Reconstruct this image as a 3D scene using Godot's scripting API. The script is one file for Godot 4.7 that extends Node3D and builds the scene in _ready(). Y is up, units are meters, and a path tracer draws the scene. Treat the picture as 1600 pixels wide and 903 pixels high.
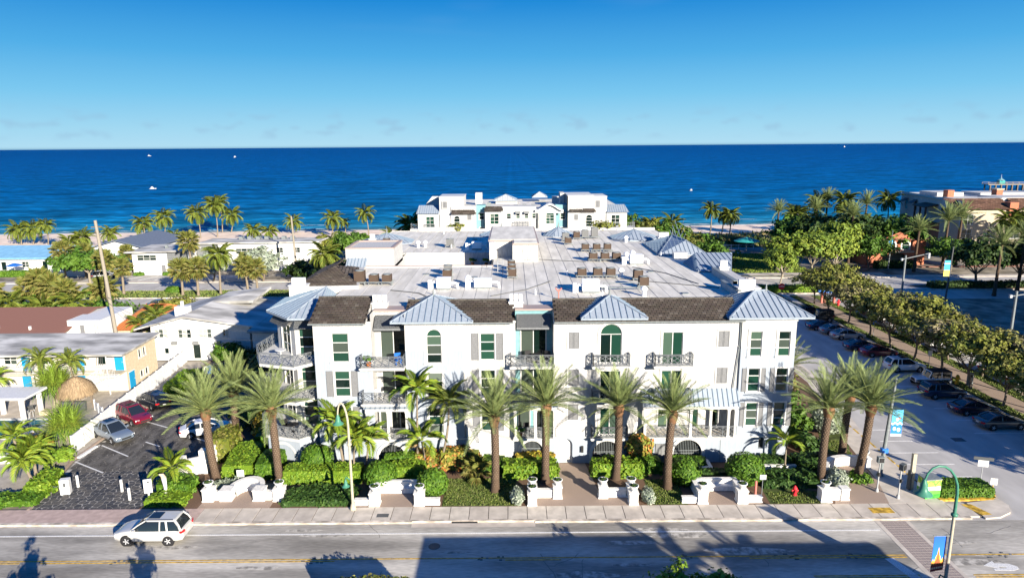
extends Node3D
class MB:
	var v := PackedVector3Array()
	var n := PackedVector3Array()
	var c := PackedColorArray()
	var col := Color(1, 1, 1)
	var tinted := false
	func tri(a: Vector3, b: Vector3, d: Vector3) -> void:
		var k := (b - a).cross(d - a).normalized()
		v.append(a); v.append(d); v.append(b)
		n.append(k); n.append(k); n.append(k)
		if tinted:
			c.append(col); c.append(col); c.append(col)
	func tri_n(a: Vector3, b: Vector3, d: Vector3, na: Vector3, nb: Vector3, nd: Vector3) -> void:
		v.append(a); v.append(d); v.append(b)
		n.append(na); n.append(nd); n.append(nb)
		if tinted:
			c.append(col); c.append(col); c.append(col)
	func quad(a: Vector3, b: Vector3, d: Vector3, e: Vector3) -> void:
		tri(a, b, d)
		tri(a, d, e)
	func obox(o: Vector3, x: Vector3, y: Vector3, z: Vector3) -> void:
		var p := o + x; var q := o + x + y; var r := o + y
		quad(o + z, p + z, q + z, r + z)
		quad(p, o, r, q)
		quad(p + z, p, q, q + z)
		quad(o, o + z, r + z, r)
		quad(r + z, q + z, q, r)
		quad(o, p, p + z, o + z)
	func box(a: Vector3, b: Vector3) -> void:
		obox(a, Vector3(b.x - a.x, 0, 0), Vector3(0, b.y - a.y, 0), Vector3(0, 0, b.z - a.z))
	func cbox(p: Vector3, s: Vector3) -> void:
		box(p - s * 0.5, p + s * 0.5)
	func bar(a: Vector3, b: Vector3, w: float, h := -1.0, up := Vector3.UP) -> void:
		if h < 0: h = w
		var d := b - a
		var s := d.cross(up)
		if s.length() < 1e-5: s = d.cross(Vector3.RIGHT)
		s = s.normalized()
		var u := s.cross(d).normalized()
		if s.cross(u).dot(d) > 0: obox(a - s * w * 0.5 - u * h * 0.5, s * w, u * h, d)
		else: obox(a + s * w * 0.5 - u * h * 0.5, -s * w, u * h, d)
	func tube(pts: Array, rad: Array, seg := 8, capped := true) -> void:
		var rings: Array = []
		var side := Vector3.RIGHT
		for i in pts.size():
			var d: Vector3 = (pts[mini(i + 1, pts.size() - 1)] - pts[maxi(i - 1, 0)]).normalized()
			side = (side - d * side.dot(d))
			if side.length() < 0.01: side = d.cross(Vector3.FORWARD)
			side = side.normalized()
			var o := d.cross(side)
			var ring := PackedVector3Array()
			for k in seg:
				var t := TAU * k / seg
				ring.append(pts[i] + (side * cos(t) + o * sin(t)) * rad[i])
			rings.append(ring)
		for i in rings.size() - 1:
			for k in seg:
				var m := (k + 1) % seg
				var a: Vector3 = rings[i][k]; var b: Vector3 = rings[i][m]
				var d: Vector3 = rings[i + 1][m]; var e: Vector3 = rings[i + 1][k]
				var na: Vector3 = (a - pts[i]).normalized(); var nb: Vector3 = (b - pts[i]).normalized()
				var nd: Vector3 = (d - pts[i + 1]).normalized(); var ne: Vector3 = (e - pts[i + 1]).normalized()
				tri_n(a, b, d, na, nb, nd)
				tri_n(a, d, e, na, nd, ne)
		if capped:
			for k in seg:
				var m := (k + 1) % seg
				var z := rings.size() - 1
				tri(pts[z], rings[z][k], rings[z][m])
				tri(pts[0], rings[0][m], rings[0][k])
	func loft(rings: Array, cap0 := true, cap1 := true, smooth := true) -> void:
		var m: int = rings[0].size()
		var nr: Array = []
		for i in rings.size():
			var row := PackedVector3Array()
			for k in m:
				var e: Vector3 = rings[i][(k + 1) % m] - rings[i][(k + m - 1) % m]
				var f: Vector3 = rings[mini(i + 1, rings.size() - 1)][k] - rings[maxi(i - 1, 0)][k]
				row.append(e.cross(f).normalized())
			nr.append(row)
		for i in rings.size() - 1:
			for k in m:
				var q := (k + 1) % m
				if smooth:
					tri_n(rings[i][k], rings[i][q], rings[i + 1][q], nr[i][k], nr[i][q], nr[i + 1][q])
					tri_n(rings[i][k], rings[i + 1][q], rings[i + 1][k], nr[i][k], nr[i + 1][q], nr[i + 1][k])
				else:
					quad(rings[i][k], rings[i][q], rings[i + 1][q], rings[i + 1][k])
		if cap0: fan(rings[0], true)
		if cap1: fan(rings[rings.size() - 1], false)
	func fan(ring: PackedVector3Array, back: bool) -> void:
		var o := Vector3.ZERO
		for p in ring: o += p
		o /= ring.size()
		for k in ring.size():
			var q := (k + 1) % ring.size()
			if back: tri(o, ring[q], ring[k])
			else: tri(o, ring[k], ring[q])
	func prism(p: PackedVector2Array, y0: float, y1: float, bottom := false) -> void:
		var a := 0.0
		for i in p.size():
			var q := p[(i + 1) % p.size()]
			a += p[i].x * q.y - q.x * p[i].y
		var s := p.duplicate()
		if a > 0: s.reverse()
		var m := s.size()
		var o := Vector2.ZERO
		for q in s: o += q
		o /= m
		for i in m:
			var u := s[i]; var w := s[(i + 1) % m]
			quad(Vector3(u.x, y0, u.y), Vector3(w.x, y0, w.y), Vector3(w.x, y1, w.y), Vector3(u.x, y1, u.y))
		var ix := Geometry2D.triangulate_polygon(s)
		for i in range(0, ix.size(), 3):
			var A := s[ix[i]]; var B := s[ix[i + 1]]; var C := s[ix[i + 2]]
			var cr := (B - A).cross(C - A)
			if cr > 0:
				var T := B; B = C; C = T
			tri(Vector3(A.x, y1, A.y), Vector3(B.x, y1, B.y), Vector3(C.x, y1, C.y))
			if bottom: tri(Vector3(A.x, y0, A.y), Vector3(C.x, y0, C.y), Vector3(B.x, y0, B.y))
	func disc(o: Vector3, axis: Vector3, r: float, seg := 16) -> void:
		var s := axis.cross(Vector3.UP)
		if s.length() < 0.01: s = Vector3.RIGHT
		s = s.normalized()
		var u := axis.normalized().cross(s)
		for k in seg:
			var t := TAU * k / seg; var t2 := TAU * (k + 1) / seg
			tri(o, o + (s * cos(t) + u * sin(t)) * r, o + (s * cos(t2) + u * sin(t2)) * r)
	func lathe(o: Vector3, prof: Array, seg := 14) -> void:
		var rings: Array = []
		for p in prof:
			var ring := PackedVector3Array()
			for k in seg:
				var t := -TAU * k / seg
				ring.append(o + Vector3(cos(t) * p[0], p[1], sin(t) * p[0]))
			rings.append(ring)
		loft(rings, true, true, true)
	func add(b: MB, x: Transform3D) -> void:
		for p in b.v: v.append(x * p)
		for q in b.n: n.append((x.basis * q).normalized())
		c.append_array(b.c)
	func mesh() -> ArrayMesh:
		var a := []
		a.resize(Mesh.ARRAY_MAX)
		a[Mesh.ARRAY_VERTEX] = v
		a[Mesh.ARRAY_NORMAL] = n
		if tinted: a[Mesh.ARRAY_COLOR] = c
		var m := ArrayMesh.new()
		if v.size() > 0: m.add_surface_from_arrays(Mesh.PRIMITIVE_TRIANGLES, a)
		return m
var M := {}
var used := {}
var cache := {}
var rng := RandomNumberGenerator.new()
const V := Vector3.ZERO
func numbered(parent: Node, called: String) -> String:
	var k := str(parent.get_instance_id()) + called
	var i: int = used.get(k, 0)
	used[k] = i + 1
	return called if i == 0 else "%s_%03d" % [called, i]
func tag(o: Node, label: String, category: String, group := "") -> void:
	o.set_meta("label", label)
	o.set_meta("category", category)
	if group != "": o.set_meta("group", group)
func part(parent: Node, called: String, mesh: Mesh, mat: Material, x := Transform3D()) -> MeshInstance3D:
	var o := MeshInstance3D.new()
	o.name = numbered(parent, called)
	o.mesh = mesh
	o.material_override = mat
	o.transform = x
	parent.add_child(o, true)
	return o
func thing(called: String, label: String, category: String, at := Vector3.ZERO, turn := 0.0, group := "") -> Node3D:
	var o := Node3D.new()
	o.name = numbered(self, called)
	add_child(o, true)
	o.position = at
	o.rotation.y = turn
	tag(o, label, category, group)
	return o
func one(called: String, label: String, category: String, mesh: Mesh, mat: Material, x := Transform3D(), group := "") -> MeshInstance3D:
	var o := part(self, called, mesh, mat, x)
	tag(o, label, category, group)
	return o
func struct(called: String, mesh: Mesh, mat: Material, x := Transform3D(), kind := "structure") -> MeshInstance3D:
	var o := part(self, called, mesh, mat, x)
	o.set_meta("kind", kind)
	return o
func at(x: float, y: float, z: float, turn := 0.0, s := 1.0) -> Transform3D:
	return Transform3D(Basis(Vector3.UP, turn).scaled(Vector3(s, s, s)), Vector3(x, y, z))
func R(a: float, b: float) -> float:
	return rng.randf_range(a, b)
func sheet(x0: float, z0: float, x1: float, z1: float, y: float) -> ArrayMesh:
	var m := MB.new()
	m.quad(Vector3(x0, y, maxf(z0, z1)), Vector3(x1, y, maxf(z0, z1)), Vector3(x1, y, minf(z0, z1)), Vector3(x0, y, minf(z0, z1)))
	return m.mesh()
func boxm(a: Vector3, b: Vector3) -> ArrayMesh:
	var m := MB.new()
	m.box(a, b)
	return m.mesh()
func unit_box() -> ArrayMesh:
	if not cache.has("unit"): cache["unit"] = boxm(Vector3(-0.5, -0.5, -0.5), Vector3(0.5, 0.5, 0.5))
	return cache["unit"]
func poly(pts: Array, y0: float, y1: float) -> ArrayMesh:
	var m := MB.new()
	m.prism(PackedVector2Array(pts), y0, y1)
	return m.mesh()
func noise_tex(sd: int, freq: float, octaves: int, lo: float, hi: float, contrast := 1.0, size := 512, kind := FastNoiseLite.TYPE_SIMPLEX_SMOOTH) -> ImageTexture:
	var f := FastNoiseLite.new()
	f.seed = sd
	f.frequency = freq
	f.noise_type = kind
	f.fractal_octaves = octaves
	var im := f.get_seamless_image(size, size)
	im.convert(Image.FORMAT_L8)
	var d := im.get_data()
	for i in d.size():
		var t := clampf((d[i] / 255.0 - 0.5) * contrast + 0.5, 0.0, 1.0)
		d[i] = int(255.0 * lerpf(lo, hi, t))
	var r := Image.create_from_data(size, size, false, Image.FORMAT_L8, d)
	r.convert(Image.FORMAT_RGB8)
	return ImageTexture.create_from_image(r)
func mat(called: String, r: float, g: float, b: float, rough := 0.8, tex: Texture2D = null, scale := 1.0, stretch := Vector3.ONE) -> StandardMaterial3D:
	var m := StandardMaterial3D.new()
	m.resource_name = called
	m.albedo_color = Color(r, g, b).linear_to_srgb()
	m.roughness = rough
	m.metallic_specular = 0.35
	if tex:
		m.albedo_texture = tex
		m.uv1_triplanar = true
		m.uv1_world_triplanar = true
		m.uv1_scale = stretch * scale
	M[called] = m
	return m
func bump(called: String, tex: Texture2D, cm: float) -> void:
	var m: StandardMaterial3D = M[called]
	m.heightmap_enabled = true
	m.heightmap_texture = tex
	m.heightmap_scale = cm
func leafmat(called: String, glow := 0.35) -> void:
	var m := StandardMaterial3D.new()
	m.resource_name = called
	m.vertex_color_use_as_albedo = true
	m.roughness = 0.55
	m.metallic_specular = 0.3
	m.cull_mode = BaseMaterial3D.CULL_DISABLED
	if glow > 0:
		m.backlight_enabled = true
		m.backlight = Color(glow, glow, glow)
	M[called] = m
func materials() -> void:
	var soft := noise_tex(1, 0.012, 4, 0.84, 1.0)
	var fine := noise_tex(2, 0.05, 4, 0.78, 1.0, 1.3)
	var grit := noise_tex(3, 0.2, 3, 0.72, 1.0, 1.4)
	var blotch := noise_tex(4, 0.01, 5, 0.66, 1.0, 1.7)
	var faint := noise_tex(5, 0.015, 4, 0.90, 1.0, 1.2)
	var cells := noise_tex(6, 0.06, 2, 0.62, 1.0, 1.2, 512, FastNoiseLite.TYPE_CELLULAR)
	var height := noise_tex(7, 0.03, 4, 0.0, 1.0, 1.2)
	mat("stucco", 0.5, 0.5, 0.495, 0.85, noise_tex(15, 0.02, 4, 0.84, 1.0, 1.5), 0.5, Vector3(1, 0.16, 1))
	bump("stucco", grit, 0.6)
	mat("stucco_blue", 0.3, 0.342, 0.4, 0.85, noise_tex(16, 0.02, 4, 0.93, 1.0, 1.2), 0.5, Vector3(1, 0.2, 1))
	mat("stucco_aqua", 0.17, 0.33, 0.36, 0.85, faint, 0.23)
	mat("trim", 0.53, 0.535, 0.53, 0.6, faint, 0.4)
	mat("white_paint", 0.62, 0.625, 0.625, 0.5, faint, 0.5)
	mat("garden_white", 0.78, 0.77, 0.74, 0.8, soft, 0.5)
	mat("shutter", 0.17, 0.175, 0.185, 0.6, faint, 0.7)
	mat("rail", 0.13, 0.142, 0.155, 0.45)
	mat("metal_roof", 0.275, 0.32, 0.375, 0.42, faint, 0.35)
	mat("metal_seam", 0.13, 0.185, 0.25, 0.45)
	mat("metal_far", 0.275, 0.325, 0.385, 0.45, faint, 0.35)
	mat("awning", 0.17, 0.18, 0.19, 0.6, faint, 0.6)
	mat("tile", 0.5, 0.5, 0.5, 0.85, fine, 0.6)
	M["tile"].vertex_color_use_as_albedo = true
	M["tile"].albedo_color = Color(1, 1, 1)
	mat("tile_ridge", 0.11, 0.10, 0.085, 0.9, blotch, 0.8)
	mat("tile_brown", 0.022, 0.018, 0.015, 0.85, fine, 0.5)
	mat("roof_membrane", 0.7, 0.67, 0.595, 0.8, soft, 0.12, Vector3(1, 1, 0.25))
	mat("roof_membrane_b", 0.665, 0.635, 0.56, 0.8, soft, 0.12, Vector3(1, 1, 0.25))
	mat("roof_edge", 0.30, 0.24, 0.22, 0.6)
	for g in [["glass_green", 0.016, 0.054, 0.036], ["glass_grey", 0.045, 0.06, 0.05], ["glass_dark", 0.004, 0.012, 0.010], ["glass_mid", 0.009, 0.036, 0.024], ["glass_blind", 0.10, 0.125, 0.105], ["glass_curtain", 0.05, 0.085, 0.062]]:
		var m := mat(g[0], g[1], g[2], g[3], 0.08)
		m.metallic_specular = 0.5
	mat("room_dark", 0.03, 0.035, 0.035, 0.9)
	mat("curtain", 0.42, 0.45, 0.40, 0.9, fine, 1.0)
	mat("floor_tile", 0.58, 0.54, 0.48, 0.7, soft, 0.5)
	mat("asphalt", 0.55, 0.52, 0.465, 0.9, blotch, 0.045, Vector3(0.22, 1, 1))
	M["asphalt"].detail_enabled = true
	M["asphalt"].detail_albedo = noise_tex(14, 0.25, 3, 0.86, 1.0, 1.4)
	M["asphalt"].detail_blend_mode = BaseMaterial3D.BLEND_MODE_MUL
	bump("asphalt", grit, 0.5)
	mat("asphalt_worn", 0.47, 0.445, 0.40, 0.9, blotch, 0.3)
	mat("crack", 0.16, 0.15, 0.14, 0.9)
	mat("asphalt_side", 0.45, 0.435, 0.415, 0.9, soft, 0.06, Vector3(1, 1, 0.4))
	mat("concrete", 0.56, 0.505, 0.44, 0.85, soft, 0.11)
	mat("concrete_b", 0.53, 0.475, 0.415, 0.85, soft, 0.13)
	mat("concrete_c", 0.59, 0.535, 0.465, 0.85, soft, 0.17)
	mat("yard", 0.40, 0.365, 0.315, 0.9, soft, 0.15)
	mat("kerb", 0.66, 0.58, 0.49, 0.85, blotch, 0.15)
	mat("stamped_pink", 0.46, 0.35, 0.31, 0.85, soft, 0.2)
	mat("paver", 0.50, 0.385, 0.31, 0.85, cells, 1.3)
	mat("paver_grey", 0.42, 0.35, 0.33, 0.85, cells, 1.3)
	mat("stone", 0.075, 0.075, 0.077, 0.75, fine, 0.35)
	mat("stone_b", 0.1, 0.095, 0.09, 0.75, fine, 0.3)
	mat("stone_c", 0.055, 0.056, 0.06, 0.75, soft, 0.4)
	mat("joint_dark", 0.10, 0.09, 0.08, 0.9)
	mat("stone_far", 0.125, 0.118, 0.108, 0.8, blotch, 0.2, Vector3(1, 1, 0.4))
	mat("mortar", 0.45, 0.43, 0.4, 0.9, blotch, 0.25)
	mat("soil", 0.17, 0.105, 0.07, 0.95, fine, 0.5)
	mat("lawn_soil", 0.085, 0.115, 0.03, 0.95, blotch, 0.22)
	mat("ground", 0.31, 0.275, 0.22, 0.95, blotch, 0.05)
	mat("sand", 0.82, 0.66, 0.53, 0.95, soft, 0.03)
	mat("dune", 0.34, 0.28, 0.14, 0.95, blotch, 0.06)
	mat("yellow", 0.62, 0.39, 0.055, 0.7, blotch, 0.4)
	mat("line_white", 0.74, 0.74, 0.73, 0.7, fine, 0.4)
	mat("date_trunk", 0.13, 0.088, 0.06, 0.95, cells, 0.9)
	mat("leaf_scar", 0.30, 0.215, 0.155, 0.95, cells, 1.1)
	mat("roof_joint", 0.30, 0.30, 0.30, 0.9)
	mat("date_boss", 0.27, 0.145, 0.075, 0.95, cells, 0.9)
	mat("palm_trunk", 0.24, 0.2, 0.15, 0.9, fine, 0.8)
	mat("bark", 0.19, 0.155, 0.12, 0.95, fine, 1.0)
	mat("pale_bark", 0.3, 0.26, 0.2, 0.95, fine, 1.0)
	mat("shingle_red", 0.235, 0.115, 0.09, 0.9, fine, 0.5)
	mat("roof_grey", 0.56, 0.55, 0.52, 0.85, blotch, 0.06, Vector3(0.5, 1, 1))
	mat("roof_dark", 0.12, 0.15, 0.21, 0.8, soft, 0.2)
	mat("roof_blue", 0.20, 0.42, 0.62, 0.6, soft, 0.1)
	mat("clay", 0.4, 0.145, 0.05, 0.8, fine, 0.8)
	mat("cream", 0.5, 0.42, 0.3, 0.85, faint, 0.3)
	mat("motel_white", 0.56, 0.53, 0.47, 0.85, faint, 0.3)
	mat("cream_pale", 0.47, 0.4, 0.3, 0.85, faint, 0.3)
	mat("salmon", 0.42, 0.15, 0.085, 0.85, faint, 0.3)
	mat("door_blue", 0.01, 0.22, 0.42, 0.5)
	mat("thatch", 0.25, 0.18, 0.11, 0.95, fine, 1.4, Vector3(1, 0.25, 1))
	mat("pole_wood", 0.3, 0.27, 0.22, 0.9, fine, 0.6, Vector3(1, 0.2, 1))
	mat("green_paint", 0.055, 0.2, 0.14, 0.4, faint, 0.7)
	mat("galv", 0.2, 0.225, 0.235, 0.5, soft, 0.6)
	mat("cream_pole", 0.44, 0.4, 0.31, 0.6, soft, 0.8)
	mat("steel", 0.34, 0.355, 0.37, 0.35)
	mat("black", 0.02, 0.02, 0.022, 0.6)
	mat("dark_grey", 0.08, 0.085, 0.09, 0.6)
	mat("ac_brown", 0.1, 0.068, 0.05, 0.7, grit, 1.5)
	mat("ac_grey", 0.17, 0.175, 0.18, 0.6)
	mat("white_unit", 0.80, 0.81, 0.82, 0.55)
	mat("red", 0.55, 0.02, 0.03, 0.45)
	mat("rust_red", 0.50, 0.16, 0.13, 0.6)
	mat("yellow_paint", 0.75, 0.42, 0.03, 0.5)
	mat("blue_paint", 0.03, 0.16, 0.55, 0.5)
	mat("blue_cloth", 0.01, 0.10, 0.38, 0.8)
	mat("teal_cloth", 0.03, 0.28, 0.26, 0.8)
	mat("pool_water", 0.02, 0.28, 0.42, 0.08)
	mat("pool_dark", 0.01, 0.10, 0.16, 0.06)
	mat("bench_blue", 0.05, 0.26, 0.62, 0.5)
	mat("tyre", 0.018, 0.018, 0.02, 0.85)
	mat("rim", 0.42, 0.43, 0.45, 0.3)
	mat("car_glass", 0.012, 0.016, 0.02, 0.05)
	M["car_glass"].metallic_specular = 0.6
	mat("head_lamp", 0.75, 0.77, 0.78, 0.15)
	mat("tail_lamp", 0.42, 0.01, 0.012, 0.2)
	mat("orange_fruit", 0.55, 0.22, 0.04, 0.7)
	mat("skin", 0.42, 0.25, 0.17, 0.6)
	leafmat("leaf", 0.25)
	leafmat("leaf_soft", 0.25)
	var w := mat("sea", 1, 1, 1, 0.5, noise_tex(11, 0.03, 5, 0.62, 1.0, 1.6), 0.02, Vector3(0.3, 1, 1))
	w.uv2_triplanar = true
	w.uv2_world_triplanar = true
	w.uv2_scale = Vector3(0.0012, 0.004, 0.004)
	w.detail_uv_layer = BaseMaterial3D.DETAIL_UV_2
	w.vertex_color_use_as_albedo = true
	w.metallic_specular = 0.06
	w.detail_enabled = true
	w.detail_albedo = noise_tex(12, 0.03, 4, 0.66, 1.0, 1.5)
	w.detail_blend_mode = BaseMaterial3D.BLEND_MODE_MUL
	bump("sea", height, 25.0)
	mat("foam", 0.8, 0.82, 0.82, 0.9)
	for p in [["paint_silver", 0.25, 0.26, 0.28], ["paint_red", 0.14, 0.006, 0.014], ["paint_black", 0.012, 0.013, 0.015], ["paint_white", 0.62, 0.625, 0.63], ["paint_maroon", 0.04, 0.006, 0.014], ["paint_navy", 0.012, 0.02, 0.05], ["paint_greyblue", 0.12, 0.15, 0.19], ["paint_charcoal", 0.045, 0.05, 0.055], ["paint_pearl", 0.42, 0.42, 0.41]]:
		var m := mat(p[0], p[1], p[2], p[3], 0.3)
		m.clearcoat_enabled = true
		m.clearcoat = 1.0
		m.clearcoat_roughness = 0.04
		m.metallic_specular = 0.5
func P(x: float, y: float, z: float) -> Vector3:
	return Vector3(x, y, z)
func sky_picture() -> ImageTexture:
	var w := 2048
	var h := 1024
	var im := Image.create(w, h, false, Image.FORMAT_RGBF)
	var keys := [[-90.0, Color(0.03, 0.12, 0.30)], [-6.0, Color(0.10, 0.32, 0.52)], [-0.2, Color(0.45, 0.72, 0.87)], [0.0, Color(0.45, 0.735, 0.90)], [1.5, Color(0.36, 0.69, 0.89)], [4.0, Color(0.20, 0.58, 0.875)], [7.0, Color(0.085, 0.43, 0.81)], [11.0, Color(0.016, 0.26, 0.70)], [20.0, Color(0.008, 0.18, 0.62)], [45.0, Color(0.006, 0.13, 0.54)], [90.0, Color(0.005, 0.105, 0.47)]]
	var rows: Array = []
	for y in h:
		var el := (0.5 - (y + 0.5) / h) * 180.0
		var k := 0
		while k < keys.size() - 2 and el > keys[k + 1][0]: k += 1
		var c: Color = keys[k][1].lerp(keys[k + 1][1], clampf((el - keys[k][0]) / (keys[k + 1][0] - keys[k][0]), 0, 1))
		rows.append(c)
		im.fill_rect(Rect2i(0, y, w, 1), c)
	var f := FastNoiseLite.new()
	f.seed = 21
	f.frequency = 0.055
	f.fractal_octaves = 4
	for y in range(490, 509):
		var el := (0.5 - (y + 0.5) / h) * 180.0
		var band := smoothstep(0.4, 1.0, el) * (1.0 - smoothstep(1.8, 3.2, el))
		for x in w:
			var q := P(cos(TAU * x / w) * 326.0, y * 3.2, sin(TAU * x / w) * 326.0)
			var a := smoothstep(0.16, 0.45, f.get_noise_3dv(q)) * band * 0.36
			if a > 0.004: im.set_pixel(x, y, rows[y].lerp(Color(0.30, 0.47, 0.66), a))
	f.frequency = 0.006
	for y in range(300, 480):
		var el := (0.5 - (y + 0.5) / h) * 180.0
		for x in w:
			var q := P(cos(TAU * x / w) * 200.0, y * 4.0, sin(TAU * x / w) * 200.0)
			var a := smoothstep(0.25, 0.75, f.get_noise_3dv(q)) * 0.16 * smoothstep(4.0, 10.0, el)
			if a > 0.004: im.set_pixel(x, y, rows[y].lerp(Color(0.55, 0.72, 0.88), a))
	return ImageTexture.create_from_image(im)
func light_and_camera() -> void:
	var cam := Camera3D.new()
	cam.name = "camera"
	cam.position = P(0, 27.5, 0)
	cam.rotation_degrees = P(-11.83, 0, -0.43)
	cam.fov = 45.87
	cam.near = 0.5
	cam.far = 90000
	add_child(cam)
	cam.current = true
	var e := Environment.new()
	e.background_mode = Environment.BG_SKY
	var sky := Sky.new()
	var sm := PanoramaSkyMaterial.new()
	sm.panorama = sky_picture()
	sm.energy_multiplier = 0.37
	sky.sky_material = sm
	e.sky = sky
	e.ambient_light_source = Environment.AMBIENT_SOURCE_SKY
	e.tonemap_mode = Environment.TONE_MAPPER_LINEAR
	e.tonemap_exposure = 2.7
	e.sdfgi_enabled = true
	e.ssao_enabled = true
	e.ssil_enabled = true
	var we := WorldEnvironment.new()
	we.name = "world_environment"
	we.environment = e
	add_child(we)
	var sun := DirectionalLight3D.new()
	sun.name = "sun"
	sun.light_color = Color(1.0, 0.955, 0.88)
	sun.light_energy = 1.6
	sun.light_angular_distance = 0.5
	sun.shadow_enabled = true
	sun.rotation_degrees = P(-17.5, 33.0, 0)
	add_child(sun)
func grass(called: String, areas: Array, y: float, dens: float, cols: Array, h := 0.09) -> void:
	var m := MB.new()
	m.tinted = true
	for a in areas:
		var k := int((a[2] - a[0]) * (a[3] - a[1]) * dens)
		for i in k:
			var p := P(R(a[0], a[2]), y, R(a[1], a[3]))
			var t := R(0, TAU)
			var s := P(cos(t), 0, sin(t)) * h * 0.55
			m.col = cols[rng.randi() % cols.size()].lerp(cols[rng.randi() % cols.size()], rng.randf())
			m.tri(p - s, p + s, p + P(R(-0.5, 0.5) * h, h * R(0.5, 1.3), R(-0.5, 0.5) * h))
	struct(called, m.mesh(), M["leaf"], Transform3D(), "stuff")
const GRASS := [Color(0.10, 0.15, 0.03), Color(0.15, 0.19, 0.04), Color(0.07, 0.11, 0.025), Color(0.17, 0.18, 0.07)]
func ground_and_sea() -> void:
	var m := MB.new()
	m.quad(P(-3000, 0, 3000), P(3000, 0, 3000), P(3000, 0, -190), P(-3000, 0, -190))
	struct("ground", m.mesh(), M["ground"])
	m = MB.new()
	var d := MB.new()
	var shore := func(x: float) -> float: return -234.0 - 0.056 * clampf(x, -400, 400) + sin(x * 0.05) * 0.8 + sin(x * 0.021 + 1.0) * 1.2
	var x := -600.0
	while x < 600:
		var x2 := x + 12.0
		var za: float = shore.call(x)
		var zb: float = shore.call(x2)
		m.quad(P(x, 0.01, -189.9), P(x2, 0.01, -189.9), P(x2, 0.01, zb + 3), P(x, 0.01, za + 3))
		m.quad(P(x, 0.01, za + 3), P(x2, 0.01, zb + 3), P(x2, -0.3, zb - 5), P(x, -0.3, za - 5))
		x = x2
	struct("beach", m.mesh(), M["sand"])
	m = MB.new()
	for i in 60:
		var xa := -300.0 + i * 10.0
		var e0 := -199.0 - 0.06 * xa + sin(xa * 0.13) * 2.5
		var e1 := -199.0 - 0.06 * (xa + 10) + sin((xa + 10) * 0.13) * 2.5
		if xa > 30: e0 -= 12; e1 -= 12
		m.quad(P(xa, 0.02, -184), P(xa + 10, 0.02, -184), P(xa + 10, 0.02, e1), P(xa, 0.02, e0))
	struct("dune", m.mesh(), M["dune"])
	m = MB.new()
	m.tinted = true
	var sc := [Color(0.13, 0.14, 0.04), Color(0.20, 0.17, 0.06), Color(0.07, 0.10, 0.03), Color(0.24, 0.19, 0.09)]
	for i in 9000:
		var px := R(-230, 130)
		var lim := -198.0 - 0.06 * px + sin(px * 0.13) * 2.5 - (12.0 if px > 30 else 0.0)
		var pz := R(lim, -184)
		var p := P(px, 0.02, pz)
		var t := R(0, TAU)
		var s := P(cos(t), 0, sin(t)) * R(0.15, 0.5)
		m.col = sc[rng.randi() % 4].lerp(sc[rng.randi() % 4], rng.randf())
		m.tri(p - s, p + s, p + P(R(-0.3, 0.3), R(0.3, 1.1), R(-0.3, 0.3)))
	struct("dune_scrub", m.mesh(), M["leaf"], Transform3D(), "stuff")
	m = MB.new()
	m.tinted = true
	var rows := [[0.0, Color(0.22, 0.50, 0.58)], [7.0, Color(0.06, 0.42, 0.66)], [26.0, Color(0.014, 0.33, 0.64)], [70.0, Color(0.005, 0.255, 0.62)], [200.0, Color(0.003, 0.20, 0.58)], [700.0, Color(0.002, 0.17, 0.56)], [3000.0, Color(0.002, 0.14, 0.50)], [60000.0, Color(0.002, 0.125, 0.47)]]
	var xs := PackedFloat32Array([-70000, -4000, -600])
	x = -588.0
	while x < 600:
		xs.append(x)
		x += 12.0
	xs.append(600); xs.append(4000); xs.append(70000)
	for i in xs.size() - 1:
		for k in rows.size() - 1:
			var a: float = shore.call(xs[i])
			var b: float = shore.call(xs[i + 1])
			var y := -0.12
			var q := [P(xs[i], y, a - rows[k][0]), P(xs[i + 1], y, b - rows[k][0]), P(xs[i + 1], y, b - rows[k + 1][0]), P(xs[i], y, a - rows[k + 1][0])]
			var cc := [rows[k][1], rows[k][1], rows[k + 1][1], rows[k + 1][1]]
			for t in [[0, 1, 2], [0, 2, 3]]:
				for j in [0, 2, 1]:
					m.v.append(q[t[j]]); m.n.append(Vector3.UP); m.c.append(cc[t[j]])
	struct("sea", m.mesh(), M["sea"])
	m = MB.new()
	for i in 260:
		var fx := R(-230, 140)
		var off: float = [0.4, 0.6, 5.0, 17.0][rng.randi() % 4]
		var z: float = shore.call(fx) - off + R(-0.6, 0.6)
		var l := R(2.0, 9.0)
		var wd := R(0.15, 0.45) if off < 3 else R(0.2, 0.5)
		if off > 10 and i % 3 > 0: continue
		for k in 8:
			var t0 := k / 8.0; var t1 := (k + 1) / 8.0
			var w0 := wd * sin(PI * t0); var w1 := wd * sin(PI * t1)
			var c0 := z + sin(t0 * 9 + i) * 0.15; var c1 := z + sin(t1 * 9 + i) * 0.15
			m.quad(P(fx + l * t0, -0.10, c0 + w0), P(fx + l * t1, -0.10, c1 + w1), P(fx + l * t1, -0.10, c1 - w1), P(fx + l * t0, -0.10, c0 - w0))
	for wv in [[-164.0, -252.0, 7.0, 1.0], [-129.0, -250.0, 5.0, 0.7], [-197.0, -249.0, 6.0, 0.8], [-140.0, -246.0, 9.0, 0.5]]:
		for k in 10:
			var t0 := k / 10.0; var t1 := (k + 1) / 10.0
			var w0: float = wv[3] * sin(PI * t0); var w1: float = wv[3] * sin(PI * t1)
			m.quad(P(wv[0] + wv[2] * t0, -0.08 + 0.3 * w0, wv[1] + w0), P(wv[0] + wv[2] * t1, -0.08 + 0.3 * w1, wv[1] + w1), P(wv[0] + wv[2] * t1, -0.09, wv[1] - w1), P(wv[0] + wv[2] * t0, -0.09, wv[1] - w0))
	struct("surf", m.mesh(), M["foam"])
	roads()
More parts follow.
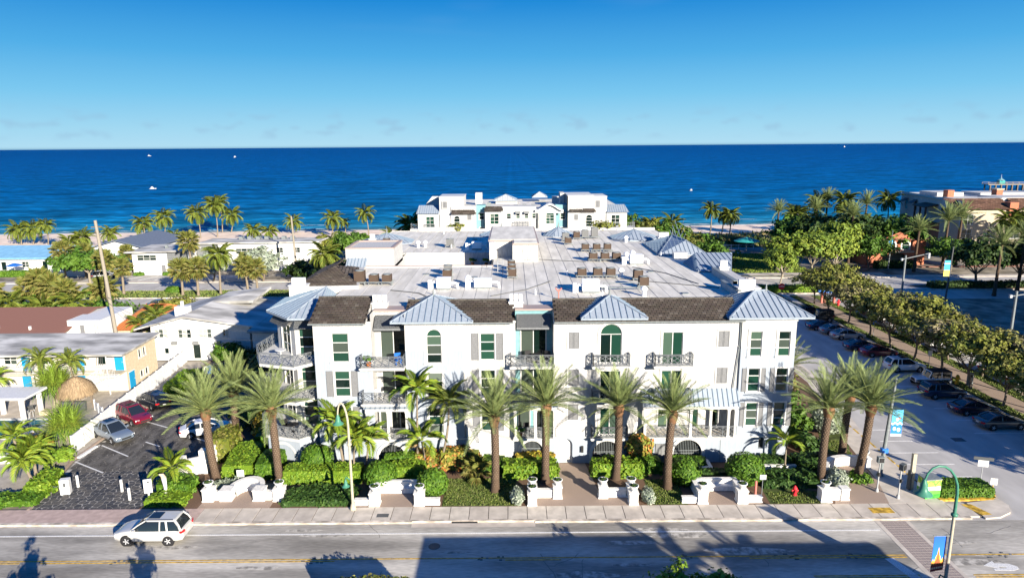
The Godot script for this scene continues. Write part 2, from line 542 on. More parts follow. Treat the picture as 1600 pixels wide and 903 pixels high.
func roads() -> void:
	struct("road", sheet(-400, -38.2, 400, -46.2, 0.008), M["asphalt"])
	var far_walk := boxm(P(-400, 0, -38.2), P(400, 0.13, -34.4))
	struct("pavement", far_walk, M["concrete"])
	var m := MB.new()
	m.box(P(-90, 0, -44.97), P(26.6, 0.016, -44.83))
	struct("edge_line", m.mesh(), M["line_white"])
	m = MB.new()
	for s in [[-90.0, 26.7], [29.4, 90.0]]:
		m.box(P(s[0], 0, -41.86), P(s[1], 0.016, -41.75))
	for s in [[-32.2, -12.2], [-0.6, 3.2], [16.0, 26.7], [-90.0, -33.6]]:
		m.box(P(s[0], 0, -41.62), P(s[1], 0.016, -41.51))
	for s in [[29.9, 90.0], [19.5, 26.4]]:
		m.box(P(s[0], 0, -39.62), P(s[1], 0.016, -39.51))
		m.box(P(s[0], 0, -39.40), P(s[1], 0.016, -39.29))
	struct("centre_lines", m.mesh(), M["yellow"])
	m = MB.new()
	for gx in [-26.6, -13.6, -1.5, 11.3, 18.6, 23.5, 33.0]:
		for k in 7:
			m.cbox(P(gx + R(-1, 1), 0.02, -41.68 + R(-0.35, 0.35)), P(R(0.12, 0.3), 0.03, R(0.06, 0.13)))
	struct("tar_spots", m.mesh(), M["dark_grey"], Transform3D(), "stuff")
	m = MB.new()
	m.lathe(P(-5.6, 0.004, -43.25), [[0.42, 0.0], [0.42, 0.012], [0.36, 0.014], [0.3, 0.012]], 18)
	one("manhole_cover", "round dark manhole cover in the near lane at the edge of the big shadow", "manhole cover", m.mesh(), M["dark_grey"])
	var worn := struct("road_wear", boxm(P(40, 0, -45.0), P(43, 0.0125, -43.2)), M["asphalt_worn"])
	for k in 14:
		var c := Vector2(R(-36, 34), R(-45.4, -39.4))
		var pts: Array = []
		var rr := R(0.5, 1.8)
		for i in 11:
			var t := TAU * i / 11
			pts.append(c + Vector2(cos(t) * rr * R(1.2, 2.4), sin(t) * rr * R(0.18, 0.34)))
		part(worn, "wear_patch", poly(pts, 0.004, 0.0112 + 0.0002 * k), M["asphalt_worn"])
	for k in 16:
		m = MB.new()
		var q := P(R(-36, 34), 0.012, R(-45.8, -39.0))
		var dir := P(R(-1, 1), 0, R(-0.5, 0.5)).normalized() if k % 3 else P(0, 0, 1)
		for i in 7:
			var nx := q + dir * R(0.2, 0.5) + P(R(-0.12, 0.12), 0, R(-0.1, 0.1))
			m.bar(q, nx, 0.035, 0.006)
			q = nx
		part(worn, "crack", m.mesh(), M["crack"])
	var arrow := [Vector2(31.2, -40.55), Vector2(32.1, -41.05), Vector2(32.1, -40.78), Vector2(33.0, -40.72), Vector2(33.35, -40.45), Vector2(33.3, -40.15), Vector2(32.8, -39.98), Vector2(31.6, -40.02), Vector2(31.6, -40.2), Vector2(32.5, -40.25), Vector2(32.6, -40.35), Vector2(32.1, -40.42), Vector2(32.1, -40.2)]
	struct("turn_arrow_marking", poly(arrow, 0.004, 0.016), M["line_white"])
	struct("stop_bar_marking", poly([Vector2(25.1, -41.4), Vector2(25.7, -41.5), Vector2(26.6, -38.4), Vector2(25.9, -38.3)], 0.004, 0.016), M["line_white"])
	struct("brick_crossing", sheet(27.2, -46.1, 29.1, -38.2, 0.013), M["paver_grey"])
	m = MB.new()
	m.box(P(26.85, 0, -46.1), P(27.2, 0.018, -38.2))
	m.box(P(29.1, 0, -46.1), P(29.4, 0.018, -38.2))
	struct("crossing_band", m.mesh(), M["concrete"])
	m = MB.new()
	for i in 26:
		m.box(P(27.25, 0.01, -46.0 + i * 0.3), P(29.05, 0.019, -45.98 + i * 0.3))
	for i in 5:
		m.box(P(27.5 + i * 0.32, 0.01, -46.0), P(27.52 + i * 0.32, 0.0188, -38.3))
	struct("crossing_joints", m.mesh(), M["concrete_b"], Transform3D(), "stuff")
	var walk := struct("sidewalk", boxm(P(-24.0, 0, -48.42), P(35.2, 0.10, -46.5)), M["joint_dark"])
	var slabs: Array = []
	for k in 3:
		m = MB.new()
		m.box(P(-0.712, 0, -0.97), P(0.712, 0.13 + k * 0.002, 0.97))
		slabs.append(m.mesh())
	for i in 40:
		part(walk, "paving_slab", slabs[i % 3], M[["concrete", "concrete_b", "concrete_c"][rng.randi() % 3]], at(-23.3 + i * 1.475, 0, -47.44))
	struct("pavement", boxm(P(-90, 0, -48.4), P(-24.05, 0.128, -46.5)), M["stamped_pink"])
	m = MB.new()
	m.box(P(-90, 0, -46.5), P(-7.6, 0.14, -46.2))
	m.box(P(1.6, 0, -46.5), P(34.2, 0.14, -46.2))
	m.box(P(-7.6, 0, -46.52), P(1.6, 0.15, -46.32))
	struct("kerb", m.mesh(), M["kerb"])
	one("storm_drain", "dark kerb inlet of the storm drain below the white bench walls", "drain", boxm(P(-4.6, 0.0, -46.33), P(-2.7, 0.11, -46.22)), M["black"])
	struct("drain_apron", sheet(-7.6, -46.32, 1.6, -45.7, 0.014), M["concrete_b"])
	one("utility_cover", "square grey utility lid set in the paving left of the drain", "utility lid", boxm(P(-10.4, 0.1, -47.45), P(-9.5, 0.138, -46.95)), M["dark_grey"])
	struct("pavement", poly([Vector2(35.2, -48.42), Vector2(35.2, -46.2), Vector2(36.4, -46.35), Vector2(37.6, -47.0), Vector2(38.2, -48.0), Vector2(38.1, -49.0)], 0.0, 0.129), M["concrete"])
	struct("ramp_patch", boxm(P(27.2, 0.1, -47.8), P(28.9, 0.137, -47.0)), M["yellow"])
	struct("ramp_patch", poly([Vector2(34.6, -48.2), Vector2(35.4, -48.2), Vector2(36.0, -46.7), Vector2(35.2, -46.6)], 0.1, 0.139), M["yellow"])
	struct("garden_ground", poly([Vector2(-29.2, -48.42), Vector2(33.5, -48.42), Vector2(33.5, -52), Vector2(31, -56.5), Vector2(33.3, -64), Vector2(36.6, -78), Vector2(36.6, -120), Vector2(-27, -120), Vector2(-27, -60)], 0.0, 0.12), M["soil"])
	for a in [[-24.6, -19.0, -52.4], [-11.2, -7.3, -51.0], [14.7, 17.9, -50.4]]:
		struct("paved_bay", boxm(P(a[0], 0.1, a[2]), P(a[1], 0.135, -48.42)), M["paver"])
	struct("entrance_path", poly([Vector2(1.4, -48.42), Vector2(9.4, -48.42), Vector2(9.2, -49.8), Vector2(7.0, -49.8), Vector2(6.3, -55.7), Vector2(3.7, -55.7), Vector2(3.5, -49.8), Vector2(1.5, -49.8)], 0.1, 0.135), M["paver"])
	struct("corner_plaza", poly([Vector2(25.0, -48.42), Vector2(29.2, -48.42), Vector2(30.2, -52.0), Vector2(30.4, -55.4), Vector2(27.4, -54.6), Vector2(26.4, -51.5)], 0.1, 0.135), M["paver"])
	struct("corner_walk", poly([Vector2(29.2, -48.42), Vector2(33.6, -48.42), Vector2(33.2, -52.5), Vector2(33.5, -60), Vector2(36.6, -76), Vector2(36.6, -118), Vector2(34.6, -118), Vector2(34.6, -76), Vector2(31.3, -60), Vector2(30.2, -52.0)], 0.1, 0.134), M["concrete"])
	struct("side_path", boxm(P(24.2, 0.1, -56.4), P(19.0, 0.136, -55.8)), M["paver"])
	struct("side_street", poly([Vector2(33.0, -46.1), Vector2(120, -46.1), Vector2(60.0, -64), Vector2(51.3, -64.0), Vector2(51.3, -123), Vector2(36.6, -123), Vector2(36.6, -76), Vector2(33.0, -60)], 0.0, 0.010), M["asphalt_side"])
	struct("parking_street", sheet(56.8, -60, 72, -123, 0.010), M["asphalt_side"])
	m = MB.new()
	var bays := [-61.6, -64.8, -68.0, -71.4, -74.8, -78.2, -81.6, -85.0, -88.4, -91.8, -95.2, -98.6]
	for z in bays:
		m.box(P(44.6, 0, z - 0.06), P(51.0, 0.017, z + 0.06))
	for z in [-50.6, -52.9, -55.2, -57.5, -60.0, -62.6]:
		m.box(P(34.0 if z > -58 else 34.6, 0, z - 0.05), P(38.6, 0.017, z + 0.05))
	struct("bay_lines", m.mesh(), M["line_white"])
	m = MB.new()
	for i in 9:
		var a := P(33.35, 0.0, -50.6 - i * 1.55)
		m.bar(a + P(0, 0.07, 0), a + P(0.05, 0.07, -1.2), 0.2, 0.13)
	struct("kerb_blocks", m.mesh(), M["yellow"])
	one("drain_grate", "square rusty drain grate in the side street", "drain grate", boxm(P(41.6, 0.0, -60.6), P(42.7, 0.02, -59.8)), M["dark_grey"])
	struct("tree_lawn", boxm(P(51.3, 0, -123), P(52.6, 0.13, -60)), M["lawn_soil"])
	struct("tree_lawn", boxm(P(55.0, 0, -123), P(56.8, 0.13, -60)), M["lawn_soil"])
	struct("brick_walk", boxm(P(52.6, 0, -123), P(55.0, 0.132, -56)), M["paver"])
	grass("grass", [[51.35, -122, 52.5, -60], [55.1, -122, 56.7, -60]], 0.13, 60, GRASS, 0.12)
	struct("back_street", sheet(-260, -119.8, 260, -140.0, 0.009), M["asphalt_side"])
	struct("median", boxm(P(-260, 0, -131.6), P(-30, 0.13, -125.2)), M["lawn_soil"])
	struct("median", boxm(P(41, 0, -129.5), P(58, 0.13, -125.0)), M["lawn_soil"])
	struct("median", poly([Vector2(78, -131), Vector2(82, -132.2), Vector2(120, -131.5), Vector2(120, -127.5), Vector2(84, -127.6)], 0, 0.14), M["soil"])
	m = MB.new()
	for z in [-125.1, -131.7]:
		m.box(P(-260, 0, z - 0.12), P(-30, 0.15, z + 0.12))
	m.box(P(41, 0, -125.1), P(58, 0.15, -124.8))
	m.box(P(76, 0, -127.5), P(120, 0.15, -127.2))
	struct("kerb", m.mesh(), M["kerb"])
	grass("grass", [[-110, -131.4, -34, -125.4], [41.2, -129.3, 57.5, -125.2]], 0.13, 14, GRASS, 0.2)
	struct("far_pavement", boxm(P(-260, 0, -142), P(260, 0.13, -140)), M["concrete"])
	struct("parking_lot", sheet(-92, -142, -58, -148.6, 0.012), M["asphalt_side"])
	m = MB.new()
	for i in 9:
		m.bar(P(-90 + i * 3.4, 0.014, -143.0), P(-88.2 + i * 3.4, 0.014, -148.0), 0.35, 0.02)
	struct("bay_lines", m.mesh(), M["line_white"])
	struct("park_lawn", boxm(P(42, 0, -173), P(66, 0.12, -142.1)), M["lawn_soil"])
	grass("grass", [[42, -172.5, 66, -145.5]], 0.12, 14, [Color(0.17, 0.24, 0.03), Color(0.22, 0.26, 0.05), Color(0.10, 0.16, 0.03)], 0.22)
	struct("park_path", boxm(P(40, 0, -145.6), P(80, 0.135, -143.0)), M["concrete"])
	struct("promenade", sheet(45, -173.2, 130, -186, 0.02), M["paver_grey"])
	struct("red_kerb", boxm(P(76, 0, -152.4), P(130, 0.2, -151.6)), M["shingle_red"])
	struct("motel_yard", sheet(-110, -49, -39.6, -86, 0.03), M["yard"])
	driveway()
func clip_half(p: PackedVector2Array, a: Vector2, b: Vector2) -> PackedVector2Array:
	var mid := (a + b) * 0.5
	var d := b - a
	var r := PackedVector2Array()
	for i in p.size():
		var u := p[i]; var w := p[(i + 1) % p.size()]
		var su := (u - mid).dot(d); var sw := (w - mid).dot(d)
		if su <= 0: r.append(u)
		if su * sw < 0: r.append(u.lerp(w, su / (su - sw)))
	return r
func driveway() -> void:
	var bed := struct("driveway", poly([Vector2(-37.7, -48.42), Vector2(-29.2, -48.42), Vector2(-27.2, -60), Vector2(-27.2, -88), Vector2(-39.4, -88), Vector2(-39.4, -57)], 0.0, 0.02), M["mortar"])
	var g := 0.46
	var nx := 30
	var nz := 86
	var s := {}
	for i in range(-2, nx + 2):
		for k in range(-2, nz + 2):
			s[Vector2i(i, k)] = Vector2(-39.6 + (i + R(0.12, 0.88)) * g, -48.5 - (k + R(0.12, 0.88)) * g)
	var rest := MB.new()
	var shown := 0
	var mats := ["stone", "stone_b", "stone_c"]
	var area := PackedVector2Array([Vector2(-37.6, -48.5), Vector2(-29.3, -48.5), Vector2(-27.3, -60), Vector2(-27.3, -87), Vector2(-39.3, -87), Vector2(-39.3, -57)])
	for k in nz:
		for i in nx:
			var a: Vector2 = s[Vector2i(i, k)]
			if not Geometry2D.is_point_in_polygon(a, area): continue
			var p := PackedVector2Array([a + Vector2(-0.9, -0.9), a + Vector2(0.9, -0.9), a + Vector2(0.9, 0.9), a + Vector2(-0.9, 0.9)])
			for di in range(-2, 3):
				for dk in range(-2, 3):
					if di or dk: p = clip_half(p, a, s[Vector2i(i + di, k + dk)])
			if p.size() < 3: continue
			var o := Vector2.ZERO
			for q in p: o += q
			o /= p.size()
			var gap := R(0.015, 0.06) if k < 14 else R(0.006, 0.022)
			for q in p.size():
				var d := p[q] - o
				p[q] = o + d * maxf(0.3, 1.0 - gap / maxf(0.1, d.length()))
			if k < 20 and shown < 290:
				var m := MB.new()
				m.prism(p, 0.005, 0.034 + R(0, 0.006))
				part(bed, "paving_stone", m.mesh(), M[mats[rng.randi() % 3]])
				shown += 1
			else:
				rest.prism(p, 0.005, 0.034 + R(0, 0.006))
	var o := part(bed, "paving_stones", rest.mesh(), M["stone_far"])
	o.set_meta("kind", "stuff")
	var m := MB.new()
	for l in [[-39.4, -56.9, -35.6, -54.7], [-39.0, -60.3, -35.2, -57.9], [-35.2, -61.0, -33.4, -60.0], [-38.9, -66.6, -34.8, -64.4], [-31.9, -62.4, -29.0, -60.8], [-38.7, -73.4, -35.6, -71.6]]:
		m.bar(P(l[0], 0.037, l[1]), P(l[2], 0.037, l[3]), 0.13, 0.014)
	part(bed, "bay_line", m.mesh(), M["line_white"])
	m = MB.new()
	m.bar(P(-39.55, 0.09, -57.6), P(-39.3, 0.09, -60.0), 0.28, 0.15)
	one("wheel_stop", "white painted concrete wheel stop in the empty bay of the stone driveway", "wheel stop", m.mesh(), M["white_paint"])
	m = MB.new()
	m.bar(P(-37.75, 0.07, -48.42), P(-39.75, 0.07, -57), 0.2, 0.16)
	m.bar(P(-39.75, 0.07, -57), P(-39.75, 0.07, -88), 0.2, 0.16)
	struct("driveway_edging", m.mesh(), M["paver"])
func wall(m: MB, f: Transform3D, x0: float, y0: float, x1: float, y1: float, holes: Array, depth := 0.16) -> void:
	var xs := [x0, x1]
	var ys := [y0, y1]
	var hs: Array = []
	for h in holes:
		if h[2] <= x0 or h[0] >= x1 or h[3] <= y0 or h[1] >= y1: continue
		hs.append([maxf(h[0], x0), maxf(h[1], y0), minf(h[2], x1), minf(h[3], y1), h[4] and h[3] <= y1, h[1] >= y0, h[3] <= y1])
	for h in hs:
		for a in [h[0], h[2]]:
			if not xs.has(a): xs.append(a)
		for a in [h[1], h[3]]:
			if not ys.has(a): ys.append(a)
	xs.sort(); ys.sort()
	for i in xs.size() - 1:
		for k in ys.size() - 1:
			var cx: float = (xs[i] + xs[i + 1]) * 0.5
			var cy: float = (ys[k] + ys[k + 1]) * 0.5
			var inside := false
			for h in hs:
				if cx > h[0] and cx < h[2] and cy > h[1] and cy < h[3]: inside = true
			if not inside:
				m.quad(f * P(xs[i], ys[k], 0), f * P(xs[i + 1], ys[k], 0), f * P(xs[i + 1], ys[k + 1], 0), f * P(xs[i], ys[k + 1], 0))
	for h in hs:
		var a: float = h[0]; var b: float = h[1]; var c: float = h[2]; var d: float = h[3]
		var r := (c - a) * 0.5
		var top := d - r if h[4] else d
		m.quad(f * P(a, b, 0), f * P(a, b, -depth), f * P(a, top, -depth), f * P(a, top, 0))
		m.quad(f * P(c, b, -depth), f * P(c, b, 0), f * P(c, top, 0), f * P(c, top, -depth))
		if h[5]: m.quad(f * P(a, b, 0), f * P(c, b, 0), f * P(c, b, -depth), f * P(a, b, -depth))
		if h[4]:
			var o := P((a + c) * 0.5, top, 0)
			for k in 16:
				var t := PI * k / 16.0; var t2 := PI * (k + 1) / 16.0
				var p := o + P(-cos(t), sin(t), 0) * r
				var q := o + P(-cos(t2), sin(t2), 0) * r
				var e := P(0, 0, -depth)
				m.quad(f * q, f * p, f * (p + e), f * (q + e))
				var pu := P(p.x, d, 0); var qu := P(q.x, d, 0)
				m.quad(f * p, f * q, f * qu, f * pu)
		elif h[6]:
			m.quad(f * P(a, d, -depth), f * P(c, d, -depth), f * P(c, d, 0), f * P(a, d, 0))
func window_mesh(w: float, h: float, rows: Array, cols: int, arched: bool, surround: float) -> ArrayMesh:
	var k := "win%.2f_%.2f_%s_%d_%s_%.2f" % [w, h, str(rows), cols, arched, surround]
	if cache.has(k): return cache[k]
	var m := MB.new()
	var r := w * 0.5
	var body := h - r if arched else h
	var t := 0.06
	for s in [-1, 1]:
		m.box(P(minf(s * r, s * (r - t)), 0, -0.11), P(maxf(s * r, s * (r - t)), body, -0.03))
	m.box(P(-r + t, 0, -0.11), P(r - t, t, -0.03))
	if not arched: m.box(P(-r + t, h - t, -0.11), P(r - t, h, -0.03))
	else: m.box(P(-r + t, body - t * 0.5, -0.11), P(r - t, body + t * 0.5, -0.03))
	var y := 0.0
	for i in rows.size() - 1:
		y += rows[i] * body
		m.box(P(-r + t, y - 0.035, -0.10), P(r - t, y + 0.035, -0.02))
	for i in range(1, cols):
		var x := -r + w * i / cols
		m.box(P(x - 0.035, t, -0.105), P(x + 0.035, body - t, -0.035))
	if arched:
		for i in 12:
			var a := PI * i / 12.0; var b := PI * (i + 1) / 12.0
			var p := P(-cos(a), sin(a), 0); var q := P(-cos(b), sin(b), 0)
			var o := P(0, body, 0)
			m.quad(o + p * (r - t) + P(0, 0, -0.03), o + q * (r - t) + P(0, 0, -0.03), o + q * r + P(0, 0, -0.03), o + p * r + P(0, 0, -0.03))
			m.quad(o + q * (r - t) + P(0, 0, -0.03), o + p * (r - t) + P(0, 0, -0.03), o + p * (r - t) + P(0, 0, -0.11), o + q * (r - t) + P(0, 0, -0.11))
	if surround > 0:
		var u := surround
		for s in [-1, 1]:
			m.box(P(minf(s * r, s * (r + u)), 0, -0.01), P(maxf(s * r, s * (r + u)), body, 0.05))
		m.box(P(-r - u - 0.05, -0.12, -0.01), P(r + u + 0.05, 0, 0.09))
		if arched:
			for i in 14:
				var a := PI * i / 14.0; var b := PI * (i + 1) / 14.0
				var p := P(-cos(a), sin(a), 0); var q := P(-cos(b), sin(b), 0)
				var o := P(0, body, 0); var z := P(0, 0, 0.05)
				m.quad(o + p * r + z, o + q * r + z, o + q * (r + u) + z, o + p * (r + u) + z)
				m.quad(o + p * (r + u) + z, o + q * (r + u) + z, o + q * (r + u), o + p * (r + u))
		else:
			m.box(P(-r - u, h, -0.01), P(r + u, h + u, 0.055))
	cache[k] = m.mesh()
	return cache[k]
func pane_mesh(w: float, h: float) -> ArrayMesh:
	var k := "pane%.2f_%.2f" % [w, h]
	if not cache.has(k): cache[k] = boxm(P(-w * 0.5, 0, -0.012), P(w * 0.5, h, 0.012))
	return cache[k]
func arch_pane(w: float) -> ArrayMesh:
	var k := "apane%.2f" % w
	if cache.has(k): return cache[k]
	var m := MB.new()
	for i in 12:
		var a := PI * i / 12.0; var b := PI * (i + 1) / 12.0
		m.tri(Vector3.ZERO, P(-cos(b), sin(b), 0) * w * 0.5, P(-cos(a), sin(a), 0) * w * 0.5)
	cache[k] = m.mesh()
	return cache[k]
func window(parent: Node3D, f: Transform3D, x: float, y: float, w: float, h: float, rows: Array, cols: int, glass: Array, arched := false, surround := 0.12, called := "window", panes := true) -> MeshInstance3D:
	var o := part(parent, called, window_mesh(w, h, rows, cols, arched, surround), M["trim"], f * Transform3D(Basis(), P(x, y, 0)))
	var body := h - w * 0.5 if arched else h
	if not panes:
		part(o, "pane", pane_mesh(w - 0.06, body - 0.04), M[glass[0]], at(0, 0.02, -0.075))
		return o
	var yy := 0.0
	var n := 0
	for i in rows.size():
		var hh: float = rows[i] * body
		for c in cols:
			part(o, "pane", pane_mesh(w / cols - 0.05, hh - 0.02), M[glass[n % glass.size()] if rng.randf() > 0.34 or surround < 0.07 else ["glass_curtain", "glass_blind", "glass_dark", "glass_mid"][rng.randi() % 4]], at(-w * 0.5 + w * (c + 0.5) / cols, yy + 0.01, -0.075 - 0.002 * (n % 2)))
			n += 1
		yy += hh
	if arched: part(o, "pane", arch_pane(w - 0.06), M[glass[n % glass.size()]], at(0, body, -0.075))
	return o
func shutter_mesh(w: float, h: float, two: bool) -> ArrayMesh:
	var k := "shut%.2f_%.2f_%s" % [w, h, two]
	if cache.has(k): return cache[k]
	var m := MB.new()
	var leaves := 2 if two else 1
	for l in leaves:
		var a := -w * 0.5 + w * l / leaves + 0.012
		var b := -w * 0.5 + w * (l + 1) / leaves - 0.012
		m.box(P(a, 0, 0), P(a + 0.07, h, 0.06))
		m.box(P(b - 0.07, 0, 0), P(b, h, 0.06))
		for y in [0.0, h * 0.5 - 0.04, h - 0.08]:
			m.box(P(a + 0.07, y, 0), P(b - 0.07, y + 0.08, 0.058))
		var s := int(h / 0.09)
		for i in s:
			var y := 0.06 + (h - 0.12) * i / s
			m.obox(P(a + 0.07, y, 0.01), P(b - a - 0.14, 0, 0), P(0, 0.085, -0.004).normalized() * 0.088, P(0, 0.01, 0.03))
	cache[k] = m.mesh()
	return cache[k]
func shutters(parent: Node3D, f: Transform3D, x: float, y: float, w: float, h: float, sw: float) -> void:
	for s in [-1, 1]:
		part(parent, "shutter", shutter_mesh(sw, h, false), M["shutter"], f * Transform3D(Basis(), P(x + s * (w * 0.5 + sw * 0.5 + 0.1), y, 0.003)))
func blind(parent: Node3D, f: Transform3D, x: float, y: float, w: float, h: float) -> void:
	var m := MB.new()
	var u := 0.13
	m.box(P(-w * 0.5 - u, -u, -0.01), P(-w * 0.5, h + u, 0.05))
	m.box(P(w * 0.5, -u, -0.01), P(w * 0.5 + u, h + u, 0.05))
	m.box(P(-w * 0.5, -u, -0.01), P(w * 0.5, 0, 0.05))
	m.box(P(-w * 0.5, h, -0.01), P(w * 0.5, h + u, 0.05))
	var o := part(parent, "blind_window", m.mesh(), M["trim"], f * Transform3D(Basis(), P(x, y, 0)))
	part(o, "shutter", shutter_mesh(w, h, true), M["shutter"], at(0, 0, 0.002))
func rail_mesh(pts: Array, h := 1.0) -> ArrayMesh:
	var m := MB.new()
	for i in pts.size() - 1:
		var a: Vector3 = pts[i]; var b: Vector3 = pts[i + 1]
		var l := a.distance_to(b)
		var n := maxi(1, int(round(l / 1.15)))
		var d := (b - a) / n
		var up := P(0, h, 0)
		m.bar(a + up, b + up, 0.07, 0.05)
		m.bar(a + up * 0.9, b + up * 0.9, 0.03)
		m.bar(a + up * 0.1, b + up * 0.1, 0.045)
		for k in n + 1:
			m.bar(a + d * k, a + d * k + up, 0.06, 0.06, d.normalized())
		for k in n:
			var o := a + d * k + up * 0.1
			var y := up * 0.8
			var w := 0.034
			var at2 := func(s: float, t: float) -> Vector3: return o + d * s + y * t
			m.bar(at2.call(0.0, 0.0), at2.call(0.5, 0.5), w); m.bar(at2.call(0.5, 0.5), at2.call(1.0, 0.0), w)
			m.bar(at2.call(0.0, 1.0), at2.call(0.5, 0.5), w); m.bar(at2.call(0.5, 0.5), at2.call(1.0, 1.0), w)
			m.bar(at2.call(0.0, 0.5), at2.call(0.25, 0.25), w); m.bar(at2.call(0.0, 0.5), at2.call(0.25, 0.75), w)
			m.bar(at2.call(1.0, 0.5), at2.call(0.75, 0.25), w); m.bar(at2.call(1.0, 0.5), at2.call(0.75, 0.75), w)
			m.bar(at2.call(0.5, 0.0), at2.call(0.25, 0.25), w); m.bar(at2.call(0.5, 0.0), at2.call(0.75, 0.25), w)
			m.bar(at2.call(0.5, 1.0), at2.call(0.25, 0.75), w); m.bar(at2.call(0.5, 1.0), at2.call(0.75, 0.75), w)
	return m.mesh()
func balcony(parent: Node3D, x0: float, x1: float, y: float, zw: float, zf: float) -> MeshInstance3D:
	var m := MB.new()
	m.box(P(x0, y - 0.22, zw), P(x1, y, zf))
	m.box(P(x0 - 0.06, y - 0.10, zw), P(x1 + 0.06, y - 0.03, zf + 0.06))
	var o := part(parent, "balcony", m.mesh(), M["trim"])
	part(o, "railing", rail_mesh([P(x0 + 0.06, y, zw), P(x0 + 0.06, y, zf - 0.06), P(x1 - 0.06, y, zf - 0.06), P(x1 - 0.06, y, zw)]), M["rail"])
	return o
func seamed(parent: Node3D, p: Array, gap: float, single := true, mm := "metal_roof") -> void:
	var m := MB.new()
	for i in range(1, p.size() - 1): m.tri(p[0], p[i], p[i + 1])
	var o := part(parent, "roof_face", m.mesh(), M[mm])
	var e: Vector3 = (p[1] - p[0]).normalized()
	var nn: Vector3 = (p[1] - p[0]).cross(p[2] - p[0]).normalized()
	var u := nn.cross(e)
	var q: Array = []
	for a in p: q.append(Vector2((a - p[0]).dot(e), (a - p[0]).dot(u)))
	var lo := 1e9; var hi := -1e9
	for a in q:
		lo = minf(lo, a.x); hi = maxf(hi, a.x)
	var all := MB.new()
	var x := lo + gap * 0.5
	while x < hi:
		var vs: Array = []
		for i in q.size():
			var a: Vector2 = q[i]; var b: Vector2 = q[(i + 1) % q.size()]
			if (a.x - x) * (b.x - x) < 0: vs.append(lerpf(a.y, b.y, (x - a.x) / (b.x - a.x)))
		if vs.size() == 2:
			var v0: float = minf(vs[0], vs[1]); var v1: float = maxf(vs[0], vs[1])
			if v1 - v0 > 0.15:
				var A: Vector3 = p[0] + e * x + u * v0
				var B: Vector3 = p[0] + e * x + u * v1
				if single:
					part(o, "seam", unit_box(), M["metal_seam"], Transform3D(Basis(e * 0.05, u * (v1 - v0), nn * 0.07), (A + B) * 0.5 + nn * 0.02))
				else:
					all.bar(A + nn * 0.02, B + nn * 0.02, 0.05, 0.07, nn)
		x += gap
	if not single and all.v.size() > 0: part(o, "seams", all.mesh(), M["metal_seam"])
func hip(parent: Node3D, x0: float, x1: float, z0: float, z1: float, y: float, r0: Vector3, r1: Vector3, single := true, gap := 0.52, mm := "metal_roof") -> void:
	var a := P(x0, y, z1); var b := P(x1, y, z1); var c := P(x1, y, z0); var d := P(x0, y, z0)
	if r0.distance_to(r1) < 0.01:
		seamed(parent, [a, b, r0], gap, single, mm); seamed(parent, [b, c, r0], gap, single, mm)
		seamed(parent, [c, d, r0], gap, false, mm); seamed(parent, [d, a, r0], gap, single, mm)
	else:
		seamed(parent, [a, b, r1, r0], gap, single, mm); seamed(parent, [b, c, r1], gap, single, mm)
		seamed(parent, [c, d, r0, r1], gap, false, mm); seamed(parent, [d, a, r0], gap, single, mm)
	var m := MB.new()
	m.box(P(x0 - 0.02, y - 0.16, z0 - 0.02), P(x1 + 0.02, y - 0.01, z1 + 0.02))
	for s in [[a, r0], [b, r1], [c, r1], [d, r0]]: m.bar(s[0] + P(0, 0.03, 0), s[1] + P(0, 0.03, 0), 0.13, 0.07)
	if r0.distance_to(r1) > 0.01: m.bar(r0 + P(0, 0.04, 0), r1 + P(0, 0.04, 0), 0.16, 0.08)
	part(parent, "eave_trim", m.mesh(), M["metal_far"])
func finial(parent: Node3D, p: Vector3) -> void:
	var m := MB.new()
	m.lathe(p, [[0.16, -0.05], [0.12, 0.1], [0.06, 0.16], [0.10, 0.26], [0.05, 0.36], [0.075, 0.5], [0.02, 0.62], [0.012, 1.0]], 8)
	part(parent, "finial", m.mesh(), M["galv"])
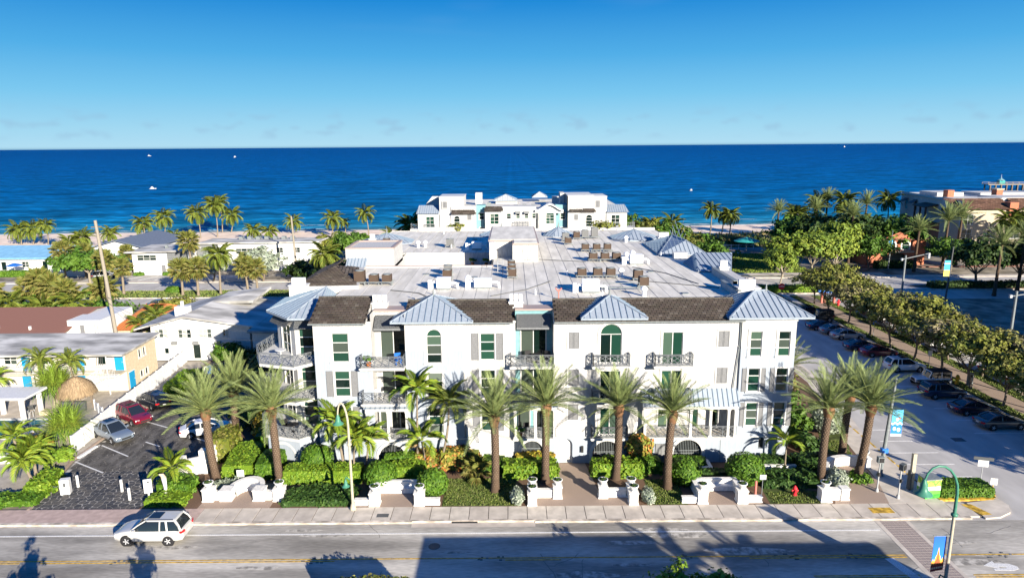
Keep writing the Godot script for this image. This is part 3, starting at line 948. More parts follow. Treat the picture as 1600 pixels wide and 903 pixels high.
func tiled(parent: Node3D, p: Array, red := 0.0, uw := 0.40, vh := 0.36) -> void:
	var base := MB.new()
	for i in range(1, p.size() - 1): base.tri(p[0], p[i], p[i + 1])
	var o := part(parent, "tile_roof", base.mesh(), M["tile_brown"])
	var e: Vector3 = (p[1] - p[0]).normalized()
	var nn: Vector3 = (p[1] - p[0]).cross(p[2] - p[0]).normalized()
	var u := nn.cross(e)
	var q := PackedVector2Array()
	for a in p: q.append(Vector2((a - p[0]).dot(e), (a - p[0]).dot(u)))
	var lo := 1e9; var hi := -1e9; var top := 0.0
	for a in q:
		lo = minf(lo, a.x); hi = maxf(hi, a.x); top = maxf(top, a.y)
	var m := MB.new()
	m.tinted = true
	var rows := int(top / vh)
	var fn := FastNoiseLite.new()
	fn.seed = 9
	fn.frequency = 0.12
	for r in rows + 1:
		var x := lo + (uw * 0.5 if r % 2 else 0.0)
		while x < hi - 0.05:
			var c := Vector2(x + uw * 0.5, (r + 0.5) * vh)
			if Geometry2D.is_point_in_polygon(c, q):
				var k := R(0.75, 1.25)
				k = 0.8 + 0.4 * (k - 0.75) + fn.get_noise_2d(x * 2.0, r * 2.0) * 0.5
				m.col = Color(0.088 * k, 0.072 * k, 0.06 * k) if R(0, 1) > 0.12 else Color(0.125 * k, 0.108 * k, 0.092 * k)
				if red > 0: m.col = Color(m.col.r * 1.7, m.col.g * 1.15, m.col.b * 0.95)
				var O: Vector3 = p[0] + e * (x + 0.02) + u * (r * vh) + nn * (0.0)
				var X := e * (uw - 0.04)
				var Y := u * (vh - 0.07) - nn * 0.05
				var Z := nn * (0.10 + R(-0.012, 0.012))
				m.quad(O + Z, O + X + Z, O + X + Y + Z, O + Y + Z)
				m.quad(O, O + X, O + X + Z, O + Z)
				m.quad(O + X, O + X + Y, O + X + Y + Z, O + X + Z)
				m.quad(O + Y, O, O + Z, O + Y + Z)
			x += uw
	var t := part(o, "tiles", m.mesh(), M["tile"])
	t.set_meta("kind", "stuff")
const G1 := ["glass_green", "glass_grey", "glass_green"]
const G2 := ["glass_mid", "glass_dark", "glass_dark"]
const G3 := ["glass_green", "glass_mid", "glass_green"]
func condo() -> void:
	var b := thing("condominium_building", "big white four storey building with metal hip roofs behind the row of date palms", "building")
	var F := func(z: float) -> Transform3D: return Transform3D(Basis(), P(0, 0, z))
	var third := [0.33, 0.34, 0.33]
	var segs := [
		[-16.9, -12.0, -55.8, [[-15.35, 9.55, -13.95, 12.1, false], [-15.3, 6.45, -14.0, 8.75, false], [-15.3, 3.2, -14.0, 5.5, false]], true],
		[-9.1, -4.2, -55.6, [[-7.28, 9.45, -6.02, 12.45, true], [-7.28, 6.3, -6.02, 8.6, false], [-7.28, 3.1, -6.02, 5.4, false]], true],
		[-4.2, 0.25, -55.8, [[-2.75, 9.65, -1.51, 12.0, false], [-2.75, 6.4, -1.51, 8.75, false], [-2.75, 3.2, -1.51, 5.5, false]], false],
		[3.5, 19.4, -55.8, [[7.45, 9.3, 9.3, 12.75, true], [7.5, 6.05, 9.25, 8.6, false], [7.55, 2.75, 9.25, 5.2, false], [12.76, 9.1, 14.5, 12.0, false], [12.76, 6.05, 14.5, 8.6, false], [11.3, 2.62, 19.25, 5.6, false]], false],
		[19.4, 24.0, -55.6, [[20.15, 9.85, 21.15, 12.05, false], [22.55, 9.85, 23.55, 12.05, false], [20.15, 6.7, 21.15, 8.8, false], [22.55, 6.7, 23.55, 8.8, false], [20.15, 3.55, 21.15, 5.7, false], [22.55, 3.55, 23.55, 5.7, false]], true]]
	for s in segs:
		var f: Transform3D = F.call(s[2])
		var m := MB.new()
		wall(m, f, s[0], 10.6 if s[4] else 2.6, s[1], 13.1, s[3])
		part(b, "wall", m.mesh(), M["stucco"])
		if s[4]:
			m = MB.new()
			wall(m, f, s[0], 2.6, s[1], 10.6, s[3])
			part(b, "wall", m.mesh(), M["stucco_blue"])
		m = MB.new()
		var spots := [[s[0], s[1]]]
		for hole in s[3]:
			var nx: Array = []
			for q in spots:
				if hole[1] < 10.7 and hole[3] > 10.6 and hole[0] > q[0] and hole[2] < q[1]:
					nx.append([q[0], hole[0] - 0.14]); nx.append([hole[2] + 0.14, q[1]])
				else: nx.append(q)
			spots = nx
		for q in spots:
			if s[4]: part(b, "moulding", boxm(P(q[0], 10.58, s[2] - 0.02), P(q[1], 10.68, s[2] + 0.06)), M["trim"])
		part(b, "moulding", boxm(P(s[0] - 0.04, 12.95, s[2] - 0.02), P(s[1] + 0.04, 13.08, s[2] + 0.14)), M["trim"])
		if s[2] > -55.7:
			m.box(P(s[0], 2.52, s[2] - 0.02), P(s[1], 2.64, s[2] + 0.08))
		else:
			m.box(P(s[0], 2.5, s[2] - 0.02), P(s[1], 2.62, s[2] + 0.16))
		part(b, "moulding", m.mesh(), M["trim"])
	var m := MB.new()
	for q in [[-9.1, -57.5, -55.6, -1], [-4.2, -55.8, -55.6, 1], [0.25, -57.5, -55.8, 1], [3.5, -57.5, -55.8, -1], [19.4, -55.8, -55.6, -1], [-12.0, -57.5, -55.8, 1]]:
		m = MB.new()
		var x: float = q[0]
		if q[3] > 0: m.quad(P(x, 2.6, q[2]), P(x, 2.6, q[1]), P(x, 13.7, q[1]), P(x, 13.7, q[2]))
		else: m.quad(P(x, 2.6, q[1]), P(x, 2.6, q[2]), P(x, 13.7, q[2]), P(x, 13.7, q[1]))
		part(b, "wall", m.mesh(), M["stucco"])
	m = MB.new()
	wall(m, F.call(-57.2), 11.3, 2.6, 19.25, 5.65, [[12.9, 2.72, 14.6, 5.2, false], [15.75, 2.72, 16.5, 5.0, false], [17.7, 2.9, 18.3, 5.0, false]])
	part(b, "gallery_wall", m.mesh(), M["stucco"])
	for x in [11.3, 19.25]:
		m = MB.new()
		m.box(P(x - 0.02, 2.6, -57.2), P(x + 0.02, 5.6, -55.8))
		part(b, "gallery_side_wall", m.mesh(), M["stucco"])
	part(b, "gallery_floor", boxm(P(11.3, 2.58, -57.2), P(19.25, 2.68, -55.3)), M["floor_tile"])
	part(b, "gallery_ceiling", boxm(P(11.3, 5.6, -57.2), P(19.25, 5.66, -55.8)), M["stucco"])
	for q in [[-12.0, -9.1, [[-11.55, 9.25, -9.3, 12.1, false], [-11.55, 6.05, -9.3, 8.6, false], [-11.9, 2.7, -11.2, 5.0, false], [-10.9, 2.7, -9.3, 5.1, false]]], [0.25, 3.5, [[0.72, 9.25, 2.95, 12.3, false], [0.72, 6.05, 2.95, 8.6, false], [0.5, 2.7, 1.5, 5.1, false], [1.9, 2.7, 3.3, 5.1, false]]]]:
		m = MB.new()
		wall(m, F.call(-57.5), q[0], 2.6, q[1], 13.7, q[2])
		part(b, "wall", m.mesh(), M["stucco"] if q[0] < -1 else M["stucco_aqua"])
		for h in q[2]:
			window(b, F.call(-57.5), (h[0] + h[2]) * 0.5, h[1], h[2] - h[0], h[3] - h[1], [1.0], 2 if h[2] - h[0] > 1.2 else 1, ["glass_grey", "glass_dark"], false, 0.05, "sliding_door")
		m = MB.new()
		var x0: float = q[0] + 0.12
		var x1: float = q[1] - 0.14
		var A := P(x0, 13.25, -57.45); var B := P(x1, 13.25, -57.45)
		var C := P(x1, 12.3, -56.35); var D := P(x0, 12.3, -56.35)
		m.quad(D, C, B, A); m.quad(A, B, C, D)
		m.quad(D + P(0, -0.16, 0), C + P(0, -0.16, 0), C, D)
		m.tri(A, A + P(0, -0.95, 0), D); m.tri(B, C, B + P(0, -0.95, 0))
		part(b, "awning", m.mesh(), M["awning"])
		m = MB.new()
		m.box(P(q[0], 13.58, -58.9), P(q[1], 13.72, -57.3))
		part(b, "roof_edge", m.mesh(), M["roof_edge"])
	var fs: Transform3D = F.call(-55.8)
	var ft: Transform3D = F.call(-55.6)
	window(b, fs, -14.65, 9.55, 1.4, 2.55, third, 1, G1, false, 0.2)
	window(b, fs, -14.65, 6.45, 1.3, 2.3, third, 1, G3); shutters(b, fs, -14.65, 6.45, 1.3, 2.3, 0.62)
	window(b, fs, -14.65, 3.2, 1.3, 2.3, third, 1, G2); shutters(b, fs, -14.65, 3.2, 1.3, 2.3, 0.62)
	window(b, ft, -6.65, 9.45, 1.26, 3.0, third, 1, ["glass_grey", "glass_grey", "glass_dark", "glass_green"], true, 0.24)
	window(b, ft, -6.65, 6.3, 1.26, 2.3, third, 1, ["glass_dark", "glass_dark", "glass_green"], false, 0.18)
	window(b, ft, -6.65, 3.1, 1.26, 2.3, third, 1, ["glass_dark", "glass_mid", "glass_dark"], false, 0.18)
	for y in [9.65, 6.4, 3.2]:
		window(b, fs, -2.13, y, 1.24, 2.35 if y > 6 else 2.3, third, 1, G1 if y > 9 else G2); shutters(b, fs, -2.13, y, 1.24, 2.35 if y > 6 else 2.3, 0.64)
	window(b, fs, 8.375, 9.3, 1.85, 3.45, [1.0], 2, ["glass_grey", "glass_mid", "glass_green"], true, 0.22, "arched_door")
	window(b, fs, 8.375, 6.05, 1.75, 2.55, [1.0], 2, ["glass_dark", "glass_mid"], false, 0.14, "balcony_door")
	window(b, fs, 8.4, 2.75, 1.7, 2.45, [1.0], 2, ["glass_mid", "glass_dark"], false, 0.14, "balcony_door")
	window(b, fs, 13.63, 9.1, 1.74, 2.9, [1.0], 2, ["glass_grey", "glass_mid"], false, 0.16, "balcony_door")
	window(b, fs, 13.63, 6.05, 1.74, 2.55, [1.0], 2, ["glass_green", "glass_dark"], false, 0.16, "balcony_door")
	window(b, F.call(-57.2), 13.75, 2.72, 1.7, 2.48, [0.5, 0.5], 2, G2, false, 0.1, "balcony_door")
	window(b, F.call(-57.2), 16.1, 2.72, 0.8, 2.28, [1.0], 1, ["glass_grey"], false, 0.1, "balcony_door")
	window(b, F.call(-57.2), 18.0, 2.9, 0.6, 2.1, [1.0], 1, ["glass_dark"], false, 0.1)
	for y in [10.6, 7.3, 4.15]: blind(b, fs, 5.23, y, 0.9, 1.45)
	for y in [10.65, 7.4]: blind(b, fs, 17.97, y, 0.94, 1.42)
	for x in [20.65, 23.05]:
		window(b, ft, x, 9.85, 1.0, 2.2, third, 1, G1, false, 0.2)
		window(b, ft, x, 6.7, 1.0, 2.1, third, 1, G2); shutters(b, ft, x, 6.7, 1.0, 2.1, 0.42)
		window(b, ft, x, 3.55, 1.0, 2.15, third, 1, G1); shutters(b, ft, x, 3.55, 1.0, 2.15, 0.42)
	var arches := [[-11.75, 0.35, -9.45, 2.0, true], [0.72, 0.35, 2.6, 2.27, true], [6.95, 0.35, 9.45, 2.22, true], [14.05, 0.35, 16.55, 2.28, true]]
	var door := [4.05, 0.12, 5.2, 2.4, true]
	var grille := [-2.5, 0.6, -1.3, 1.95, false]
	var niche := [21.5, 1.35, 22.0, 2.4, true]
	m = MB.new()
	wall(m, F.call(-55.72), -16.9, 0.0, 24.05, 2.55, arches + [door, grille, niche], 0.3)
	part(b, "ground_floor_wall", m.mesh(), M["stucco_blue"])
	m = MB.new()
	m.quad(P(-16.9, 2.55, -55.72), P(24.05, 2.55, -55.72), P(24.05, 2.55, -57.6), P(-16.9, 2.55, -57.6))
	part(b, "ledge", m.mesh(), M["trim"])
	for a in arches:
		var w: float = a[2] - a[0]
		var h: float = a[3] - a[1]
		m = MB.new()
		var r := w * 0.5
		for i in 14:
			var t := PI * i / 14.0; var t2 := PI * (i + 1) / 14.0
			var o := P(0, h - r, 0.09)
			var p := P(-cos(t), sin(t), 0); var q := P(-cos(t2), sin(t2), 0)
			m.quad(o + p * r, o + q * r, o + q * (r + 0.28), o + p * (r + 0.28))
			m.quad(o + p * (r + 0.28), o + q * (r + 0.28), o + q * (r + 0.28) - P(0, 0, 0.1), o + p * (r + 0.28) - P(0, 0, 0.1))
		m.box(P(-r - 0.28, -0.3, -0.01), P(-r, h - r, 0.09))
		m.box(P(r, -0.3, -0.01), P(r + 0.28, h - r, 0.09))
		var fr := part(b, "garage_arch", m.mesh(), M["trim"], Transform3D(Basis(), P((a[0] + a[2]) * 0.5, a[1], -55.72)))
		m = MB.new()
		var n := 17
		for i in n:
			var x := -r + w * (i + 0.5) / n
			var top := h - r + sqrt(maxf(0.0, r * r - x * x))
			m.box(P(x - 0.015, 0.05, -0.19), P(x + 0.015, top, -0.16))
		for y in [0.08, 0.55, h - r + 0.1]: m.box(P(-r, y, -0.2), P(r, y + 0.05, -0.15))
		part(fr, "grille", m.mesh(), M["galv"])
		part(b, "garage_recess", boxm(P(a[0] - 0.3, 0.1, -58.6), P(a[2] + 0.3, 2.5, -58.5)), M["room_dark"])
	part(b, "entrance_door", window_mesh(1.1, 2.2, [1.0], 2, false, 0.1), M["white_paint"], at(4.62, 0.14, -55.92))
	part(b, "entrance_door_leaf", boxm(P(4.05, 0.13, -56.06), P(5.2, 2.4, -56.0)), M["white_paint"])
	m = MB.new()
	for i in 7:
		for k in 5:
			m.box(P(-2.5 + k * 0.3 - 0.02, 0.6, -55.85), P(-2.5 + k * 0.3 + 0.02, 1.95, -55.78))
			m.box(P(-2.5, 0.6 + i * 0.22, -55.86), P(-1.3, 0.64 + i * 0.22, -55.79))
	part(b, "block_screen", m.mesh(), M["trim"])
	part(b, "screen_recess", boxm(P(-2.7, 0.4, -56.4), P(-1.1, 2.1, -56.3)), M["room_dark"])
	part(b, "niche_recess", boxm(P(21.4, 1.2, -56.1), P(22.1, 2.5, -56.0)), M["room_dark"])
	part(b, "service_door", shutter_mesh(1.06, 1.5, true), M["ac_grey"], at(13.0, 0.4, -55.70))
	part(b, "panel_line", boxm(P(18.15, 0.1, -55.74), P(18.19, 2.5, -55.70)), M["galv"])
	part(b, "wall_lamp", boxm(P(5.95, 1.2, -55.72), P(6.15, 1.75, -55.5)), M["black"])
	m = MB.new()
	m.tube([P(18.95, 7.0, -55.66), P(19.25, 10.2, -55.68), P(19.28, 10.75, -55.68)], [0.05, 0.05, 0.05], 6)
	m.tube([P(19.3, 10.8, -55.70), P(19.3, 13.0, -55.70)], [0.04, 0.04], 6)
	part(b, "downpipe", m.mesh(), M["galv"])
	for y in [9.25, 6.05]:
		balcony(b, -12.9, -9.15, y, -57.4, -54.9)
		balcony(b, -0.2, 3.55, y, -57.4, -55.0)
		balcony(b, 6.75, 9.95, y, -55.7, -54.9)
		balcony(b, 11.95, 15.25, y, -55.7, -54.85)
	balcony(b, 6.75, 9.95, 2.72, -55.7, -55.0)
	for g in [[-12.7, -9.0, [-12.55, -10.75, -9.15]], [0.05, 3.75, [0.2, 1.95, 3.6]], [11.2, 19.35, [11.4, 15.35, 17.05, 18.6, 19.2]]]:
		var o := balcony(b, g[0], g[1], 2.7, -57.4 if g[0] < 5 else -55.7, -55.15)
		for x in g[2]:
			m = MB.new()
			m.box(P(x - 0.11, 2.7, -55.40), P(x + 0.11, 5.25, -55.18))
			m.box(P(x - 0.15, 5.13, -55.44), P(x + 0.15, 5.27, -55.14))
			m.box(P(x - 0.15, 2.7, -55.44), P(x + 0.15, 2.85, -55.14))
			part(o, "post", m.mesh(), M["trim"])
		m = MB.new()
		m.box(P(g[0], 5.27, -55.42), P(g[1], 5.6, -55.16))
		part(o, "beam", m.mesh(), M["trim"])
		var hi := 6.0 if g[0] < 5 else 6.95
		seamed(o, [P(g[0] - 0.1, 5.62, -54.85), P(g[1] + 0.1, 5.62, -54.85), P(g[1] + 0.1, hi, -55.78), P(g[0] - 0.1, hi, -55.78)], 0.42, true)
	m = MB.new()
	for q in [[-3.9, 4.6, 0.0, 2.9]]:
		m.prism(PackedVector2Array([Vector2(-4.0, -55.6), Vector2(0.0, -55.6), Vector2(0.0, -55.1), Vector2(-4.0, -55.1)]), 0.0, 2.3)
	m.quad(P(-4.0, 2.3, -55.1), P(0.0, 2.3, -55.1), P(0.0, 2.5, -55.1), P(-4.0, 3.9, -55.1))
	m.quad(P(-4.0, 3.9, -55.1), P(0.0, 2.5, -55.1), P(0.0, 2.5, -55.6), P(-4.0, 3.9, -55.6))
	m.quad(P(-4.0, 2.3, -55.6), P(-4.0, 2.3, -55.1), P(-4.0, 3.9, -55.1), P(-4.0, 3.9, -55.6))
	part(b, "stair_parapet", m.mesh(), M["trim"])
	m = MB.new()
	m.quad(P(24.0, 0, -55.6), P(24.0, 0, -114), P(24.0, 13.6, -114), P(24.0, 13.6, -55.6))
	m.quad(P(24.0, 0, -114), P(-20, 0, -114), P(-20, 13.7, -114), P(24, 13.7, -114))
	m.quad(P(-20, 0, -114), P(-20, 0, -67), P(-20, 13.7, -67), P(-20, 13.7, -114))
	part(b, "wall", m.mesh(), M["stucco"])
	var side := Transform3D(Basis(Vector3.UP, PI / 2), P(24.0, 0, -57))
	for k in 10:
		for y in [3.4, 6.6, 9.8]: window(b, side, 3.0 + k * 5.2, y, 1.1, 2.1, third, 1, G2, false, 0.15, "window", false)
	condo_bay(b)
	condo_roof(b)
func condo_bay(b: Node3D) -> void:
	var w := [Vector2(-16.9, -58.4), Vector2(-19.3, -58.4), Vector2(-21.7, -61.0), Vector2(-21.7, -67.0)]
	var m := MB.new()
	for i in 3:
		var a: Vector2 = w[i + 1]; var c: Vector2 = w[i]
		var d := P(c.x - a.x, 0, c.y - a.y)
		var l := d.length()
		var f := Transform3D(Basis(d / l, Vector3.UP, (d / l).cross(Vector3.UP)), P(a.x, 0, a.y))
		var holes: Array = []
		for y in [2.8, 6.1, 9.3]:
			holes.append([l * 0.5 - 0.85, y, l * 0.5 + 0.85, y + 2.6, false])
		wall(m, f, 0, 0.0, l, 13.0, holes)
		for y in [2.8, 6.1, 9.3]:
			window(b, f, l * 0.5, y, 1.7, 2.6, [0.33, 0.34, 0.33], 1 if i == 0 else 2, G3 if i == 0 else ["glass_dark", "glass_grey"], false, 0.08, "bay_window")
		if i < 2:
			var n := MB.new()
			n.quad(f * P(0.15, 12.0, 0.8), f * P(l - 0.15, 12.0, 0.8), f * P(l - 0.15, 12.85, 0.05), f * P(0.15, 12.85, 0.05))
			n.quad(f * P(0.15, 12.85, 0.05), f * P(l - 0.15, 12.85, 0.05), f * P(l - 0.15, 12.0, 0.8), f * P(0.15, 12.0, 0.8))
			part(b, "awning", n.mesh(), M["awning"])
	m.quad(P(-16.9, 0, -58.4), P(-16.9, 0, -55.8), P(-16.9, 13.1, -55.8), P(-16.9, 13.1, -58.4))
	m.quad(P(-16.9, 0, -55.8), P(-16.9, 0, -58.4), P(-16.9, 13.1, -58.4), P(-16.9, 13.1, -55.8))
	part(b, "wall", m.mesh(), M["stucco"])
	var ring := [Vector2(-16.9, -56.9), Vector2(-18.6, -55.3), Vector2(-21.9, -56.4), Vector2(-23.0, -58.8), Vector2(-22.6, -63.0)]
	for y in [2.7, 6.05, 9.25]:
		m = MB.new()
		m.prism(PackedVector2Array(ring + [Vector2(-21.7, -63.0), Vector2(-21.7, -61), Vector2(-19.3, -58.4), Vector2(-16.9, -58.4)]), y - 0.24, y, true)
		var o := part(b, "bay_balcony", m.mesh(), M["trim"])
		var pts: Array = []
		for q in ring:
			pts.append(P(q.x * 0.996 - 0.06, y, q.y - 0.06))
		part(o, "railing", rail_mesh(pts), M["rail"])
	m = MB.new()
	m.prism(PackedVector2Array([Vector2(-16.9, -57.0), Vector2(-18.6, -55.5), Vector2(-21.7, -56.5), Vector2(-22.7, -58.8), Vector2(-22.3, -63.0), Vector2(-16.9, -63)]), 0.0, 2.46)
	part(b, "bay_base", m.mesh(), M["stucco_blue"])
	var f := Transform3D(Basis(P(3.1, 0, 1.0).normalized(), Vector3.UP, P(3.1, 0, 1.0).normalized().cross(Vector3.UP)), P(-21.7, 0.3, -56.5))
	m = MB.new()
	for i in 14:
		var t := PI * i / 14.0; var t2 := PI * (i + 1) / 14.0
		m.quad(f * (P(1.6, 0.6, 0.06) + P(-cos(t), sin(t), 0) * 1.1), f * (P(1.6, 0.6, 0.06) + P(-cos(t2), sin(t2), 0) * 1.1), f * (P(1.6, 0.6, 0.06) + P(-cos(t2), sin(t2), 0) * 1.35), f * (P(1.6, 0.6, 0.06) + P(-cos(t), sin(t), 0) * 1.35))
	part(b, "blind_arch", m.mesh(), M["trim"])
	var y := 12.95
	var ap := P(-17.3, 14.75, -62.5)
	var e := [P(-16.9, y, -57.6), P(-19.6, y, -57.6), P(-22.5, y, -60.7), P(-22.5, y, -66.0)]
	seamed(b, [e[1], e[0], ap], 0.5)
	seamed(b, [e[2], e[1], ap], 0.5)
	seamed(b, [e[3], e[2], ap], 0.5)
	seamed(b, [P(-16.9, y, -66.0), e[3], ap], 0.5, false)
	seamed(b, [P(-16.9, y, -57.6), P(-16.9, y, -66.0), ap], 0.5, false)
	m = MB.new()
	for i in 3: m.bar(e[i + 1] + P(0, -0.08, 0), e[i] + P(0, -0.08, 0), 0.05, 0.18)
	for i in [1, 2]: m.bar(e[i] + P(0, 0.04, 0), ap + P(0, 0.04, 0), 0.13, 0.07)
	m.prism(PackedVector2Array([Vector2(-16.9, -57.65), Vector2(-19.55, -57.65), Vector2(-22.4, -60.75), Vector2(-22.4, -67), Vector2(-16.9, -67)]), y - 0.14, y - 0.06, true)
	part(b, "eave_trim", m.mesh(), M["metal_far"])
func chimney(b: Node3D, p: Vector3, w: float, d: float, h: float, pots: int) -> void:
	var m := MB.new()
	m.box(p + P(-w * 0.5, 0, -d * 0.5), p + P(w * 0.5, h, d * 0.5))
	m.box(p + P(-w * 0.5 - 0.08, h, -d * 0.5 - 0.08), p + P(w * 0.5 + 0.08, h + 0.1, d * 0.5 + 0.08))
	var o := part(b, "chimney", m.mesh(), M["trim"])
	for i in pots:
		var n := MB.new()
		var x := p.x - w * 0.5 + w * (i + 0.5) / pots
		n.box(P(x - w * 0.38 / pots, p.y + h + 0.1, p.z - 0.2), P(x + w * 0.38 / pots, p.y + h + 0.75, p.z + 0.2))
		part(o, "chimney_pot", n.mesh(), M["white_paint"])
func condo_roof(b: Node3D) -> void:
	for t in [[-17.1, -12.35, 14.5, -59.0], [-9.2, 0.05, 14.2, -58.8], [3.55, 19.5, 14.2, -58.8]]:
		var A := P(t[0], 13.06, -55.3); var B := P(t[1], 13.06, -55.3)
		var C := P(t[1], t[2], t[3]); var D := P(t[0], t[2], t[3])
		tiled(b, [A, B, C, D])
		var m := MB.new()
		m.box(P(t[0] - 0.03, 12.96, -55.34), P(t[1] + 0.03, 13.07, -55.20))
		m.box(P(t[0], 12.93, -55.9), P(t[1], 12.99, -55.30))
		part(b, "gutter", m.mesh(), M["galv"])
		part(b, "ridge_cap", boxm(P(t[0], t[2] - 0.03, t[3] - 0.14), P(t[1], t[2] + 0.10, t[3] + 0.1)), M["tile_ridge"])
		m = MB.new()
		m.quad(P(t[1], 13.5, t[3] - 0.12), P(t[0], 13.5, t[3] - 0.12), D + P(0, 0, -0.12), C + P(0, 0, -0.12))
		m.tri(B, P(t[1], 13.06, t[3]), C); m.tri(A, D, P(t[0], 13.06, t[3]))
		part(b, "gable_end", m.mesh(), M["stucco"])
	hip(b, -10.2, -3.3, -62.0, -55.1, 13.2, P(-6.9, 14.75, -58.6), P(-6.9, 14.75, -58.6))
	hip(b, 5.75, 11.3, -61.0, -55.0, 13.42, P(8.5, 14.75, -58.0), P(8.5, 14.75, -58.0))
	hip(b, 18.1, 25.2, -62.0, -55.0, 13.38, P(21.3, 14.9, -58.6), P(22.4, 14.9, -58.8))
	for p in [P(-6.9, 14.75, -58.6), P(8.5, 14.75, -58.0), P(22.4, 14.9, -58.8)]: finial(b, p)
	chimney(b, P(-11.6, 13.0, -58.4), 1.3, 0.9, 1.1, 3)
	chimney(b, P(0.35, 13.0, -58.4), 1.2, 0.9, 1.1, 3)
	var k := 0
	var x := -16.9
	while x < 21.8:
		var x1 := minf(x + 1.22, 21.8)
		var runs := [[-58.9, -114.0]]
		if x1 > -14.0 and x < -2.4: runs = [[-58.9, -79.38], [-90.03, -114.0]]
		for r in runs:
			part(b, "roof_strip", boxm(P(x, 13.3, r[1]), P(x1 - 0.055, 13.6 + 0.012 * (k % 2), r[0])), M["roof_membrane"] if (k * 7) % 5 < 3 else M["roof_membrane_b"])
		x = x1
		k += 1
	part(b, "roof_base", boxm(P(-2.3, 13.2, -114.0), P(21.8, 13.585, -58.95)), M["roof_joint"])
	part(b, "roof_base", boxm(P(-16.9, 13.2, -79.1), P(-2.3, 13.585, -58.95)), M["roof_joint"])
	for q in [[-20.0, -16.9, -114.0, -66.5], [21.8, 24.0, -114.0, -58.9]]:
		part(b, "roof_strip", boxm(P(q[0], 13.3, q[2]), P(q[1], 13.595, q[3])), M["roof_membrane"])
	var m := MB.new()
	m.quad(P(-14, 6.0, -90), P(-2.4, 6.0, -90), P(-2.4, 13.65, -90), P(-14, 13.65, -90))
	m.quad(P(-14, 6.0, -79.4), P(-14, 6.0, -90), P(-14, 13.65, -90), P(-14, 13.65, -79.4))
	m.quad(P(-2.4, 6.0, -90), P(-2.4, 6.0, -79.4), P(-2.4, 13.65, -79.4), P(-2.4, 13.65, -90))
	m.quad(P(-2.4, 6.0, -79.4), P(-14, 6.0, -79.4), P(-14, 13.65, -79.4), P(-2.4, 13.65, -79.4))
	part(b, "court_wall", m.mesh(), M["stucco"])
	part(b, "court_floor", sheet(-14, -79.4, -2.4, -90, 12.0), M["floor_tile"])
	m = MB.new()
	m.box(P(-17.4, 13.55, -79.5), P(-2.2, 13.78, -79.2))
	part(b, "coping", m.mesh(), M["roof_edge"])
	m = MB.new()
	m.box(P(-17.2, 13.4, -79.2), P(-2.4, 13.72, -79.05))
	part(b, "upstand", m.mesh(), M["trim"])
	m = MB.new()
	m.box(P(-19.7, 13.3, -86.6), P(-14.0, 15.7, -80.0))
	part(b, "roof_block", m.mesh(), M["stucco"])
	m = MB.new()
	for q in [[-19.75, -19.4, -86.65, -79.95], [-14.3, -13.95, -86.65, -79.95], [-19.4, -14.3, -80.3, -79.95], [-19.4, -14.3, -86.65, -86.3]]:
		m.box(P(q[0], 15.7, q[2]), P(q[1], 15.86, q[3]))
	part(b, "coping", m.mesh(), M["roof_edge"])
	m = MB.new()
	m.box(P(-19.2, 13.3, -80.0), P(-15.5, 13.62, -79.5))
	part(b, "upstand", m.mesh(), M["trim"])
	seamed(b, [P(-19.5, 13.75, -78.6), P(-17.1, 13.75, -78.6), P(-17.1, 14.65, -79.95), P(-19.5, 14.65, -79.95)], 0.4)
	m = MB.new()
	m.box(P(0.1, 13.4, -100.0), P(3.2, 15.72, -82.6))
	m.box(P(-2.8, 13.4, -100.0), P(0.1, 15.78, -85.6))
	m.box(P(-2.8, 13.4, -85.6), P(-2.2, 15.78, -84.6))
	part(b, "stair_tower", m.mesh(), M["stucco"])
	m = MB.new()
	m.box(P(-2.95, 15.72, -100.1), P(0.1, 15.92, -85.45))
	m.box(P(0.1, 15.72, -100.1), P(3.35, 15.88, -82.45))
	part(b, "coping", m.mesh(), M["roof_edge"])
	m = MB.new()
	m.box(P(-2.75, 15.92, -99.9), P(3.15, 15.96, -85.6))
	m.box(P(0.3, 15.88, -85.6), P(3.15, 15.92, -82.7))
	part(b, "roof_strip", m.mesh(), M["roof_membrane"])
	m = MB.new()
	for i in 5:
		for j in 8:
			var px := 1.32 + i * 0.2; var py := 13.85 + j * 0.17
			m.cbox(P(px + 0.1, py, -82.58), P(0.05, 0.17, 0.05))
			m.bar(P(px, py, -82.57), P(px + 0.2, py + 0.17, -82.57), 0.04)
			m.bar(P(px + 0.2, py, -82.57), P(px, py + 0.17, -82.57), 0.04)
	var vent := part(b, "lattice_vent", boxm(P(1.3, 13.75, -82.62), P(2.34, 15.12, -82.59)), M["dark_grey"])
	part(vent, "lattice", m.mesh(), M["trim"])
	seamed(b, [P(20.7, 13.75, -74.5), P(24.4, 13.75, -74.5), P(26.3, 14.9, -80.5), P(21.9, 14.9, -80.5)], 0.55)
	seamed(b, [P(20.5, 13.75, -80.5), P(20.7, 13.75, -74.5), P(21.9, 14.9, -80.5)], 0.55)
	m = MB.new()
	m.prism(PackedVector2Array([Vector2(20.7, -74.6), Vector2(24.4, -74.6), Vector2(26.2, -80.4), Vector2(20.6, -80.4)]), 13.5, 13.74)
	m.quad(P(26.3, 13.6, -80.5), P(20.5, 13.6, -80.5), P(21.9, 14.9, -80.5), P(26.3, 14.9, -80.5))
	m.quad(P(24.4, 13.6, -74.5), P(26.3, 13.6, -80.5), P(26.3, 14.9, -80.5), P(24.4, 13.75, -74.5))
	part(b, "eave_trim", m.mesh(), M["metal_far"])
	m = MB.new()
	for q in [[22.0, 22.35, -73.9, -66.2], [20.8, 21.1, -66.6, -61.4]]:
		m.box(P(q[0], 13.4, q[2]), P(q[1], 14.25, q[3]))
	m.box(P(22.0, 13.4, -66.5), P(24.0, 14.25, -66.2))
	m.box(P(22.4, 13.4, -74.0), P(24.0, 14.0, -66.4))
	part(b, "parapet", m.mesh(), M["stucco"])
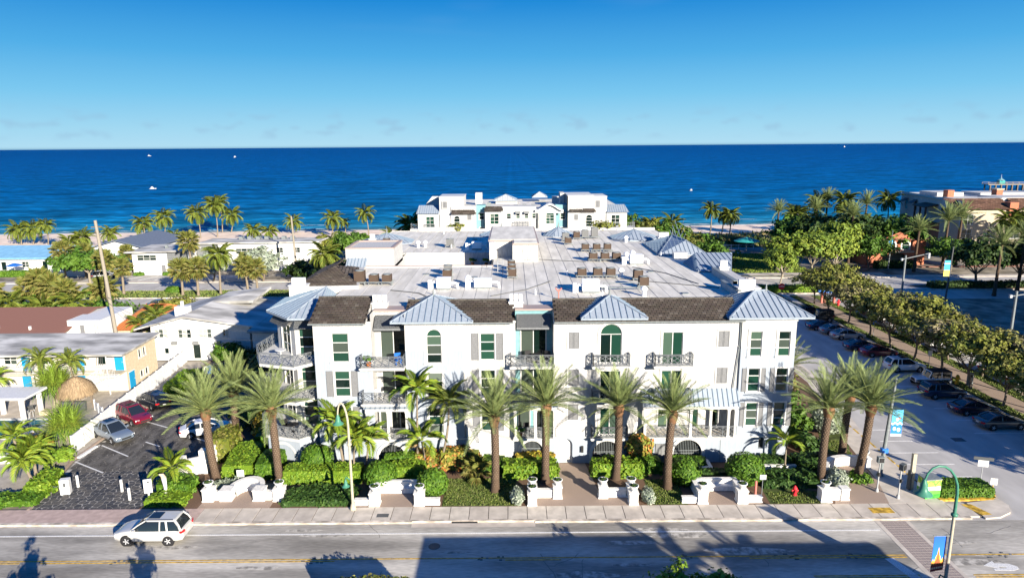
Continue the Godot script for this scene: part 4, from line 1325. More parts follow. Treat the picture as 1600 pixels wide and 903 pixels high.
	m = MB.new()
	for q in [[21.94, 22.41, -73.9, -66.14], [20.74, 21.16, -66.6, -61.34]]:
		m.box(P(q[0], 14.25, q[2]), P(q[1], 14.32, q[3]))
	part(b, "coping", m.mesh(), M["galv"])
	chimney(b, P(22.0, 13.4, -62.6), 2.0, 1.6, 1.0, 1)
	chimney(b, P(23.3, 13.4, -74.0), 1.0, 0.9, 0.9, 1)
	hip(b, 18.8, 25.0, -96.5, -86.2, 13.8, P(22.4, 15.2, -94.5), P(22.9, 15.2, -89.0), true, 0.55)
	finial(b, P(22.4, 15.2, -94.5))
	chimney(b, P(21.0, 13.4, -84.3), 1.6, 1.0, 0.9, 0)
	chimney(b, P(22.0, 13.4, -98.0), 1.8, 1.4, 1.0, 1)
	for q in [[-18.6, -101.2, 4.2, 13.7], [7.4, -107.5, 2.6, 13.7], [-1.6, -108.0, 3.6, 13.7], [18.6, -103.2, 3.8, 13.8]]:
		var n := 8
		var ap := P(q[0], 15.0, q[1])
		for i in n:
			var a := TAU * (i + 0.5) / n; var c := TAU * (i + 1.5) / n
			seamed(b, [P(q[0] + cos(c) * q[2], q[3], q[1] + sin(c) * q[2]), P(q[0] + cos(a) * q[2], q[3], q[1] + sin(a) * q[2]), ap], 0.6, false)
		var ring := PackedVector2Array()
		for i in n: ring.append(Vector2(q[0] + cos(TAU * (i + 0.5) / n) * q[2], q[1] + sin(TAU * (i + 0.5) / n) * q[2]))
		m = MB.new()
		m.prism(ring, q[3] - 0.18, q[3] - 0.01)
		part(b, "eave_trim", m.mesh(), M["metal_far"])
		finial(b, ap)
	chimney(b, P(-20.2, 13.4, -98.5), 0.9, 0.9, 1.0, 1)
	tiled(b, [P(-21.6, 13.95, -66.8), P(-15.7, 13.95, -67.2), P(-18.9, 15.05, -72.5)])
	tiled(b, [P(-21.6, 13.95, -77.5), P(-21.6, 13.95, -66.8), P(-18.9, 15.05, -72.5), P(-19.4, 15.05, -77.5)])
	tiled(b, [P(-15.7, 13.95, -67.2), P(-17.6, 13.95, -77.5), P(-18.9, 15.05, -72.5)])
	m = MB.new()
	m.prism(PackedVector2Array([Vector2(-21.7, -66.6), Vector2(-15.4, -67.0), Vector2(-17.0, -77.6), Vector2(-21.7, -77.6)]), 13.2, 13.93)
	part(b, "upstand", m.mesh(), M["stucco"])
	m = MB.new()
	m.quad(P(-21.7, 0, -77.6), P(-21.7, 0, -67.0), P(-21.7, 13.3, -67.0), P(-21.7, 13.3, -77.6))
	m.box(P(-21.7, 12.6, -67.0), P(-16.9, 13.25, -62.4))
	part(b, "wall", m.mesh(), M["stucco"])
	chimney(b, P(-20.9, 13.2, -65.6), 1.7, 1.0, 1.1, 1)
	m = MB.new()
	m.box(P(-12.2, 13.1, -62.5), P(-9.0, 13.66, -58.5))
	part(b, "roof_strip", m.mesh(), M["roof_membrane_b"])
	m = MB.new()
	m.box(P(-15.5, 13.4, -114.2), P(-7.0, 14.3, -113.8))
	m.box(P(-7.0, 13.4, -114.2), P(24.0, 13.95, -113.9))
	part(b, "parapet", m.mesh(), M["stucco"])
func roof_things() -> void:
	var y := 13.6
	var cab := func(w: float, h: float, c: String) -> ArrayMesh:
		var k := "ac%.2f_%.2f" % [w, h]
		if not cache.has(k):
			var m := MB.new()
			m.box(P(-w * 0.5, 0.3, -w * 0.5), P(w * 0.5, 0.3 + h, w * 0.5))
			for s in [-1, 1]:
				for t in [-1, 1]:
					m.cbox(P(s * w * 0.5, 0.3 + h * 0.5, t * w * 0.5), P(0.07, h, 0.07))
			cache[k] = m.mesh()
			m = MB.new()
			var n := int(h / 0.09)
			for i in n:
				for s in [-1, 1]:
					m.box(P(-w * 0.5 + 0.06, 0.34 + i * h / n, s * (w * 0.5 + 0.012) - 0.012), P(w * 0.5 - 0.06, 0.37 + i * h / n, s * (w * 0.5 + 0.012) + 0.012))
					m.box(P(s * (w * 0.5 + 0.012) - 0.012, 0.34 + i * h / n, -w * 0.5 + 0.06), P(s * (w * 0.5 + 0.012) + 0.012, 0.37 + i * h / n, w * 0.5 - 0.06))
			cache[k + "g"] = m.mesh()
			m = MB.new()
			m.lathe(P(0, 0.3 + h, 0), [[w * 0.46, 0.0], [w * 0.46, 0.06], [w * 0.42, 0.06], [w * 0.42, 0.02], [0.12, 0.025], [0.10, 0.05]], 16)
			cache[k + "f"] = m.mesh()
			m = MB.new()
			for s in [-1, 1]:
				m.box(P(-w * 0.7, 0.20, s * w * 0.36 - 0.04), P(w * 0.7, 0.3, s * w * 0.36 + 0.04))
				for t in [-1, 1]: m.box(P(t * w * 0.6 - 0.04, 0, s * w * 0.36 - 0.04), P(t * w * 0.6 + 0.04, 0.2, s * w * 0.36 + 0.04))
			cache[k + "s"] = m.mesh()
		return cache[k]
	var spots := [
		["leftmost of the three brown condensers beside the brown tiled hip on the roof", -15.7, -69.2, 0.95, 1.15, "ac_brown"], ["middle of the three brown condensers beside the brown tiled hip on the roof", -14.25, -69.2, 0.85, 0.75, "ac_brown"], ["rightmost of the three brown condensers beside the brown tiled hip on the roof", -12.9, -69.2, 0.85, 0.75, "ac_brown"],
		["brown condenser standing right behind the white equipment box left of the court", -6.9, -71.6, 0.85, 0.75, "ac_brown"], ["grey condenser standing close in front of the court's brown coping", -7.1, -74.5, 0.85, 0.75, "ac_grey"],
		["grey brown condenser alone on the roof across the court", -8.7, -95.2, 0.95, 0.9, "ac_grey"], ["small brown condenser in front of the far left turret roof", -18.0, -97.5, 0.85, 0.75, "ac_brown"],
		["nearest of three brown condensers in a line below the stair tower", 0.05, -71.9, 0.8, 0.75, "ac_brown"], ["middle of three brown condensers in a line below the stair tower", 0.0, -74.6, 0.8, 0.75, "ac_brown"], ["farthest of three brown condensers in a line below the stair tower", -0.05, -77.2, 0.8, 0.75, "ac_brown"],
		["brown condenser, left of the back row of three by the far parapet", 9.85, -102.8, 0.85, 0.85, "ac_brown"], ["grey condenser, middle of the back row of three by the far parapet", 11.2, -103.4, 0.9, 1.0, "ac_grey"], ["tall grey condenser, right of the back row of three by the far parapet", 12.7, -104.0, 0.9, 1.3, "ac_grey"],
		["dark grey condenser with a white box on its left near the far parapet", 8.0, -100.6, 0.9, 0.95, "ac_grey"], ["brown condenser just in front of the dark grey one near the far parapet", 8.1, -97.0, 0.85, 0.75, "ac_brown"],
		["left condenser of the second row of three from the far parapet", 9.85, -90.4, 0.85, 0.75, "ac_brown"], ["middle condenser of the second row of three from the far parapet", 11.35, -90.3, 0.85, 0.75, "ac_brown"], ["right condenser of the second row of three from the far parapet", 12.8, -90.4, 0.85, 0.75, "ac_brown"],
		["left brown condenser of the third row of three on the wide roof", 9.98, -82.6, 0.9, 0.75, "ac_brown"], ["middle brown condenser of the third row of three on the wide roof", 11.42, -82.6, 0.9, 0.75, "ac_brown"], ["right brown condenser of the third row of three on the wide roof", 12.82, -82.6, 0.9, 0.75, "ac_brown"],
		["left condenser of the front row of three behind the big white box", 7.5, -71.9, 0.85, 0.75, "ac_brown"], ["middle condenser of the front row of three behind the big white box", 9.2, -71.9, 0.85, 0.75, "ac_brown"], ["right condenser of the front row of three behind the big white box", 10.6, -71.9, 0.85, 0.75, "ac_brown"],
		["farther of the two brown condensers at the right end of the front row", 13.25, -70.4, 0.85, 0.8, "ac_brown"], ["nearer of the two brown condensers at the right end of the front row", 13.1, -66.6, 0.85, 0.8, "ac_brown"]]
	for s in spots:
		var t := thing("ac_condenser", s[0], "air conditioner", P(s[1], y, s[2]), 0, "condensers on the flat roof")
		var me: ArrayMesh = cab.call(s[3], s[4], s[5])
		var k := "ac%.2f_%.2f" % [s[3], s[4]]
		part(t, "cabinet", me, M["ac_brown"] if s[5] == "ac_brown" else M["ac_grey"])
		part(t, "grille", cache[k + "g"], M["dark_grey"] if s[5] == "ac_grey" else M["ac_brown"])
		part(t, "fan_guard", cache[k + "f"], M["galv"])
		part(t, "stand", cache[k + "s"], M["galv"])
	var boxes := [
		["white equipment box with pipes behind the first metal hip roof", -6.8, -66.6, 1.3, 0.9], ["low white equipment box with pipes left of the three condensers in a line", -2.9, -67.0, 1.7, 0.7],
		["biggest white equipment box on the roof, behind the middle metal hip", 7.6, -64.6, 1.6, 1.0], ["white equipment box at the right end of the third condenser row", 14.8, -80.2, 1.5, 0.9],
		["pale equipment box in the shadow left of the stair tower", -4.8, -93.0, 1.3, 0.8]]
	for s in boxes:
		var t := thing("equipment_box", s[0], "equipment box", P(s[1], y, s[2]), 0, "white equipment boxes on the roof")
		var m := MB.new()
		m.box(P(-s[3] * 0.5, 0.2, -0.5), P(s[3] * 0.5, 0.2 + s[4], 0.5))
		m.box(P(-s[3] * 0.5 - 0.04, 0.2 + s[4], -0.54), P(s[3] * 0.5 + 0.04, 0.26 + s[4], 0.54))
		part(t, "casing", m.mesh(), M["white_unit"])
		m = MB.new()
		for a in [-0.4, 0.4]: m.box(P(-s[3] * 0.5, 0, a - 0.06), P(s[3] * 0.5, 0.2, a + 0.06))
		part(t, "stand", m.mesh(), M["galv"])
		m = MB.new()
		var q: float = s[3] * 0.5
		m.tube([P(q, 0.6, 0), P(q + 0.5, 0.6, 0), P(q + 0.7, 0.5, 0), P(q + 0.75, 0.0, 0)], [0.12, 0.12, 0.12, 0.12], 8)
		m.tube([P(-q, 0.7, 0.1), P(-q - 0.35, 0.75, 0.1), P(-q - 0.5, 0.6, 0.1), P(-q - 0.5, 0.0, 0.1)], [0.1, 0.1, 0.1, 0.1], 8)
		m.box(P(-q - 0.9, 0.0, -0.3), P(-q - 0.55, 0.9, 0.1))
		part(t, "duct", m.mesh(), M["white_unit"])
	var vents := [
		["white mushroom vent between the two small equipment boxes", -4.5, -68.8], ["white mushroom vent beside the front condenser row", 11.8, -72.4], ["white mushroom vent behind the tile ridge near the middle hip", 12.4, -62.6], ["white vent before the far right turret", 16.7, -99.0],
		["left of the white vents grouped by the third condenser row", 14.2, -83.5], ["right of the white vents grouped by the third condenser row", 15.2, -84.8], ["left of two small vents across the court", -13.2, -95.4], ["right of two small vents across the court", -12.2, -95.6]]
	for s in vents:
		var m := MB.new()
		m.lathe(V, [[0.2, 0.0], [0.2, 0.55], [0.34, 0.6], [0.36, 0.7], [0.22, 0.9], [0.05, 0.98]], 12)
		one("roof_vent", s[0], "roof vent", m.mesh(), M["white_unit"], at(s[1], y, s[2]), "roof vents")
	var m := MB.new()
	m.tube([P(0, 0, 0), P(0, 0.9, 0)], [0.05, 0.05], 8)
	m.tube([P(0, 0.7, 0), P(0.28, 1.05, 0)], [0.05, 0.07], 8)
	m.tube([P(0, 0.7, 0), P(-0.28, 1.05, 0)], [0.05, 0.07], 8)
	one("standpipe", "red forked fire standpipe on the roof behind the tile ridge", "standpipe", m.mesh(), M["rust_red"], at(4.3, y, -61.6))
	m = MB.new()
	for s in [8.9, 10.6, 12.4]: m.tube([P(s, 0, -65.0), P(s, 0.8, -65.0)], [0.03, 0.03], 6)
	m.tube([P(8.9, 0.8, -65.0), P(12.4, 0.8, -65.0)], [0.04, 0.04], 6)
	m.tube([P(8.5, 0.25, -65.4), P(12.9, 0.25, -65.4)], [0.07, 0.07], 6)
	one("pipe_rail", "grey pipe run on posts right of the biggest white box", "pipe", m.mesh(), M["galv"], at(0, y, 0))
	m = MB.new()
	for s in [-0.3, 0.3]:
		m.tube([P(s, 0, 0.9), P(s, 0.9, 0.8), P(s, 1.35, 0.2), P(s, 1.35, -0.6), P(s, 0.8, -1.1)], [0.03, 0.03, 0.03, 0.03, 0.03], 6)
	for q in [P(0, 0.3, 0.87), P(0, 0.6, 0.83), P(0, 0.9, 0.8), P(0, 1.2, 0.4), P(0, 1.35, -0.1), P(0, 1.3, -0.7)]:
		m.tube([q + P(-0.3, 0, 0), q + P(0.3, 0, 0)], [0.025, 0.025], 6)
	one("roof_ladder", "bent metal ladder on the roof left of the three condensers in a line", "ladder", m.mesh(), M["steel"], at(-1.3, y, -76.5))
	for q in [["thin dark cable across the roof left of the biggest white box", [-2, -63], [1.5, -66], [4, -70]], ["thin cable running from the front condensers to the right parapet", [11.5, -71], [15, -69], [20.5, -66]], ["thin cable from the middle condensers towards the stair tower", [9, -82], [6, -83], [3.4, -84]], ["thin cable across the left front roof", [-12, -66], [-9, -64.5], [-7.5, -62]], ["thin cable along the right roof field", [14, -78], [17, -74], [19, -68]]]:
		m = MB.new()
		m.tube([P(q[1][0], 0.05, q[1][1]), P(q[2][0], 0.05, q[2][1]), P(q[3][0], 0.05, q[3][1])], [0.045, 0.045, 0.045], 5)
		one("roof_cable", q[0], "cable", m.mesh(), M["dark_grey"], at(0, y, 0))
	for q in [["square roof drain cover on the right roof field", 15.5, -75], ["square roof drain cover near the tile ridge", 16.5, -63.5], ["square roof drain cover before the court", -9.5, -74.5], ["square roof drain cover across the court", -5.5, -103], ["square roof drain cover left of the stair tower ladder", -4.0, -72.5]]:
		one("roof_drain", q[0], "roof drain", boxm(P(-0.3, 0, -0.3), P(0.3, 0.09, 0.3)), M["galv"], at(q[1], y + 0.012, q[2]))
	var pipes: Array = []
	for k in 12: pipes.append(Vector2(R(-12, 20), [R(-77, -61), R(-112, -62)][k % 2] if k % 4 else R(-110, -101)))
	pipes.sort_custom(func(a: Vector2, b: Vector2) -> bool: return a.x / -a.y < b.x / -b.y)
	var od := ["first", "second", "third", "fourth", "fifth", "sixth", "seventh", "eighth", "ninth", "tenth", "eleventh", "twelfth"]
	for k in 12:
		m = MB.new()
		m.lathe(V, [[0.07, 0.0], [0.07, R(0.3, 0.55)], [0.02, 0.56]], 6)
		one("vent_pipe", "short white vent pipe on the flat roof, %s of twelve from the left" % od[k], "vent pipe", m.mesh(), M["white_unit"], at(pipes[k].x, y, pipes[k].y), "vent pipes on the roof")
func leaf_quad(m: MB, p: Vector3, nrm: Vector3, s: float, aspect := 1.6) -> void:
	var t := nrm.cross(P(R(-1, 1), R(-1, 1), R(-1, 1)))
	if t.length() < 0.01: t = Vector3.RIGHT
	t = t.normalized()
	var u := nrm.cross(t).normalized()
	var a := p - u * s * 0.5 * aspect
	var b := p + u * s * 0.5 * aspect
	var l := p + t * s * 0.5 + nrm * s * 0.12
	var r := p - t * s * 0.5 + nrm * s * 0.12
	m.tri(a, r, b)
	m.tri(a, b, l)
func pick(cols: Array) -> Color:
	var a: Color = cols[rng.randi() % cols.size()]
	var b: Color = cols[rng.randi() % cols.size()]
	var k := R(0.85, 1.15)
	var c := a.lerp(b, rng.randf())
	return Color(c.r * k, c.g * k, c.b * k)
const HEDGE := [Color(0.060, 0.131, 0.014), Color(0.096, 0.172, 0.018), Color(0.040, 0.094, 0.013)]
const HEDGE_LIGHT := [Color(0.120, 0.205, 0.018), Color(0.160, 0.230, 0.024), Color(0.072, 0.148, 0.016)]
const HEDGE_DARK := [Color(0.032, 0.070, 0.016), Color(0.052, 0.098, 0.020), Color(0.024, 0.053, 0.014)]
const CROTON := [Color(0.17, 0.20, 0.03), Color(0.30, 0.10, 0.03), Color(0.08, 0.12, 0.025), Color(0.30, 0.22, 0.05)]
const SILVER := [Color(0.22, 0.26, 0.20), Color(0.30, 0.33, 0.27), Color(0.15, 0.19, 0.13)]
const YELLOWISH := [Color(0.30, 0.26, 0.03), Color(0.17, 0.20, 0.03), Color(0.36, 0.20, 0.04)]
const OLIVE := [Color(0.12, 0.145, 0.024), Color(0.175, 0.185, 0.03), Color(0.065, 0.085, 0.018), Color(0.145, 0.13, 0.045)]
const TWIGGY := [Color(0.15, 0.145, 0.045), Color(0.21, 0.175, 0.12), Color(0.09, 0.10, 0.03), Color(0.19, 0.19, 0.045)]
const GREEN_TREE := [Color(0.048, 0.107, 0.014), Color(0.080, 0.148, 0.018), Color(0.036, 0.074, 0.012)]
const DEEP := [Color(0.020, 0.041, 0.013), Color(0.032, 0.061, 0.016), Color(0.048, 0.082, 0.016)]
func hedge(called: String, label: String, category: String, p: Vector3, s: Vector3, turn: float, cols: Array, leaf := 0.15, dens := 70.0, group := "", rough := 0.07) -> void:
	var m := MB.new()
	m.tinted = true
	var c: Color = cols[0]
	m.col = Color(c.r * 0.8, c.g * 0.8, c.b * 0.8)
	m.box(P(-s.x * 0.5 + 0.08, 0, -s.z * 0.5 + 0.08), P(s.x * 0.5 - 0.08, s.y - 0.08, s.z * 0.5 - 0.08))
	var f := FastNoiseLite.new()
	f.seed = rng.randi() % 1000
	f.frequency = 0.5
	var faces := [[P(0, 1, 0), s.x * s.z], [P(0, 0, 1), s.x * s.y], [P(0, 0, -1), s.x * s.y], [P(1, 0, 0), s.z * s.y], [P(-1, 0, 0), s.z * s.y]]
	for q in faces:
		var nn: Vector3 = q[0]
		var k := int(q[1] * dens)
		for i in k:
			var a := P(R(-0.5, 0.5) * s.x, R(0.0, 1.0) * s.y, R(-0.5, 0.5) * s.z)
			if nn.y > 0.5: a.y = s.y
			elif absf(nn.z) > 0.5: a.z = nn.z * s.z * 0.5
			else: a.x = nn.x * s.x * 0.5
			var e := P(a.x / (s.x * 0.5), (a.y / s.y - 0.5) * 2.0, a.z / (s.z * 0.5))
			var cut := maxf(0.0, absf(e.x) + maxf(0.0, e.y) + absf(e.z) - 1.75) * 0.12
			a += nn * (f.get_noise_3dv(a + p) * 2.2 * rough + R(-rough, rough)) - P(e.x * s.x * 0.25, maxf(0, e.y) * s.y * 0.5, e.z * s.z * 0.25).normalized() * cut * 2.0
			m.col = pick(cols)
			leaf_quad(m, a, (nn + P(R(-1, 1), R(-0.4, 1), R(-1, 1)) * 0.75).normalized(), leaf * R(0.7, 1.3))
	one(called, label, category, m.mesh(), M["leaf"], Transform3D(Basis(Vector3.UP, turn), p), group)
func ball(called: String, label: String, category: String, p: Vector3, r: Vector3, cols: Array, leaf := 0.14, dens := 75.0, group := "", rough := 0.05) -> void:
	var m := MB.new()
	m.tinted = true
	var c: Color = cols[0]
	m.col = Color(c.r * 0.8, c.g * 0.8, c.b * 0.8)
	var rings: Array = []
	for i in 7:
		var t := -PI / 2 + PI * (i + 0.5) / 7
		var ring := PackedVector3Array()
		for k in 12:
			var a := -TAU * k / 12
			ring.append(P(cos(a) * cos(t) * r.x, sin(t) * r.y, sin(a) * cos(t) * r.z) * 0.93)
		rings.append(ring)
	m.loft(rings)
	var f := FastNoiseLite.new()
	f.seed = rng.randi() % 1000
	f.frequency = 0.6
	var area := 4 * PI * pow((pow(r.x * r.y, 1.6) + pow(r.x * r.z, 1.6) + pow(r.y * r.z, 1.6)) / 3.0, 1 / 1.6)
	for i in int(area * dens):
		var d := P(R(-1, 1), R(-1, 1), R(-1, 1))
		while d.length() > 1.0 or d.length() < 0.1: d = P(R(-1, 1), R(-1, 1), R(-1, 1))
		d = d.normalized()
		if d.y * r.y + p.y < 0.0: continue
		m.col = pick(cols)
		leaf_quad(m, d * r * (1.0 + f.get_noise_3dv(d * 2.0 + p) * 2.0 * rough + R(-rough, rough)), (d + P(R(-1, 1), R(-0.4, 1), R(-1, 1)) * 0.7).normalized(), leaf * R(0.7, 1.3))
	one(called, label, category, m.mesh(), M["leaf"], Transform3D(Basis(), p), group)
func crown_mesh(sd: int, clumps: int, per: int, rad: Vector3, leaf: float, cols: Array, spread := 0.26, flat := 0.0) -> ArrayMesh:
	var old := rng.state
	rng.seed = sd
	var m := MB.new()
	m.tinted = true
	var f := FastNoiseLite.new()
	f.seed = sd
	f.frequency = 0.9
	for i in clumps:
		var d := P(R(-1, 1), R(-1, 1), R(-1, 1))
		while d.length() > 1.0 or d.length() < 0.15: d = P(R(-1, 1), R(-1, 1), R(-1, 1))
		d = d.normalized()
		if d.y < -0.45: d.y *= -0.6
		var k := pow(rng.randf(), 0.45) * (1.0 + f.get_noise_3dv(d * 1.6) * 0.7)
		var o := d * rad * k
		if flat > 0: o.y = maxf(o.y, -rad.y * flat)
		var tone: Color = pick(cols)
		for j in per:
			var g := P(rng.randfn(), rng.randfn() * 0.7, rng.randfn()) * spread * rad.x
			var c2 := tone.lerp(pick(cols), 0.35)
			m.col = c2
			leaf_quad(m, o + g * 0.6, (g.normalized() + d * 0.5 + P(0, 0.5, 0) + P(R(-1, 1), R(-1, 1), R(-1, 1)) * 0.7).normalized(), leaf * R(0.65, 1.35))
	rng.state = old
	return m.mesh()
func crown(called: String, sd: int, clumps: int, per: int, rad: Vector3, leaf: float, cols: Array, spread := 0.26) -> ArrayMesh:
	if not cache.has(called): cache[called] = crown_mesh(sd, clumps, per, rad, leaf, cols, spread)
	return cache[called]
func branches_mesh(sd: int, h: float, r: float, spread: float, n: int, twig := 3) -> ArrayMesh:
	var old := rng.state
	rng.seed = sd
	var m := MB.new()
	var fork := P(R(-0.1, 0.1) * h, h * 0.42, R(-0.1, 0.1) * h)
	m.tube([V, fork * 0.5 + P(R(-0.08, 0.08), 0, R(-0.08, 0.08)), fork], [r, r * 0.85, r * 0.75], 8)
	for i in n:
		var a := TAU * i / n + R(-0.4, 0.4)
		var e := fork + P(cos(a) * spread * R(0.6, 1.0), h * R(0.35, 0.62), sin(a) * spread * R(0.6, 1.0))
		var mid := fork.lerp(e, 0.5) + P(R(-0.2, 0.2), R(-0.25, 0.1), R(-0.2, 0.2))
		m.tube([fork, mid, e], [r * 0.55, r * 0.36, r * 0.14], 6)
		for t in twig:
			var q := mid.lerp(e, R(0.0, 0.7))
			var w := q + P(R(-1, 1) * spread * 0.45, R(0.1, 0.3) * h, R(-1, 1) * spread * 0.45)
			m.tube([q, q.lerp(w, 0.5) + P(0, 0.1, 0), w], [r * 0.22, r * 0.14, r * 0.05], 5)
	rng.state = old
	return m.mesh()
func tree(label: String, category: String, p: Vector3, turn: float, s: float, cm: ArrayMesh, up: float, tm: ArrayMesh, bark: String, group := "", called := "tree", sy := 1.0) -> Node3D:
	var t := thing(called, label, category, p, turn, group)
	part(t, "trunk", tm, M[bark], Transform3D(Basis().scaled(P(s, s * sy, s)), V))
	part(t, "crown", cm, M["leaf"], Transform3D(Basis().scaled(P(s, s * sy, s)), P(0, up * s * sy, 0)))
	return t
func frond_mesh(sd: int, l: float, pairs: int, leaflet: float, arch: float, vee: float, droop: float, width: float, cols: Array, start := 0.14) -> MB:
	var old := rng.state
	rng.seed = sd
	var m := MB.new()
	m.tinted = true
	var pts: Array = []
	var rad: Array = []
	var p := V
	var n := 12
	for i in n + 1:
		var t := float(i) / n
		pts.append(p)
		rad.append(lerpf(0.035, 0.008, t) * l / 3.5)
		var a := -arch * pow(t, 1.35)
		p += P(cos(a), sin(a), 0) * l / n
	var c: Color = cols[0]
	m.col = Color(c.r * 1.1 + 0.03, c.g * 1.05 + 0.02, c.b)
	m.tube(pts, rad, 4, false)
	for i in pairs:
		var t := start + (1.0 - start) * (i + 0.5) / pairs
		var fi := t * n
		var k := mini(int(fi), n - 1)
		var o: Vector3 = pts[k].lerp(pts[k + 1], fi - k)
		var d: Vector3 = (pts[k + 1] - pts[k]).normalized()
		var up := P(-d.y, d.x, 0)
		var ll := leaflet * (0.35 + 0.65 * sin(PI * pow(0.12 + 0.85 * t, 0.8))) * R(0.85, 1.1)
		for s in [-1.0, 1.0]:
			var g: Vector3 = (d * (0.55 + 0.5 * t) + P(0, 0, s) * (0.95 - 0.3 * t) + up * (vee + R(-0.12, 0.12))).normalized()
			var tip: Vector3 = o + g * ll + P(0, -droop * ll, 0)
			var mid: Vector3 = o + g * ll * 0.5 + P(0, -droop * ll * 0.12, 0)
			var w := d * width * 0.5
			m.col = pick(cols)
			m.tri(o, mid + w, tip)
			m.tri(o, tip, mid - w)
	rng.state = old
	return m
func fan_mesh(sd: int, stalk: float, r: float, n: int, cols: Array) -> MB:
	var old := rng.state
	rng.seed = sd
	var m := MB.new()
	m.tinted = true
	m.col = cols[0]
	m.tube([V, P(stalk * 0.5, 0.02, 0), P(stalk, -0.08, 0)], [0.02, 0.016, 0.012], 4, false)
	var o := P(stalk, -0.08, 0)
	for i in n:
		var a := lerpf(-2.3, 2.3, (i + 0.5) / n)
		var w := 2.0 / n
		var d := P(cos(a), 0, sin(a))
		var e := P(-sin(a), 0, cos(a))
		var ll := r * (0.75 + 0.25 * cos(a)) * R(0.9, 1.1)
		m.col = pick(cols)
		var mid := o + d * ll * 0.6 + P(0, 0.02, 0)
		var tip := o + d * ll + P(0, -0.28 * ll, 0)
		m.tri(o, mid + e * w * ll * 0.55, tip)
		m.tri(o, tip, mid - e * w * ll * 0.55)
	rng.state = old
	return m
const DATE := [Color(0.156, 0.204, 0.075), Color(0.212, 0.253, 0.103), Color(0.106, 0.146, 0.047)]
const COCO := [Color(0.104, 0.148, 0.024), Color(0.176, 0.189, 0.032), Color(0.064, 0.102, 0.020)]
const ARECA := [Color(0.128, 0.205, 0.024), Color(0.216, 0.246, 0.024), Color(0.080, 0.156, 0.020)]
const SABAL := [Color(0.120, 0.139, 0.032), Color(0.168, 0.164, 0.040), Color(0.080, 0.102, 0.024), Color(0.200, 0.164, 0.056)]
const DRY := [Color(0.34, 0.25, 0.12), Color(0.42, 0.20, 0.06), Color(0.26, 0.18, 0.09)]
func fronds_of(kind: String) -> Array:
	if cache.has("fr_" + kind): return cache["fr_" + kind]
	var a: Array = []
	for i in 3:
		match kind:
			"date": a.append(frond_mesh(40 + i, 3.75 + 0.12 * i, 46, 0.68, 0.32 + 0.2 * i, 0.36, 0.05, 0.062, DATE, 0.10))
			"coco": a.append(frond_mesh(50 + i, 3.4, 34, 0.95, 1.2 + 0.35 * i, 0.05, 0.55, 0.095, COCO, 0.18))
			"areca": a.append(frond_mesh(60 + i, 2.5, 32, 0.75, 1.1 + 0.4 * i, 0.30, 0.40, 0.075, ARECA, 0.2))
			"fox": a.append(frond_mesh(70 + i, 2.4, 40, 0.55, 1.3 + 0.4 * i, 0.2, 0.3, 0.075, COCO, 0.12))
			"sabal": a.append(fan_mesh(80 + i, 0.95, 0.95, 15, SABAL))
			"strap": a.append(strap_mesh(90 + i, 2.3))
	cache["fr_" + kind] = a
	var meshes: Array = []
	for b in a: meshes.append(b.mesh())
	cache["frm_" + kind] = meshes
	return a
func strap_mesh(sd: int, l: float) -> MB:
	var m := MB.new()
	m.tinted = true
	var n := 6
	var p := V
	var cols := [Color(0.16, 0.24, 0.03), Color(0.22, 0.28, 0.04), Color(0.10, 0.17, 0.025)]
	m.col = cols[sd % 3]
	var last := V
	for i in n:
		var t := float(i) / n
		var a := -1.35 * pow(t, 1.3)
		var q := p + P(cos(a), sin(a), 0) * l / n
		var w0 := P(0, 0, 0.05 * (1.0 - t))
		var w1 := P(0, 0, 0.05 * (1.0 - t - 1.0 / n))
		m.quad(p - w0, q - w1, q + w1, p + w0)
		p = q
	return m
func leaf_bases(kind: String, n: int, sd: int) -> Array:
	var old := rng.state
	rng.seed = sd
	var a: Array = []
	for i in n:
		var t := (i + 0.5) / n
		var pitch := 0.0
		match kind:
			"date": pitch = lerpf(1.52, 0.16, pow(t, 0.85)) if i < n - 3 else R(-0.35, -0.05)
			"coco": pitch = lerpf(1.35, -0.55, t)
			"areca": pitch = lerpf(1.4, 0.25, t)
			"fox": pitch = lerpf(1.35, 0.0, t)
			"sabal": pitch = lerpf(1.5, -0.95, t)
			"strap": pitch = lerpf(1.5, -0.45, t)
		pitch += R(-0.13, 0.13)
		var yaw := i * 2.39996 + R(-0.2, 0.2)
		var s := R(0.88, 1.06)
		a.append([Basis(Vector3.UP, yaw) * Basis(P(0, 0, 1), pitch) * Basis(Vector3.RIGHT, R(-0.25, 0.25)) * Basis().scaled(P(s, s, s)), mini(2, int(t * 3))])
	rng.state = old
	return a
func crown_of(kind: String, n: int, sd: int) -> ArrayMesh:
	var k := "cr_%s_%d_%d" % [kind, n, sd]
	if cache.has(k): return cache[k]
	var fr := fronds_of(kind)
	var m := MB.new()
	m.tinted = true
	for q in leaf_bases(kind, n, sd): m.add(fr[q[1]], Transform3D(q[0], V))
	cache[k] = m.mesh()
	return cache[k]
func trunk_mesh(base: Vector3, top: Vector3, r0: float, r1: float, bumps: int, bow := 0.0, seg := 10) -> ArrayMesh:
	var m := MB.new()
	var pts: Array = []
	var rad: Array = []
	var n := bumps * 2
	var side := (top - base).cross(P(0.3, 0, 1)).normalized()
	for i in n + 1:
		var t := float(i) / n
		pts.append(base.lerp(top, t) + side * bow * sin(PI * t))
		var r := lerpf(r0, r1, t) + 0.12 * exp(-t * 14.0) * (r0 / 0.3)
		rad.append(r * (1.06 if i % 2 else 0.95))
	m.tube(pts, rad, seg)
	return m.mesh()
